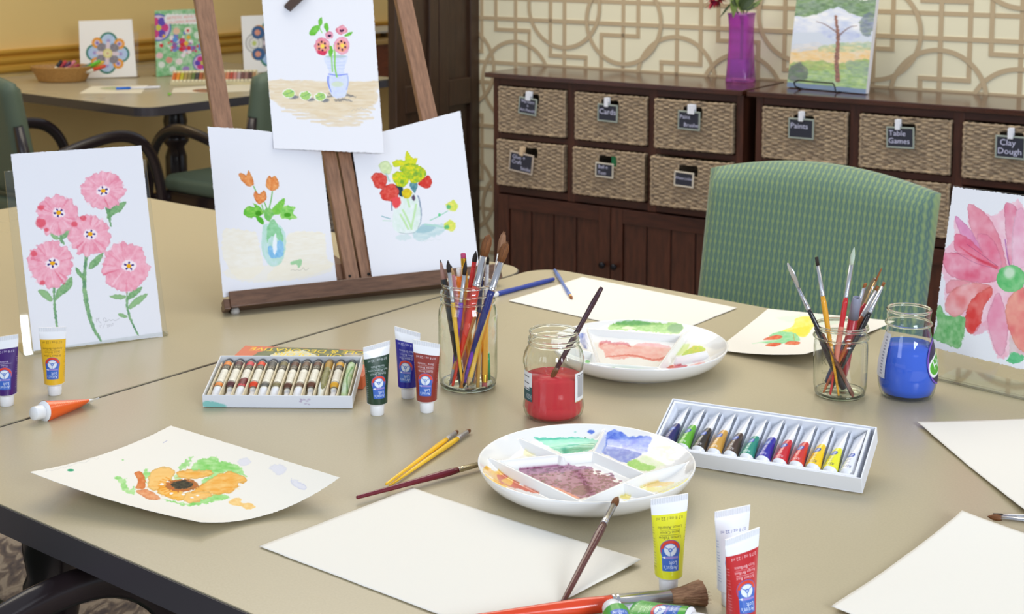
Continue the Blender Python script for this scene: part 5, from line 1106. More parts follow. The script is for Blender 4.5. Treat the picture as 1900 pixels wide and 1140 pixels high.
def brush(label, a, b, handle, fl=.028, bl=.016, rmax=.0036, rf=.003, re=.0013, hair=HB, ferr=SIL, shape='round', band=None, group=None, fullness=1.15, flat=1.0, spin=0, endcol=None):
    """a: handle end, b: tip of the hair (world)"""
    q, L_ = frm(a, b); r = empty('paintbrush', a, q @ Quaternion((0, 0, 1), spin), label, 'paintbrush', group)
    h = L_-fl-bl; hm = handle if not isinstance(handle, tuple) else mat('lacquered handle', handle, .2, spec=.6)
    M = MB(); M.lathe([(0, 0), (re*.8, .0006), (re, .003), (re*1.25, h*.25), (rmax*.8, h*.62), (rmax, h*.84), (rmax*.93, h*.94), (rf, h)], 16)
    M.build('handle', hm, r)
    if band: M = MB(); M.lathe([(rmax*.9, h*band[0]), (rmax*1.03, h*(band[0]+band[1])/2), (rmax*.99, h*band[1])], 16, cap=False); M.build('handle_band', mat('band paint', band[2], .3), r)
    M = MB(); pr = [(rf, h-.001), (rf*1.08, h), (rf*1.08, h+.0022), (rf*.98, h+.0028), (rf*1.06, h+.005), (rf*1.06, h+.006), (rf*.99, h+.0066), (rf*(.95 if shape != 'fan' else 1.0), h+fl)]
    V0 = len(M.v); M.lathe(pr, 18)
    if shape in ('flat', 'fan'):
        for i in range(V0, len(M.v)):
            x, y, z = M.v[i]; t = max(0, min(1, (z-h-.006)/(fl-.006))); M.v[i] = (x*(1+.35*t), y*(1-.6*t), z) if shape == 'flat' else (x*(1+.1*t), y*(1-.15*t), z)
    M.build('ferrule', ferr, r)
    M = MB(); n = 40; rt = rf*.93; z0 = h+fl
    if shape == 'round': pr = [(rt, z0-.001), (rt*fullness, z0+bl*.3), (rt*fullness*.92, z0+bl*.55), (rt*.55, z0+bl*.82), (rt*.12, z0+bl)]
    elif shape == 'mop': pr = [(rt, z0-.001), (rt*1.25, z0+bl*.3), (rt*1.3, z0+bl*.6), (rt*.95, z0+bl*.88), (rt*.3, z0+bl)]
    elif shape == 'flat': pr = [(rt, z0-.001), (rt*1.02, z0+bl*.5), (rt*.95, z0+bl)]
    else: pr = [(rt, z0-.001), (rt*1.25, z0+bl*.4), (rt*1.75, z0+bl*.8), (rt*1.9, z0+bl*.97)]
    V0 = len(M.v); rs = random.Random(len(label)); M.lathe(pr, n, sq=lambda t: 1+.05*math.sin(t*17)+.04*math.sin(t*9+1))
    if shape in ('flat', 'fan'):
        for i in range(V0, len(M.v)):
            x, y, z = M.v[i]; M.v[i] = (x*1.35, y*.4, z) if shape == 'flat' else (x*1.1, y*.8, z)
    if shape in ('fan', 'mop') or rf > .0045:
        for k in range(150 if shape == 'fan' else 60):
            t = rs.uniform(0, 2*PI); q_ = rs.uniform(.6, 1.05); ra = rt*(1.9 if shape == 'fan' else 1.2); ll = rs.uniform(.8, 1.08)
            p0 = np.array([rt*.8*math.cos(t)*q_*(1.35 if shape == 'fan' else 1), rt*.8*math.sin(t)*q_*(.5 if shape == 'fan' else 1), z0+bl*.2]); p2 = np.array([ra*math.cos(t)*q_*(1.35 if shape == 'fan' else .5), ra*math.sin(t)*q_*(.6 if shape == 'fan' else .5), z0+bl*ll]); p1 = (p0+p2)/2*np.array([1.04, 1.04, 1]); p1[:2] = p0[:2]*.35+p2[:2]*.65
            M.tube([p0, p1, p2], [.00035, .0003, .00012], 4)
    M.build('hair', hair, r); return r
def pencil(label, a, b, col, r=.0036, eraser=None, point=True, wood=(214, 176, 126), lead=(50, 46, 48), group=None, hexa=True, flip=False, cone=.016):
    """a: lower end, b: upper end; the sharpened point is at b (or at a with flip)"""
    if flip: a, b = b, a
    q, L_ = frm(a, b); e = empty('pencil', a, q, label, 'pencil', group); n = 6 if hexa else 14
    z0 = .014 if eraser else 0; z1 = L_-(cone if point else 0)
    M = MB(); M.lathe([(r, z0), (r, z1)], n, smooth=not hexa); M.build('barrel', mat('pencil lacquer', col, .3), e)
    if point:
        M = MB(); M.lathe([(r*.98, z1), (r*.32, L_-.004)], 14); M.build('sharpened_wood', mat('bare pencil wood', wood, .7), e)
        M = MB(); M.lathe([(r*.32, L_-.004), (.0003, L_)], 10); M.build('lead', mat('pencil lead', lead, .4), e)
    if eraser:
        M = MB(); M.lathe([(r, .004), (r*1.06, .006), (r*1.0, .008), (r*1.06, .010), (r*1.02, .0145)], 16, cap=False); M.build('ferrule', BRASS, e)
        M = MB(); M.lathe([(0, -.003), (r*.8, -.003), (r*.95, -.0015), (r*.95, .006)], 16); M.build('eraser', mat('pink eraser', eraser, .8), e)
    return e
def vialglass(name='clear jar glass', tint=(251, 253, 249), edge=(140, 158, 140)): return thinglass(name, tint, edge)
GLASS = vialglass()
RGLASS = mat('solid clear glass', (250, 253, 250), .0, Transmission_Weight=1.0, IOR=1.46)
def ring(root, name, R, z, r=.0015, n=96, m=18, squash=1.0):
    M = MB(); V = []; F = []
    for i in range(n):
        a = 2*PI*i/n
        for j in range(m):
            b_ = 2*PI*j/m; V.append(((R+r*math.cos(b_))*math.cos(a), (R+r*math.cos(b_))*math.sin(a), z+r*squash*math.sin(b_)))
    for i in range(n):
        for j in range(m): F.append((i*m+j, ((i+1) % n)*m+j, ((i+1) % n)*m+(j+1) % m, i*m+(j+1) % m))
    M.add(V, F, 0, True); M.build(name, RGLASS, root)
def solidbase(root, R, h):
    M = MB(); M.lathe([(0, .0012), (R*.80, .0010), (R*.93, .0006), (R, .0035), (R*1.02, h*.8), (R*.97, h), (R*.8, h*.62), (0, h*.5)], 72); M.build('thick_base', RGLASS, root)
def inj(c, px, py, z=TZ+.006, rmax=.036):
    p = T(px, py, z); d = p[:2]-c[:2]; n = np.linalg.norm(d)
    if n > rmax: p[:2] = c[:2]+d/n*rmax
    return p

# ------------------------------------------------------------------ tall jar of brushes and pencils
JC = T(868.5, 717)
root = empty('glass_jar', JC, 0, 'tall clear screw-neck jar crammed with brushes and pencils', 'jar')
M = MB(); M.lathe([(0, .0025), (.030, .0022), (.0355, .0005), (.0385, .004), (.0412, .012), (.0420, .022), (.0420, .104), (.0412, .112), (.0385, .120), (.0372, .1235), (.0383, .1245), (.0390, .1265), (.0380, .1285), (.0368, .130), (.0368, .134), (.0378, .1355), (.0386, .1375), (.0378, .1395), (.0366, .1408), (.0366, .1465), (.0372, .1485), (.0368, .1505)], 72, cap=False)
M.build('jar_body', GLASS, root)
ring(root, 'rim', .0362, .1500, .0019, squash=1.2); ring(root, 'thread', .0382, .1265, .0013); ring(root, 'thread', .0380, .1375, .0013)
solidbase(root, .0395, .009)
def jt(px, py, dy=0): return Yp(px, py, JC[1]+dy)
def jb(px, py): return inj(JC, px, py, TZ+.008, .034)
G = None
brush('big brush with brown mop hair and red handle, in the tall jar', jb(836, 719), jt(907, 436, -.012), (214, 52, 34), .044, .030, .0062, .0056, .002, HB, SIL, 'mop')
brush('big brush with brown slanted hair and navy handle, rightmost in the tall jar', jb(852, 724), jt(940, 450, -.02), (32, 44, 116), .042, .028, .0056, .0052, .002, HB, SIL, 'mop')
brush('brush with splayed light hair and orange handle, behind the navy one', jb(880, 712), jt(935, 432, .02), (226, 150, 40), .044, .030, .0036, .0040, .0015, HG, SIL, 'mop')
brush('slim brush with black hair and violet handle, in the tall jar', jb(838, 712), jt(864.5, 483, -.024), (112, 66, 190), .040, .021, .0040, .0028, .0016, HK, SIL2)
brush('thin brush with dark pointed hair and yellow handle, left in the tall jar', jb(856, 724), jt(831, 483, -.018), (240, 190, 60), .042, .017, .0036, .0030, .0016, HK, SIL2)
brush('white-handled brush with black hair near the back of the tall jar', jb(894, 706), jt(905, 472, .015), (236, 236, 240), .012, .014, .0034, .0026, .0016, HK, WHT)
brush('scarlet thin brush with a clotted black tip, centre of the tall jar', jb(848, 706), jt(883, 466, .0), (220, 44, 40), .004, .018, .0040, .0032, .0016, HK, mat('red ferrule', (214, 40, 38), .3))
brush('glossy violet thin brush handle slanting across the tall jar', jt(900, 562, -.026), jb(853, 729), (122, 58, 200), .02, .008, .0028, .0022, .0014, HK, mat('violet ferrule', (104, 60, 170), .3))
pencil('black pencil with a blunt wooden point, leftmost in the tall jar', jb(858, 716), jt(817, 482, -.005), (30, 32, 36), .0046, cone=.028, wood=(164, 124, 112))
pencil('pink and white patterned pencil in the tall jar', jb(868, 710), jt(837, 492, .01), (222, 150, 156), .0038, cone=.014)
pencil('yellow pencil with a magenta eraser, standing eraser up', jb(876, 702), jt(859.5, 474, .02), (238, 176, 44), .0040, eraser=(190, 72, 116), point=False, flip=True)
pencil('yellow pencil point down at the front of the tall jar', jb(866, 726), jt(901, 582, -.012), (236, 188, 50), .0042, flip=True, point=True)
pencil('short yellow pencil with its eraser resting on the jar bottom', jb(899, 716), jt(901, 585, .01), (244, 176, 40), .0042, eraser=(200, 104, 110), point=False)
pencil('orange-brown wooden pencil with a gray point, point down', jb(833, 716), jt(882, 578, -.01), (206, 140, 72), .0046, flip=True, lead=(90, 96, 110), wood=(150, 150, 156), cone=.024)
pencil('thin copper coloured pencil at the jar front', jb(848, 728), jt(894, 582, -.02), (222, 148, 74), .0032, point=False, hexa=False)
pencil('pale bamboo stick upright in the tall jar', jb(893, 724), jt(891, 622, .0), (216, 170, 90), .0026, point=False, hexa=False)
pencil('dark pencil behind the violet brush in the tall jar', jb(880, 708), jt(896, 470, .01), (40, 44, 90), .0034, point=False, hexa=False)
# marker
a, b_ = jb(874, 700), jt(852, 497, .03); q, L_ = frm(a, b_); r = empty('marker', a, q, 'orange marker with a white cap in the tall jar', 'marker')
M = MB(); M.lathe([(0, 0), (.0062, 0), (.0062, L_-.02), (.005, L_-.012)], 16); M.build('barrel', mat('orange plastic', (240, 128, 30), .3), r); M = MB(); M.lathe([(.0044, L_-.012), (.0044, L_-.001), (0, L_)], 14); M.build('cap', WHT, r)
a, b_ = jb(906, 704), jt(905, 655, .0); q, L_ = frm(a, b_); r = empty('glitter_tube', a, q, 'small green glitter tube inside the tall jar', 'tube'); M = MB(); M.lathe([(0, 0), (.0034, 0), (.0034, L_*.5), (.0026, L_)], 12); M.build('tube_body', mat('green glitter', (56, 170, 110), .2), r)

# ------------------------------------------------------------------ jar of red water with a brush
RC = T(1027, 772)
root = empty('glass_jar', RC, 0, 'short fluted jar half full of red paint water', 'jar')
def flute(z0, z1):
    return None
M = MB(); prof = [(0, .003), (.030, .002), (.0345, .001), (.0385, .006), (.0405, .014), (.0395, .022), (.0392, .026), (.0392, .068), (.0405, .074), (.0402, .082), (.0382, .090), (.0350, .0965), (.0330, .0985), (.0325, .100), (.0338, .1015), (.0330, .1035), (.0322, .105), (.0335, .1075), (.0322, .1095), (.0322, .1130), (.0328, .1150), (.0322, .1165)]
n = 96; V0 = len(M.v); M.lathe(prof, n, cap=False)
for i in range(V0, len(M.v)):
    j = (i-V0)//n; k = (i-V0) % n; z = prof[j][1]
    if .071 < z < .095 or .004 < z < .023: f_ = 1+.016*math.cos(k*2*PI*24/n); x, y, zz = M.v[i]; M.v[i] = (x*f_, y*f_, zz)
M.build('jar_body', GLASS, root)
ring(root, 'rim', .0315, .1165, .0017, squash=1.2); ring(root, 'thread', .0334, .1016, .0014); ring(root, 'thread', .0331, .1076, .0013)
RW_ = mat('red paint water', (228, 72, 84), .08, Transmission_Weight=.25, IOR=1.15); RW_.node_tree.nodes['Principled BSDF'].inputs['Subsurface Weight'].default_value = .0
M = MB(); M.lathe([(0, .004), (.033, .004), (.037, .008), (.0388, .015), (.0382, .024), (.0382, .056), (0, .0562)], 64); M.build('red_water', RW_, root)
def labelpatch(name, root, r, z0, z1, a0, a1, cv, rtop=None):
    U, V = np.meshgrid(np.linspace(0, 1, cv.w), np.linspace(0, 1, cv.h)); A = np.radians(a0+(a1-a0)*U); rr = r + ((rtop or r)-r)*(1-V)
    me = grid_mesh(name, rr*np.cos(A), rr*np.sin(A), z1+(z0-z1)*V, cv.a); return link(name, me, M_PRINTV, root)
cv = Canvas(40, 90, (244, 246, 248)); rs = random.Random(3)
for y in range(8, 84):
    if (y // 2) % 2 and 16 < y < 76: cv.stroke([(8, y), (30, y)], 1.2 if rs.random() < .6 else .5, (70, 70, 84), px=False, smooth=0)
cv.stroke([(6, 9), (32, 9)], 3, (40, 40, 60), px=False); cv.stroke([(6, 14), (32, 14)], 1.5, (40, 40, 60), px=False); cv.stroke([(0, 88), (40, 88)], 2, (200, 170, 90), px=False)
labelpatch('barcode_label', root, .0397, .0275, .0665, -46, -8, cv)
cv = Canvas(40, 90, (240, 243, 246)); cv.poly([(0, 44), (40, 44), (40, 90), (0, 90)], (52, 92, 96), px=False, smooth=0); cv.poly([(0, 0), (30, 0), (30, 56), (0, 56)], (240, 243, 246), px=False, smooth=0)
for y in (14, 34, 52): cv.stroke([(6, y), (28, y)], 2.4, (40, 40, 52), px=False)
for y in (68, 72, 76, 80): cv.stroke([(18, y), (38, y)], 1, (226, 232, 236), px=False)
labelpatch('green_white_label', root, .0397, .0275, .0665, 188, 222, cv)
tipz = Yp(1021, 700, RC[1]-.004); tipz = np.array([tipz[0], RC[1]-.008, TZ+.052]); top = Yp(1117, 533, RC[1]+.01)
brush('dark maroon brush standing tip-down in the jar of red water', top, tipz, (66, 34, 44), .03, .018, .0040, .0034, .0030, HB, mat('tarnished ferrule', (90, 62, 66), .35, .6))

# ------------------------------------------------------------------ jelly jar with brushes and palette knives
MC_ = T(1558, 733)
root = empty('glass_jar', MC_, 0, 'small embossed jelly jar holding brushes and palette knives', 'jar')
M = MB(); M.lathe([(0, .003), (.028, .002), (.0322, .0012), (.0352, .006), (.0368, .016), (.0372, .030), (.0374, .072), (.0366, .078), (.0352, .081), (.0358, .0825), (.0376, .0842), (.0378, .0855), (.0362, .0872), (.0352, .0885), (.0352, .0945), (.0362, .0958), (.0370, .0972), (.0364, .099), (.0358, .1005)], 72, cap=False)
M.build('jar_body', GLASS, root)
ring(root, 'rim', .0352, .1000, .0018, squash=1.2); ring(root, 'thread', .0376, .0848, .0014); ring(root, 'thread', .0367, .0972, .0012)
solidbase(root, .0345, .008)
# raised lettering
def raised(txt, size, zc, ac):
    V, F = text_tris(txt); A = np.radians(ac)+V[:, 0]*size/.0374
    return [(.0378*math.cos(a), .0378*math.sin(a), zc+v*size) for a, v in zip(A, V[:, 1])], [tuple(f) for f in F]
M = MB()
for txt, s_, z_ in (('Kerr', .017, .056), ('Self Sealing', .007, .040), ('Mason', .010, .028)):
    V_, F_ = raised(txt, s_, z_, -122); M.add(V_, F_)
M.build('raised_lettering', thinglass('embossed glass', (214, 218, 210), (170, 176, 168), .1), root)
def mt(px, py, dy=0): return Yp(px, py, MC_[1]+dy)
def mb(px, py): return inj(MC_, px, py, TZ+.008, .031)
brush('ochre-handled brush with dark flat hair, tip up, left of the scarlet one', mb(1556, 738), mt(1515, 477, .0), (232, 166, 40), .042, .012, .0040, .0030, .0015, HK, SIL2, 'flat')
brush('spattered scarlet brush with pale green tip, tallest in the jelly jar', mb(1532, 738), mt(1585, 459, -.004), (204, 40, 46), .046, .024, .0038, .0029, .0015, HW, SIL2, band=(.3, .7, (222, 130, 110)))
brush('black brush with russet flat tip leaning left in the jelly jar', mb(1580, 735), mt(1470, 513, .004), (34, 34, 40), .044, .006, .0034, .0032, .0015, HR, SIL2, 'flat')
brush('black brush with russet tip, rightmost in the jelly jar', mb(1540, 728), mt(1641, 524, -.01), (30, 28, 30), .040, .006, .0040, .0034, .0015, HR, SIL2, 'flat')
brush('orange-brown brush with russet tip in the jelly jar', mb(1524, 730), mt(1629, 531, .01), (190, 96, 40), .040, .007, .0036, .0030, .0015, HR, SIL2, 'flat')
brush('short red liner brush with long thin dark hair in the jelly jar', mb(1530, 722), mt(1637, 496, .018), (196, 36, 48), .034, .022, .0034, .0018, .0013, HR, mat('gold ferrule', (206, 170, 120), .3, .9), fullness=.8)
brush('black brush with russet tip beside the gray-capped red handle', mb(1545, 716), mt(1606, 526, -.015), (28, 26, 30), .044, .006, .0040, .0034, .0015, HR, SIL2, 'flat')
def knife(label, a, b, hl, hcol, bw=.007, bl=.06, capcol=None, crank=.0, spin=0):
    q, L_ = frm(a, b); r = empty('palette_knife', a, q @ Quaternion((0, 0, 1), spin), label, 'palette knife'); M = MB()
    M.lathe([(0, 0), (.0045, .001), (.0058, .01), (.0056, hl*.6), (.0036, hl)], 14); M.build('handle', mat('knife handle', hcol, .35), r)
    M = MB(); z1 = L_-bl; M.tube([(0, 0, hl), (0, 0, z1*.5+hl*.5), (0, .0, z1+.004)], .0016, 8)
    pl_ = [(-.002, z1), (-bw, z1+bl*.45), (-bw*.95, z1+bl*.7), (-bw*.5, L_-.004), (0, L_), (bw*.5, L_-.004), (bw*.95, z1+bl*.7), (bw, z1+bl*.45), (.002, z1)]
    M.prism(chaikin(pl_, 2).tolist(), -.0004, .0004, X=lambda p: (p[0], p[2], p[1])); M.build('blade', mat('steel blade', (176, 178, 190), .25, 1.0), r); return r
knife('palette knife with white pointed blade leaning left in the jelly jar', mb(1566, 722), mt(1461, 487, -.01), .10, (70, 66, 76), .0095, .044, spin=.1)
knife('palette knife with gray rounded blade at the back of the jelly jar', mb(1535, 712), mt(1624, 514, .022), .075, (60, 70, 110), .0115, .066, spin=.1)
a, b_ = mb(1562, 712), mt(1590, 552, -.02); q, L_ = frm(a, b_); r = empty('carving_tool', a, q, 'red-handled tool with a gray plastic cap in the jelly jar', 'tool')
M = MB(); M.lathe([(0, 0), (.004, .001), (.0068, .03), (.0066, L_-.032)], 16); M.build('handle', mat('red lacquer handle', (176, 42, 50), .3), r); M = MB(); M.lathe([(.0072, L_-.034), (.0066, L_-.012), (.0056, L_-.001), (.004, L_), (.004, L_-.004), (0, L_-.004)], 18); M.build('cap', mat('gray plastic cap', (140, 142, 162), .4), r)
a, b_ = mb(1590, 738), mt(1527, 620, -.018); q, L_ = frm(a, b_); r = empty('wooden_spatula', a, q, 'flat brown wooden spatula leaning across inside the jelly jar', 'tool'); M = MB(); M.box(-.0075, .0075, -.0015, .0015, 0, L_*.6); M.box(-.0045, .0045, -.0012, .0012, L_*.6, L_); M.build('spatula_blade', mat('stained spatula wood', (120, 70, 56), .5), r, bevel=.0007)

# ------------------------------------------------------------------ bulbous jar of blue water
BC = T(1682, 734)
root = empty('glass_jar', BC, 0, 'bulbous bottle-necked jar of bright blue paint water', 'jar')
bp = [(0, .004), (.026, .003), (.0335, .0012), (.0370, .006), (.0398, .018), (.0410, .034), (.0400, .050), (.0370, .066), (.0325, .084), (.0300, .094), (.0293, .100), (.0296, .1015), (.0314, .1035), (.0310, .1055), (.0296, .1075), (.0294, .111), (.0300, .1165), (.0303, .1205), (.0298, .1235)]
M = MB(); M.lathe(bp, 72, cap=False); M.build('jar_body', GLASS, root)
ring(root, 'rim', .0292, .1232, .0017, squash=1.3); ring(root, 'thread', .0312, .1045, .0015)
BWt = mat('blue paint water', (70, 112, 236), .08, Transmission_Weight=.12, IOR=1.15)
M = MB(); M.lathe([(0, .005), (.028, .005), (.0345, .007), (.0386, .018), (.0399, .034), (.0389, .050), (.0358, .066), (.0335, .0745), (0, .0747)], 64); M.build('blue_water', BWt, root)
cv = Canvas(30, 90, (232, 236, 246))
for y in range(8, 82, 6): cv.stroke([(16, y), (20, y)], 3, (160, 164, 184), px=False)
def lab2(name, cv, a0, a1, z0, z1, off=.0008, mask=None):
    zz = np.array([p[1] for p in bp]); rr_ = np.array([p[0] for p in bp])
    U, V = np.meshgrid(np.linspace(0, 1, cv.w), np.linspace(0, 1, cv.h)); Z = z1+(z0-z1)*V; R_ = np.interp(Z, zz[3:], rr_[3:])+off; A = np.radians(a0+(a1-a0)*U)
    X_, Y_ = R_*np.cos(A), R_*np.sin(A); h, w = U.shape; I = np.arange(h*w).reshape(h, w); Fq = np.stack([I[:-1, :-1], I[1:, :-1], I[1:, 1:], I[:-1, 1:]], -1)
    k = np.ones((h-1, w-1), bool) if mask is None else mask((U[:-1, :-1]+U[1:, 1:])/2, (V[:-1, :-1]+V[1:, 1:])/2)
    link(name, fast_mesh(name, np.stack([X_, Y_, Z], -1), Fq[k], col=cv.a), M_PRINTV, root)
lab2('ingredient_label', cv, 176, 208, .030, .092)
cv = Canvas(110, 130, (120, 84, 190)); cv.ell((55, 65), (50, 60), (58, 50, 74), px=False); cv.poly([(6, 62), (60, 30), (110, 20), (110, 70), (50, 96), (14, 100)], (240, 244, 240), px=False, smooth=1); cv.poly([(10, 66), (62, 34), (110, 24), (110, 64), (50, 90), (18, 94)], (88, 176, 50), px=False, smooth=1); cv.poly([(48, 36), (100, 14), (100, 22), (52, 44)], (190, 210, 50), px=False)
cv.text('Harvest', (76, 58), 36, (250, 250, 250), ang=-14, sx=1.0); cv.text('PURE', (70, 98), 11, (230, 230, 236), ang=-10); cv.text('grape', (80, 110), 12, (210, 206, 226), ang=-10)
lab2('oval_brand_label', cv, -64, 26, .022, .086, mask=lambda u, v: ((u-.5)/.5)**2+((v-.5)/.5)**2 < 1)

# ------------------------------------------------------------------ porcelain palettes
def segd(X, Y, a, b):
    ex, ey = b[0]-a[0], b[1]-a[1]; t = np.clip(((X-a[0])*ex+(Y-a[1])*ey)/(ex*ex+ey*ey), 0, 1); return np.hypot(X-a[0]-t*ex, Y-a[1]-t*ey)
def palette(label, c, R, ridges, paint, zp, res=420, seed=9):
    root = empty('palette', (c[0], c[1], TZ), 0, label, 'palette', 'porcelain palettes')
    x0_, x1_ = Pj((c[0]-R*1.02, c[1], TZ+.03))[0], Pj((c[0]+R*1.02, c[1], TZ+.03))[0]; y0_, y1_ = Pj((c[0], c[1]+R*1.02, TZ+.04))[1], Pj((c[0], c[1]-R*1.02, TZ))[1]
    cv = Canvas(int((x1_-x0_)*1.5), int((y1_-y0_)*1.5), (244, 243, 240), [(x0_, y0_), (x1_, y0_), (x1_, y1_), (x0_, y1_)], seed=seed); paint(cv)
    RR = [(T(*a, TZ+zz)[:2]-c[:2], T(*b_, TZ+zz)[:2]-c[:2]) for (a, b_), zz in ((r_, .032) for r_ in ridges)]
    nr, na = 190, 560; r = R*np.linspace(0, 1, nr)**.85; A = np.linspace(0, 2*PI, na, endpoint=False); rr, aa = np.meshgrid(r, A, indexing='ij'); X, Y = rr*np.cos(aa), rr*np.sin(aa)
    fl = .0195; s = np.clip((rr/R-.70)/.30, 0, 1); z = fl + .0168*s**1.7
    zs = z.copy(); d = np.full(X.shape, 9.)
    for a, b_ in RR: d = np.minimum(d, segd(X, Y, a, b_))
    rid = fl+(.0308-fl)*np.clip(1-(d-.0012)/.0055, 0, 1); k = 900.
    z = np.log(np.exp(k*z)+np.exp(k*rid))/k-np.log(2)/k*0
    z = np.minimum(z, .0368); z = z - .0012*np.clip((rr/R-.985)/.015, 0, 1)**2
    qx, qy, qz = X+c[0], Y+c[1], zs+TZ-HCAM; w_ = qy*_F[1]+qz*_F[2]; sx_ = CX+FPX*qx/w_; sy_ = CY-FPX*(qy*_U[1]+qz*_U[2])/w_
    col = cv.sample((sx_-x0_)/(x1_-x0_), (sy_-y0_)/(y1_-y0_)); kk = np.clip((z-zs-.0008)/.002, 0, 1)[..., None]; col = col*(1-kk)+np.array((244, 243, 240.))*kk
    P_ = [(R*1.004, .0348), (R*1.002, .0325), (R*.975, .025), (R*.92, .0165), (R*.84, .0095), (R*.74, .005), (R*.655, .0032), (R*.645, .0), (R*.61, .0), (R*.605, .003), (0.001, .003)]
    Xo = np.array([[p[0]*math.cos(t) for t in A] for p in P_]); Yo = np.array([[p[0]*math.sin(t) for t in A] for p in P_]); Zo = np.array([[p[1]]*na for p in P_])
    X, Y, z = np.vstack([X, Xo]), np.vstack([Y, Yo]), np.vstack([z, Zo]); col = np.vstack([col, np.ones((len(P_), na, 3))*np.array((242, 242, 242.))])
    me = grid_mesh('palette_dish', X[::-1], Y[::-1], z[::-1], col[::-1], closed=True); me.flip_normals() if False else None
    link('palette_dish', me, M_CERV, root); return root
def nearpaint(cv):
    cv.poly([(990, 812), (1010, 813), (1060, 812), (1108, 817), (1106, 828), (1098, 836), (1060, 842), (1040, 842), (1015, 828)], (70, 198, 160), col2=(120, 216, 190), warp=2.4, vs=(14, 5), f=2); cv.poly([(1040, 838), (1100, 822), (1104, 832), (1060, 842)], (44, 162, 120), col2=(80, 190, 150), warp=2, f=3, a=.8, vs=(10, 4))
    cv.stroke([(1062, 836), (1074, 836)], 1.2, (30, 110, 80)); cv.ell((1096, 802), (7, 4), (90, 122, 214), warp=3, f=2); cv.ell((1086, 813), (1.4, 1.2), (30, 120, 80)); cv.ell((1067.5, 802), (2.2, 1.2), (150, 214, 200))
    cv.poly([(1118, 812), (1130, 802), (1142, 798), (1156, 804), (1168, 812), (1196, 808), (1210, 812), (1204, 828), (1200, 840), (1176, 852), (1168, 862), (1150, 858), (1130, 846), (1112, 840), (1106, 830)], (66, 100, 214), col2=(150, 172, 236), warp=4, ws=9, vs=(9, 7), f=1.8)
    for p in ([(1122, 802), (1120, 812)], [(1120, 820), (1140, 806)], [(1150, 836), (1180, 820)], [(1140, 850), (1170, 840)]): cv.stroke(p, 6, (60, 90, 206), a=.6, f=4, warp=3)
    cv.poly([(1168, 862), (1190, 850), (1220, 826), (1250, 830), (1256, 846), (1240, 862), (1210, 872), (1190, 874)], (206, 234, 178), col2=(232, 240, 220), warp=4, vs=(8, 6), a=.8, f=6); cv.poly([(1164, 864), (1176, 854), (1196, 862), (1216, 868), (1206, 875), (1190, 875)], (112, 196, 50), col2=(160, 216, 110), warp=2, f=3)
    MA, MB_ = (132, 66, 96), (172, 104, 140)
    cv.poly([(962, 876), (985, 858), (1020, 850), (1050, 858), (1062, 866), (1098, 868), (1100, 880), (1112, 884), (1140, 886), (1136, 894), (1148, 900), (1112, 916), (1078, 927), (1050, 920), (1010, 900)], MB_, col2=(160, 96, 130), warp=1.6, vs=(7, 4), f=1.4); cv.poly([(980, 862), (1000, 852), (1030, 850), (1060, 862), (1020, 864), (985, 868)], (196, 166, 208), a=.75, f=3, warp=2)
    rs = random.Random(12)
    for _ in range(330):
        v = rs.random(); x = 972+v*175+rs.uniform(-14, 14); y = 868+rs.random()*58
        lo = 866+max(0, (x-1098))*.4; hi = 880+(x-965)*.42
        if y < lo or y > min(hi, 926-max(0, x-1080)*.38): continue
        cv.ell((x, y), (rs.uniform(1.8, 5), rs.uniform(.8, 1.8)), (110, 14, 66), a=.85, f=1.2, warp=.6, n=10)
    cv.poly([(1060, 912), (1080, 902), (1100, 906), (1092, 916), (1070, 920)], (112, 44, 62), a=.7, warp=2, f=2)
    cv.poly([(896, 872), (904, 866), (920, 876), (936, 868), (950, 876), (964, 890), (966, 900), (950, 904), (930, 900), (906, 888)], (248, 204, 40), col2=(246, 176, 40), warp=2.6, vs=(6, 5), f=1.4); cv.poly([(922, 882), (940, 884), (958, 896), (972, 904), (990, 908), (1000, 918), (960, 908), (930, 896)], (206, 66, 24), col2=(226, 96, 30), warp=2.2, f=1.8); cv.poly([(972, 904), (984, 900), (1020, 902), (1060, 918), (1074, 927), (1030, 925), (1000, 916)], (232, 126, 100), col2=(240, 160, 140), warp=1.6, f=2)
    cv.poly([(930, 892), (946, 888), (952, 896), (946, 902)], (250, 190, 50), warp=1.6); cv.poly([(972, 836), (985, 832), (1000, 842), (990, 848), (972, 848)], (246, 234, 160), a=.7, warp=3, f=4)
    cv.poly([(1186, 898), (1194, 888), (1214, 890), (1228, 896), (1250, 894), (1244, 902), (1216, 904), (1200, 908)], (250, 204, 96), col2=(248, 220, 130), warp=2.4, f=2, vs=(7, 4)); cv.poly([(1186, 904), (1220, 906), (1256, 896), (1280, 886), (1262, 902), (1230, 914), (1200, 912)], (248, 232, 90), a=.85, warp=2, f=2.4, col2=(250, 240, 160))
    cv.poly([(1096, 925), (1130, 914), (1168, 920), (1160, 927), (1110, 930)], (246, 244, 206), a=.6, f=4, warp=2); cv.poly([(1150, 924), (1166, 918), (1170, 924), (1160, 928)], (246, 222, 70), a=.8, warp=1.6)
    for x, y, r_ in ((1183, 914, 1.6), (1186, 918, 1.8), (1179, 908, 1.0), (1107, 832, 1.4), (1133, 909, 1.2)): cv.ell((x, y), (r_, r_*1.1), (60, 66, 180) if x > 1150 or x < 1110 else (236, 110, 80))
pa, pb = T(1088, 786.5, TZ+.036), T(1088, 929.5, TZ+.036); pc = (pa+pb)/2
palette('near porcelain palette with purple paint in its central well', pc, float(np.linalg.norm(pa-pb))/2+.0025,
        [((909, 849), (926, 853)), ((926, 853), (1101, 836)), ((1101, 836), (1196, 877)), ((1196, 877), (1079, 928)), ((1079, 929), (914, 850)), ((966, 812), (1044, 845)), ((1101, 836), (1124, 792)), ((1196, 877), (1290, 853)), ((1161, 895), (1226, 918))], nearpaint, .0165)
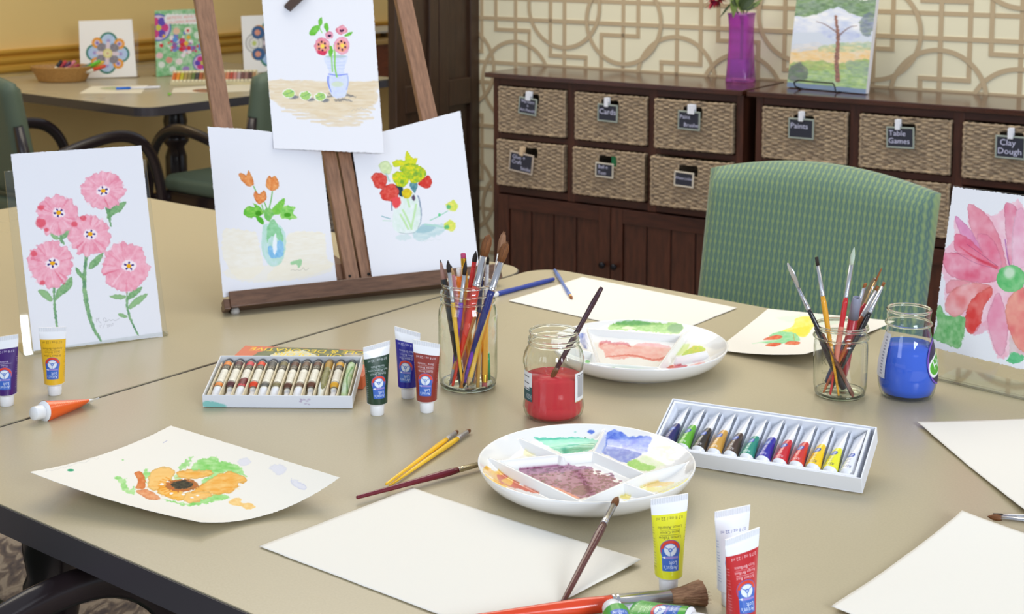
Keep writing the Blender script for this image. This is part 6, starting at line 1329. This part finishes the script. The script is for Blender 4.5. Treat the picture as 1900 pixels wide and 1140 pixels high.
def farpaint(cv):
    cv.poly([(1127, 610), (1140, 600), (1165, 596), (1200, 597), (1230, 600), (1250, 598), (1266, 603), (1267, 612), (1256, 620), (1210, 617), (1170, 613), (1140, 612)], (112, 182, 70), col2=(170, 208, 130), warp=3, vs=(7, 4), f=2); cv.poly([(1246, 602), (1264, 602), (1266, 612), (1252, 618), (1238, 612)], (64, 136, 70), a=.7, f=3, warp=2); cv.poly([(1140, 600), (1170, 594), (1210, 600), (1180, 604)], (90, 160, 100), a=.5, f=3, warp=2.5); cv.ell((1167, 609), (13, 3), (226, 232, 196), a=.8, f=2, warp=2)
    cv.poly([(1113, 636), (1124, 633), (1140, 640), (1152, 634), (1172, 644), (1180, 640), (1200, 637), (1226, 640), (1246, 646), (1252, 654), (1240, 664), (1224, 672), (1200, 668), (1176, 664), (1150, 668), (1126, 664), (1120, 652), (1111, 646)], (240, 160, 156), col2=(246, 200, 196), warp=2, vs=(12, 7), f=1.6)
    cv.stroke([(1114, 640), (1124, 634), (1136, 640), (1160, 638), (1170, 645)], [8, 6, 7, 6, 4], (206, 50, 66), a=.7, f=3, warp=2); cv.stroke([(1124, 664), (1150, 661), (1176, 660), (1204, 668), (1226, 670), (1246, 656)], [3, 4, 5, 5, 6, 4], (210, 56, 52), a=.8, f=3, warp=1.6)
    cv.poly([(1256, 644), (1270, 640), (1280, 640), (1272, 654), (1262, 660), (1250, 660)], (206, 234, 130), warp=2, a=.8, f=2); cv.poly([(1276, 650), (1290, 642), (1308, 646), (1304, 656), (1284, 660), (1264, 661)], (236, 218, 40), col2=(160, 210, 50), warp=1.8, f=1.6, vs=(6, 4))
    cv.poly([(1236, 686), (1244, 680), (1262, 678), (1276, 680), (1268, 688), (1256, 691), (1242, 690)], (200, 44, 56), warp=1.4, f=1.6); cv.poly([(1262, 690), (1280, 680), (1304, 672), (1308, 677), (1290, 688), (1268, 692)], (238, 130, 110), a=.8, warp=2, f=2.5); cv.stroke([(1270, 664), (1282, 674), (1304, 670)], 3, (232, 170, 186), a=.5, f=3, warp=2)
    cv.poly([(1130, 688), (1150, 686), (1180, 690), (1204, 692), (1170, 694), (1140, 693)], (120, 180, 60), warp=2, f=1.6, vs=(6, 3)); 
    for x, y in ((1107, 679), (1138, 681), (1096, 682), (1222, 690)): cv.ell((x, y), (3, 1.4), (110, 180, 80), warp=1)
    cv.ell((1090, 672), (5, 2.5), (90, 190, 60), warp=1); cv.poly([(1074, 622), (1086, 620), (1094, 645), (1088, 649), (1078, 640)], (90, 110, 196), col2=(180, 190, 230), a=.8, warp=3, f=2); cv.ell((1115, 691), (1.5, 1.2), (150, 60, 90))
pa, pb = T(1186, 583, TZ+.036), T(1186, 696, TZ+.036); pc = (pa+pb)/2
palette('far porcelain palette with pink paint in its central well', pc, .131,
        [((1088, 608), (1262, 621)), ((1262, 621), (1288, 607)), ((1088, 606), (1109, 672)), ((1109, 672), (1221, 680)), ((1221, 680), (1264, 622)), ((1082, 649), (1095, 651)), ((1044, 641), (1094, 650)), ((1256, 661), (1310, 650)), ((1074, 673), (1109, 672)), ((1221, 680), (1256, 694))], farpaint, .0165, 400, 19)

# ------------------------------------------------------------------ loose brushes on the table
def Lb(px, py, z): return T(px, py, TZ+z)
brush('yellow brush lying left of the near palette, its dark tip furthest right', Lb(722, 902, .003), Lb(873, 798, .0045), (250, 200, 40), .026, .009, .0034, .0029, .0016, HB, SIL2, fullness=1.0)
brush('yellow brush lying left of the near palette, slightly shorter, touching its twin', Lb(716, 899, .008), Lb(850, 800, .0045), (250, 196, 36), .026, .009, .0034, .0029, .0016, HB, SIL2, fullness=1.0)
brush('maroon brush lying with its ferrule against the near palette', Lb(661, 924, .0065), Lb(911, 856, .007), (108, 24, 40), .036, .012, .0044, .0034, .0022, HB, mat('champagne ferrule', (206, 196, 170), .25, 1.0))
tp = Pj((0, 0, 0)); bb = Lb(1043, 1121, .0035); tt = T(1147, 922, TZ+.044)
brush('brown brush propped on the near palette rim, slanting over the blank sheet', bb, tt, (92, 42, 36), .034, .017, .0044, .0036, .0026, HB, SIL)
brush('big orange-red brush with splayed brown hair along the bottom edge', Lb(780, 1160, .007), Lb(1306, 1101, .010), (226, 70, 30), .058, .034, .0082, .0080, .003, HG, SIL, 'fan', spin=0)
brush('small pale blue brush lying on the blank sheet at the back', Lb(1029, 501, .003), Lb(1061, 554, .004), (112, 138, 204), .012, .010, .0036, .0026, .0032, HR, mat('gold ferrule', (206, 170, 120), .3, .9))
a, b_ = Lb(925, 545, .004), Lb(1028, 518, .004); brush('dark blue brush handle lying behind the tall jar', b_, a+(a-b_)*.25, (44, 66, 156), .02, .012, .0048, .0046, .0036, HB, WHT)
brush('brush with round brown hair entering from the right edge, resting on the corner sheet', Lb(2050, 984, .012), Lb(1832, 959, .010), (40, 60, 110), .045, .014, .0040, .0033, .0016, HB, SIL)
brush('thin black-tipped brush lying under the round one at the right edge', Lb(2040, 966, .005), Lb(1843, 955, .004), (60, 60, 70), .045, .010, .0034, .0024, .0016, HK, SIL, 'flat')
# ================================================================== acrylic paint tubes (label printed cap-up, tube standing on its cap)
BLU, ORG = (62, 106, 196), (224, 66, 40)
def tubelabel(col, ink, lines, W=150, H=170, shade=(236, 240, 246)):
    cv = Canvas(W, H, (242, 244, 248)); sx = 1.46
    cv.poly([(-5, -5), (W+5, -5), (W+5, .785*H), (-5, .785*H)], col, px=False, smooth=0)
    cx = .5*W; rx, ry = 28.5, 20; cyr = .355*H
    cv.ell((cx, cyr), (rx+1.6, ry+1.2), BLU, px=False, n=40); cv.ell((cx, cyr), (rx, ry), ORG, px=False, n=40)
    for k, ch in enumerate('Acrylic'*1 + '\u2022' + 'Acrylique'):
        t = math.radians(192+ k*10.0); cv.text(ch, (cx+rx*.84*math.cos(t), cyr+ry*.84*math.sin(t)), 6.2, (250, 240, 236), ang=math.degrees(t)+90, sx=1.2, a=.85)
    cv.poly([(.33*W, .37*H), (.67*W, .37*H), (.67*W, .10*H), (.33*W, .10*H)], BLU, px=False, smooth=0)
    cv.ell((cx, cyr), (rx*.70, ry*.70), BLU, px=False, n=36); cv.ell((cx, cyr), (rx*.62, ry*.62), (232, 238, 246), px=False, n=36)
    for t in (90, 210, 330): cv.stroke([(cx, cyr), (cx+rx*.62*math.cos(math.radians(t+180)), cyr-ry*.62*math.sin(math.radians(t)))], 1.6, BLU, px=False, smooth=0)
    cv.ell((cx, cyr), (rx*.2, ry*.2), BLU, px=False); cv.ell((cx, cyr), (rx*.1, ry*.1), (200, 214, 240), px=False)
    cv.stroke([(.36*W, .265*H), (.60*W, .265*H)], 4.4, (156, 140, 210), px=False); cv.poly([(.60*W, .25*H), (.67*W, .265*H), (.60*W, .28*H)], (244, 244, 250), px=False, smooth=0)
    cv.text("Artist's", (.5*W, .145*H), 11.5, (240, 244, 250), sx=1.3); cv.text('Loft', (.45*W, .20*H), 11.5, (240, 244, 250), sx=1.3)
    y = .505*H
    for i, s in enumerate(lines):
        cv.text(s, (cx, y), 8.6, ink, sx=1.25)
        if i < len(lines)-1: cv.stroke([(cx-26, y+5.2), (cx+26, y+5.2)], .8, ink, px=False, a=.8)
        y += 10.5
    cv.text('0.7 fl oz / 22 ml', (cx, .735*H), 9.2, ink, sx=1.25)
    rs = random.Random(len(lines[0]))
    for sgn in (0, 1):
        x0 = (.06, .82)[sgn]*W
        for k in range(15):
            yy = (.12+.036*k)*H
            if k in (6, 11): continue
            x = x0; xe = x0+rs.uniform(12, 17)
            while x < xe: l = rs.uniform(1.5, 4); cv.stroke([(x, yy), (x+l, yy)], 1.1, ink, px=False, a=.6); x += l+1.2
    for i in range(0, W, 3): cv.stroke([(i, .925*H), (i, H)], 1.2, (206, 212, 224), px=False, smooth=0)
    return cv
def acrylic_tube(label, loc, rot, col, ink, lines, tiltq=None, bend=0.0, group=None, skew=0.0):
    root = empty('paint_tube', loc, tiltq if tiltq is not None else rot, label, 'paint tube', group)
    cv = tubelabel(col, ink, lines); z0, z1 = .0175, .097; Hc = cv.h
    v = np.linspace(0, 1, Hc); phi = np.radians(np.linspace(100, -100, cv.w)); back = np.radians(np.linspace(-100, -260, 18))[1:-1]
    ph = np.concatenate([phi, back]); PH, V = np.meshgrid(ph, v); Zt = z0+(z1-z0)*V; t = np.clip(V/.915, 0, 1)
    a = .0138+(.0186-.0138)*t**1.2; b_ = .0136*(1-t)**.8+.0009
    X = a*np.sin(PH); Y = -b_*np.cos(PH); Y = np.sign(Y)*np.abs(Y)
    rib = np.where(V > .925, .00022*np.sin(X/.0012*PI), 0); Y = Y+np.sign(Y)*rib + bend*t*t + .0
    Zt = Zt + skew*X*t*t
    col_ = np.concatenate([cv.a, np.repeat(cv.a[:, -1:], len(back), 1)], 1)
    me = grid_mesh('tube_body', X, Y, Zt, col_, closed=True); link('tube_body', me, M_PLASV, root)
    M = MB(); M.lathe([(.0138, .0176), (.0139, .0168), (.0128, .0160), (.0080, .0148), (.0062, .0140), (.0062, .0125)], 40, cap=False)
    n = 40; yb = bend; xs = np.linspace(-.0186, .0186, 16)
    M.build('shoulder', WHT, root); M = MB()
    M.add([(x, bend-.0010, z1+skew*x) for x in xs]+[(x, bend+.0010, z1+skew*x) for x in xs], [(i, i+1, 17+i, 16+i) for i in range(15)]); M.build('crimp_seal', WHT, root)
    M = MB(); V0 = len(M.v); M.lathe([(0, .0), (.0084, 0), (.0090, .0008), (.0096, .0132), (.0090, .0142), (.0060, .0144)], 56, sq=lambda t_: 1+.012*math.cos(t_*28), cap=False); M.build('cap', WHT, root)
    return root
def stand(label, px, py, rotdeg, col, ink, lines, **k):
    p = T(px, py); return acrylic_tube(label, (p[0], p[1], TZ), math.radians(rotdeg), col, ink, lines, **k)
WI, DI = (232, 232, 240), (70, 66, 40)
stand('violet acrylic tube standing on its cap at the far left edge', 13, 752, 8, (66, 28, 112), WI, ['Violet', 'Violeta'], skew=.12)
stand('golden yellow acrylic tube standing before the pink flower sheet', 102, 732, 6, (238, 188, 34), (120, 90, 20), ['Brilliant Yellow', 'Jaune Brillant', 'Amarillo Brillante'], bend=-.002)
stand('dark green acrylic tube standing right of the oil colour box', 700, 769, 22, (30, 62, 44), WI, ['Phthalo Green', 'Vert Phtalocyanine', 'Verde Ftalo'], skew=.16)
stand('blue acrylic tube standing behind the maroon tube', 757, 738, -14, (34, 32, 152), WI, ['Brilliant Blue', 'Bleu Brillant', 'Azul Brillante'], skew=-.2)
stand('maroon acrylic tube standing beside the tall brush jar', 792, 764, -6, (142, 50, 40), WI, ['Burnt Sienna', 'Sienne Brulee', 'Siena Tostada'], skew=-.16)
stand('lemon yellow acrylic tube standing in front of the near palette', 1240, 1096, 4, (232, 230, 40), (96, 92, 40), ['Lemon Yellow', 'Jaune Citron', 'Limon Amarillo'], skew=.14)
stand('white acrylic tube standing half hidden behind the red tube', 1356, 1122, 16, (240, 242, 248), (96, 104, 160), ['White', 'Blanc Titane', 'Titanio'], skew=.08)
stand('red acrylic tube standing at the bottom edge', 1374, 1176, 24, (196, 34, 42), (246, 214, 216), ['Brilliant Red', 'Rouge Brillant', 'Rojo Brillante'], skew=.16)
# lying tubes: axis runs cap -> crimp, label faces up
def lying(label, cap, crimp, col, ink, lines, roll=0.0, z0=.0136, z1=.004):
    a, b_ = T(*cap, TZ+z0), T(*crimp, TZ+z1); d = b_-a; d = d/np.linalg.norm(d); up = np.array([0, 0, 1.]); x = np.cross(-up, d)*-1; x = np.cross(up, d)*-1; x /= np.linalg.norm(x); y = np.cross(d, x)
    R3 = basis(x, y, d) @ Matrix.Rotation(roll, 3, 'Z'); return acrylic_tube(label, a, 0, col, ink, lines, tiltq=R3)
lying('orange acrylic tube lying on the table, cap towards the camera', (62, 768), (152, 750), (240, 98, 24), (250, 220, 200), ['Orange', 'Naranja'], roll=-.5)
lying('bright green acrylic tube lying at the bottom edge, white cap up', (1134, 1127), (1170, 1205), (72, 160, 52), (230, 244, 226), ['Green', 'Vert'], z0=.0142, z1=.008)
lying('green acrylic tube lying along the bottom edge, crimp to the left', (1312, 1160), (1160, 1136), (80, 176, 60), (230, 244, 226), ['Green', 'Vert', 'Verde'], roll=-.35)

# ------------------------------------------------------------------ boxed watercolour tubes
F_ = T(1598.5, 889, TZ+.0222); A_, B_ = T(1248.4, 739.4, TZ+.0565), T(1628, 793, TZ+.0565)
ux = A_-B_; ux = -ux/np.linalg.norm(ux); WL = float(np.linalg.norm(A_-B_)); v_ = B_-F_; v_ = v_-ux*(v_@ux); DL = float(np.linalg.norm(v_)); uy = v_/DL; uz = np.cross(ux, uy)
BO = F_ - ux*WL - uz*.0228
root = empty('paint_box', BO, basis(ux, uy, uz), 'white cardboard box holding twelve paint tubes, tipped up at the back', 'box')
CARD = mat('white glossy card', (238, 240, 246), .35); t = .0016; hh = .0228
M = MB(); M.box(0, WL, 0, DL, .0004, .0022); M.box(0, WL, 0, t, .0022, hh); M.box(0, WL, DL-t, DL, .0022, hh); M.box(0, t, t, DL-t, .0022, hh); M.box(WL-t, WL, t, DL-t, .0022, hh); M.build('outer_tray', CARD, root, bevel=.0005)
bz = float(BO[2]+uy[2]*(DL-.02)-TZ); M = MB(); dn = np.array([[ux[i], uy[i], uz[i]] for i in range(3)]).T @ np.array([0, 0, -1.]); M.obox((WL*.25, DL-.02, .0), (1, 0, 0), (0, 1, 0), dn, (0, WL*.5), (0, .002), (0, bz)); M.build('propping_flap', CARD, root)
INS = mat('white plastic insert', (232, 235, 242), .3); M = MB(); i0 = .006; x0, x1, y0, y1 = i0, WL-i0-.004, i0, DL-i0
M.box(x0-.003, x1+.003, y0-.003, y0, .003, hh-.0012); M.box(x0-.003, x1+.003, y1, y1+.003, .003, hh-.0012); M.box(x0-.003, x0, y0, y1, .003, hh-.0012); M.box(x1, x1+.003, y0, y1, .003, hh-.0012)
n = 12; pw = (x1-x0)/n; V = []; F = []
for i in range(n):
    xa = x0+i*pw; xb = xa+pw
    sec = [(xa, hh-.009), (xa+pw*.12, .0055), (xa+pw*.3, .0035), (xb-pw*.3, .0035), (xb-pw*.12, .0055), (xb, hh-.009)]
    b0 = len(V); V += [(x, y0, z) for x, z in sec]+[(x, y1, z) for x, z in sec]; F += [(b0+k, b0+k+1, b0+7+k, b0+6+k) for k in range(5)]
M.add(V, F, 0, True); M.build('ribbed_insert', INS, root)
WC = [((38, 34, 100), 'indigo'), ((104, 180, 50), 'grass green'), ((50, 42, 34), 'near-black umber'), ((210, 158, 66), 'ochre'), ((74, 52, 40), 'dark brown'), ((46, 146, 122), 'teal'), ((46, 40, 160), 'ultramarine'), ((206, 40, 50), 'crimson'), ((212, 52, 44), 'vermilion'), ((250, 206, 20), 'warm yellow'), ((240, 236, 40), 'lemon'), ((238, 239, 244), 'white')]
for i, (col, nm) in enumerate(WC):
    cap = np.array([x0+(i+.5)*pw, y0+.0095, .0122]); tip = np.array([x0+(i+.5)*pw+.001, y1-.003+.0015*math.sin(i*2.3), .0125])
    d = tip-cap; L_ = float(np.linalg.norm(d)); d /= L_; up = np.array([0, 0, 1.]); x = np.cross(d, up); x /= np.linalg.norm(x); y = np.cross(d, x)
    R3 = root.matrix_world.to_3x3() @ basis(-x, -y, d) @ Matrix.Rotation(0, 3, 'Z'); p = root.matrix_world @ Vector(cap.tolist())
    pos = ['first on the left', 'second', 'third', 'fourth', 'fifth', 'sixth', 'seventh', 'eighth', 'ninth', 'tenth', 'eleventh', 'last on the right'][i]
    r = empty('paint_tube', p, R3, nm+' paint tube in the white cardboard box, '+pos, 'paint tube', 'tubes in the white box')
    cv = Canvas(44, 110, (240, 241, 246)); ink = (240, 240, 244) if i < 9 else (70, 70, 110)
    cv.poly([(-3, -3), (48, -3), (48, 56+3*math.sin(i)), (-3, 54)], col, px=False, smooth=0)
    cv.ell((31, 38), (9, 6.5), (60, 84, 170), px=False); cv.ell((31, 38), (6, 3.5), (130, 150, 210), px=False)
    for k, w_ in enumerate((12, 9, 13, 8)): cv.stroke([(24+.5*k, 16+4*k), (24+w_, 16+4*k)], 1.2, ink, px=False, a=.75)
    cv.text('REEVES', (28, 7.5), 9, ink, sx=.8)
    v = np.linspace(0, 1, cv.h); ph = np.radians(np.concatenate([np.linspace(180, 0, cv.w), np.linspace(0, -180, 16)[1:-1]])); PH, V = np.meshgrid(ph, v); z0_, z1_ = .0, L_
    tt = V; th = .0086*(1-tt)**.9+.0005; wd_ = .0086+.0024*tt; an = math.radians(46)*np.ones_like(tt)
    an = an*np.clip(tt*1.6, 0, 1); ca, sa = np.cos(PH), np.sin(PH); X = ca*th*np.cos(an) - sa*wd_*np.sin(an); Y = ca*th*np.sin(an) + sa*wd_*np.cos(an)
    col_ = np.concatenate([cv.a, np.repeat(cv.a[:, -1:], 14, 1)], 1)
    link('tube_body', grid_mesh('tube_body', X, Y, z0_+(z1_-z0_)*V, col_, closed=True), M_PLASV, r)
    M = MB(); M.lathe([(0, -.0085), (.0054, -.0085), (.006, -.0078), (.006, -.0025), (.0078, -.0018), (.0086, -.0004), (.0086, .0016), (.0082, .002)], 28, cap=False); M.build('cap', WHT, r)

# ------------------------------------------------------------------ old oil colour box, lid and tubes
Fr, Fl = T(652, 737, TZ+.0185), T(377, 733, TZ+.0185); Br, Bl = T(667, 661, TZ+.0395), T(405, 661, TZ+.0395)
ux = (Fr-Fl)+(Br-Bl); ux /= np.linalg.norm(ux); WL = .2045; v_ = (Br+Bl-Fr-Fl)/2; v_ = v_-ux*(v_@ux); DL = float(np.linalg.norm(v_)); uy = v_/DL; uz = np.cross(ux, uy)
OB = (Fr+Fl)/2-ux*WL/2-uz*.0182
root = empty('paint_box', OB, basis(ux, uy, uz), 'worn white cardboard box of old oil colour tubes, stained teal at one corner', 'box')
CB = mat('aged cream card', (222, 208, 176), .7); cvb = Canvas(230, 26, (226, 230, 240))
cvb.poly([(0, 13), (20, 14), (34, 20), (30, 26), (0, 26)], (140, 204, 200), px=False, warp=3, f=3); 
for _ in range(9): cvb.ell((158+random.uniform(-9, 12), 12+random.uniform(-6, 6)), (2.2, 1.6), (176, 160, 190), px=False, warp=1, a=.6)
U, V = np.meshgrid(np.linspace(0, 1, 230), np.linspace(0, 1, 26)); link('printed_front', grid_mesh('printed_front', U*WL, U*0-.0002, (1-V)*.018+.0004, cvb.a), M_PRINTV, root)
OC = mat('off white card', (228, 230, 232), .6); t = .0015; M = MB(); M.box(0, WL, 0, DL, .0004, .002, 1); M.box(0, WL, 0, t, .002, .0185); M.box(0, WL, DL-t, DL, .002, .0185); M.box(0, t, t, DL-t, .002, .0185); M.box(WL-t, WL, t, DL-t, .002, .0185); M.build('tray', [OC, CB], root, bevel=.0005)
n = 12; pw = (WL-.012)/n; M = MB()
for i in range(n+1): M.box(.006+i*pw-.0007, .006+i*pw+.0007, .006, DL-.018, .002, .0165)
M.build('dividers', CB, root)
CCs = [((226, 134, 54), 'orange-banded', 0), ((96, 56, 58), 'plum-banded', 1), ((206, 70, 76), 'crimson-banded', 2), ((226, 72, 40), 'scarlet-banded', 1), ((84, 84, 80), 'gray-banded', 0), ((120, 110, 70), 'olive-banded', 0), ((96, 60, 44), 'chestnut-banded', 3), ((110, 84, 64), 'taupe-banded', 0), ((104, 66, 48), 'sienna-banded', 1), ((176, 136, 50), 'old-gold', 4), ((226, 170, 50), 'yellow-banded', 1), ((140, 170, 110), 'crumpled green-smeared', 5)]
for i, (col, nm, kind) in enumerate(CCs):
    cap = np.array([.006+(i+.5)*pw, DL-.0125, .0108]); L_ = DL-.020 - (.0 if kind != 1 else .004)
    p = root.matrix_world @ Vector(cap.tolist()); R3 = root.matrix_world.to_3x3() @ basis((1, 0, 0), (0, 0, 1), (0, -1, 0))
    pos = ['leftmost', 'second from the left', 'third from the left', 'fourth from the left', 'fifth from the left', 'sixth from the left', 'sixth from the right', 'fifth from the right', 'fourth from the right', 'third from the right', 'second from the right', 'rightmost'][i]
    r = empty('paint_tube', p, R3, nm+' black-capped oil tube, '+pos+' in the old box', 'paint tube', 'oil tubes in the old box')
    cv = Canvas(30, 120, (232, 228, 212)); BK = (46, 40, 34)
    if kind < 4:
        cv.poly([(-2, 2), (32, 2), (32, 15), (-2, 15)], col, px=False, smooth=0); 
        for y in (2, 15.5, 30, 76, 88): cv.stroke([(-2, y), (32, y)], 1.6, BK, px=False, smooth=0)
        cv.poly([(-2, 17), (32, 17), (32, 30), (-2, 30)], (64, 56, 44), px=False, smooth=0); cv.text('BAVE', (15, 24), 11, (230, 224, 200), sx=.75)
        cv.poly([(-2, 78), (32, 78), (32, 87), (-2, 87)], col, px=False, smooth=0); cv.poly([(-2, 91), (32, 91), (32, 122), (-2, 122)], (228, 230, 236), px=False, smooth=0)
        for y in range(42, 70, 4): cv.stroke([(8, y), (22, y)], .8, (170, 160, 140), px=False, a=.6)
    elif kind == 4: cv.poly([(-2, -2), (32, -2), (32, 22), (-2, 22)], col, px=False, smooth=0); cv.poly([(0, 24), (22, 24), (26, 80), (10, 90)], (150, 146, 90), px=False, warp=4, col2=(110, 108, 66)); cv.poly([(-2, 70), (10, 80), (14, 122), (-2, 122)], (226, 230, 226), px=False)
    else: cv.poly([(-2, -2), (32, -2), (32, 122), (-2, 122)], (170, 196, 130), px=False, smooth=0, col2=(206, 220, 214), vs=(10, 12)); cv.stroke([(20, 20), (12, 60), (24, 100)], 4, (96, 150, 80), px=False)
    if kind == 2: cv.poly([(4, 66), (30, 62), (30, 80), (10, 84)], (110, 20, 34), px=False, warp=3)
    v = np.linspace(0, 1, cv.h); ph = np.radians(np.concatenate([np.linspace(170, 10, cv.w), np.linspace(10, -190, 14)[1:-1]])); PH, V = np.meshgrid(ph, v)
    tt = np.clip((V-.70)/.3, 0, 1) if kind in (0, 2, 4, 5) else np.clip((V-.68)/.12, 0, 1)
    wob = (.35 if kind in (3, 4, 5) else .0)*np.sin(V*9+i)
    a = .0062*(1+.14*tt) if kind in (0, 2) else .0062*(1-.42*tt*(1-np.clip((V-.85)/.15, 0, 1)*.8)); b2 = .0062*(1-.78*tt)*(1-.25*abs(wob)); X = a*np.cos(PH)*(1-.3*np.abs(wob)); Y = b2*np.sin(PH)-.004*tt+.0008*wob
    col_ = np.concatenate([cv.a, np.repeat(cv.a[:, -1:], 12, 1)], 1); link('tube_body', grid_mesh('tube_body', X, Y, V*L_, col_, closed=True), M_PRINTV, r)
    M = MB(); M.lathe([(0, -.0085), (.0052, -.0085), (.0056, -.007), (.0058, -.0005), (.0062, .0005)], 22, cap=False); M.build('cap', mat('black bakelite', (40, 36, 44), .3) if kind < 4 else mat('teal cap', (60, 70, 70), .4) if kind == 5 else mat('mustard cap', (120, 96, 50), .5), r)
# lid lying behind, partly under the box
zl = TZ+.0185; a, b_ = T(455, 642, zl), T(714, 652, zl); ux = (b_-a)/np.linalg.norm(b_-a); uy = np.array([-ux[1], ux[0], 0]); LW, LD = .213, .128
o2 = a-uy*LD; LO = np.array([o2[0], o2[1], TZ])
root = empty('box_lid', LO, basis(ux, uy, (0, 0, 1)), 'orange cardboard lid with upside-down yellow lettering, behind the old oil box', 'lid')
cv = Canvas(330, 170, (214, 112, 72))
cv.poly([(60, 10), (120, 0), (250, 0), (300, 20), (310, 80), (300, 150), (250, 172), (100, 172), (40, 120)], (86, 92, 60), px=False, col2=(130, 134, 90), warp=6, ws=16, vs=(20, 14)); cv.poly([(90, 44), (130, 20), (170, 30), (190, 60), (150, 80), (100, 100), (80, 80)], (232, 226, 206), px=False, warp=6, ws=10, col2=(206, 206, 176)); cv.poly([(130, 70), (180, 66), (190, 84), (140, 96)], (196, 50, 40), px=False, warp=5); cv.poly([(250, 24), (290, 26), (300, 60), (260, 56)], (150, 140, 120), px=False, warp=5, col2=(196, 190, 176))
cv.text('TOLE & DECORATIVE', (165, 18), 31, (250, 214, 20), ang=180, sx=.98); cv.text('OIL COLORS', (165, 44), 31, (250, 214, 20), ang=180, sx=.9)
U, V = np.meshgrid(np.linspace(0, 1, cv.w), np.linspace(0, 1, cv.h)); link('printed_top', grid_mesh('printed_top', U*LW, V*0+LD*(1-V), U*0+.0188, cv.a), M_PRINTV, root)
M = MB(); M.box(0, LW, 0, LD, .0165, .0185); M.box(0, LW, 0, .0015, .0006, .0165); M.box(0, LW, LD-.0015, LD, .0006, .0165); M.box(0, .0015, .0015, LD-.0015, .0006, .0165); M.box(LW-.0015, LW, .0015, LD-.0015, .0006, .0165)
M.build('lid_shell', mat('orange card', (206, 100, 56), .6), root, bevel=.0004)
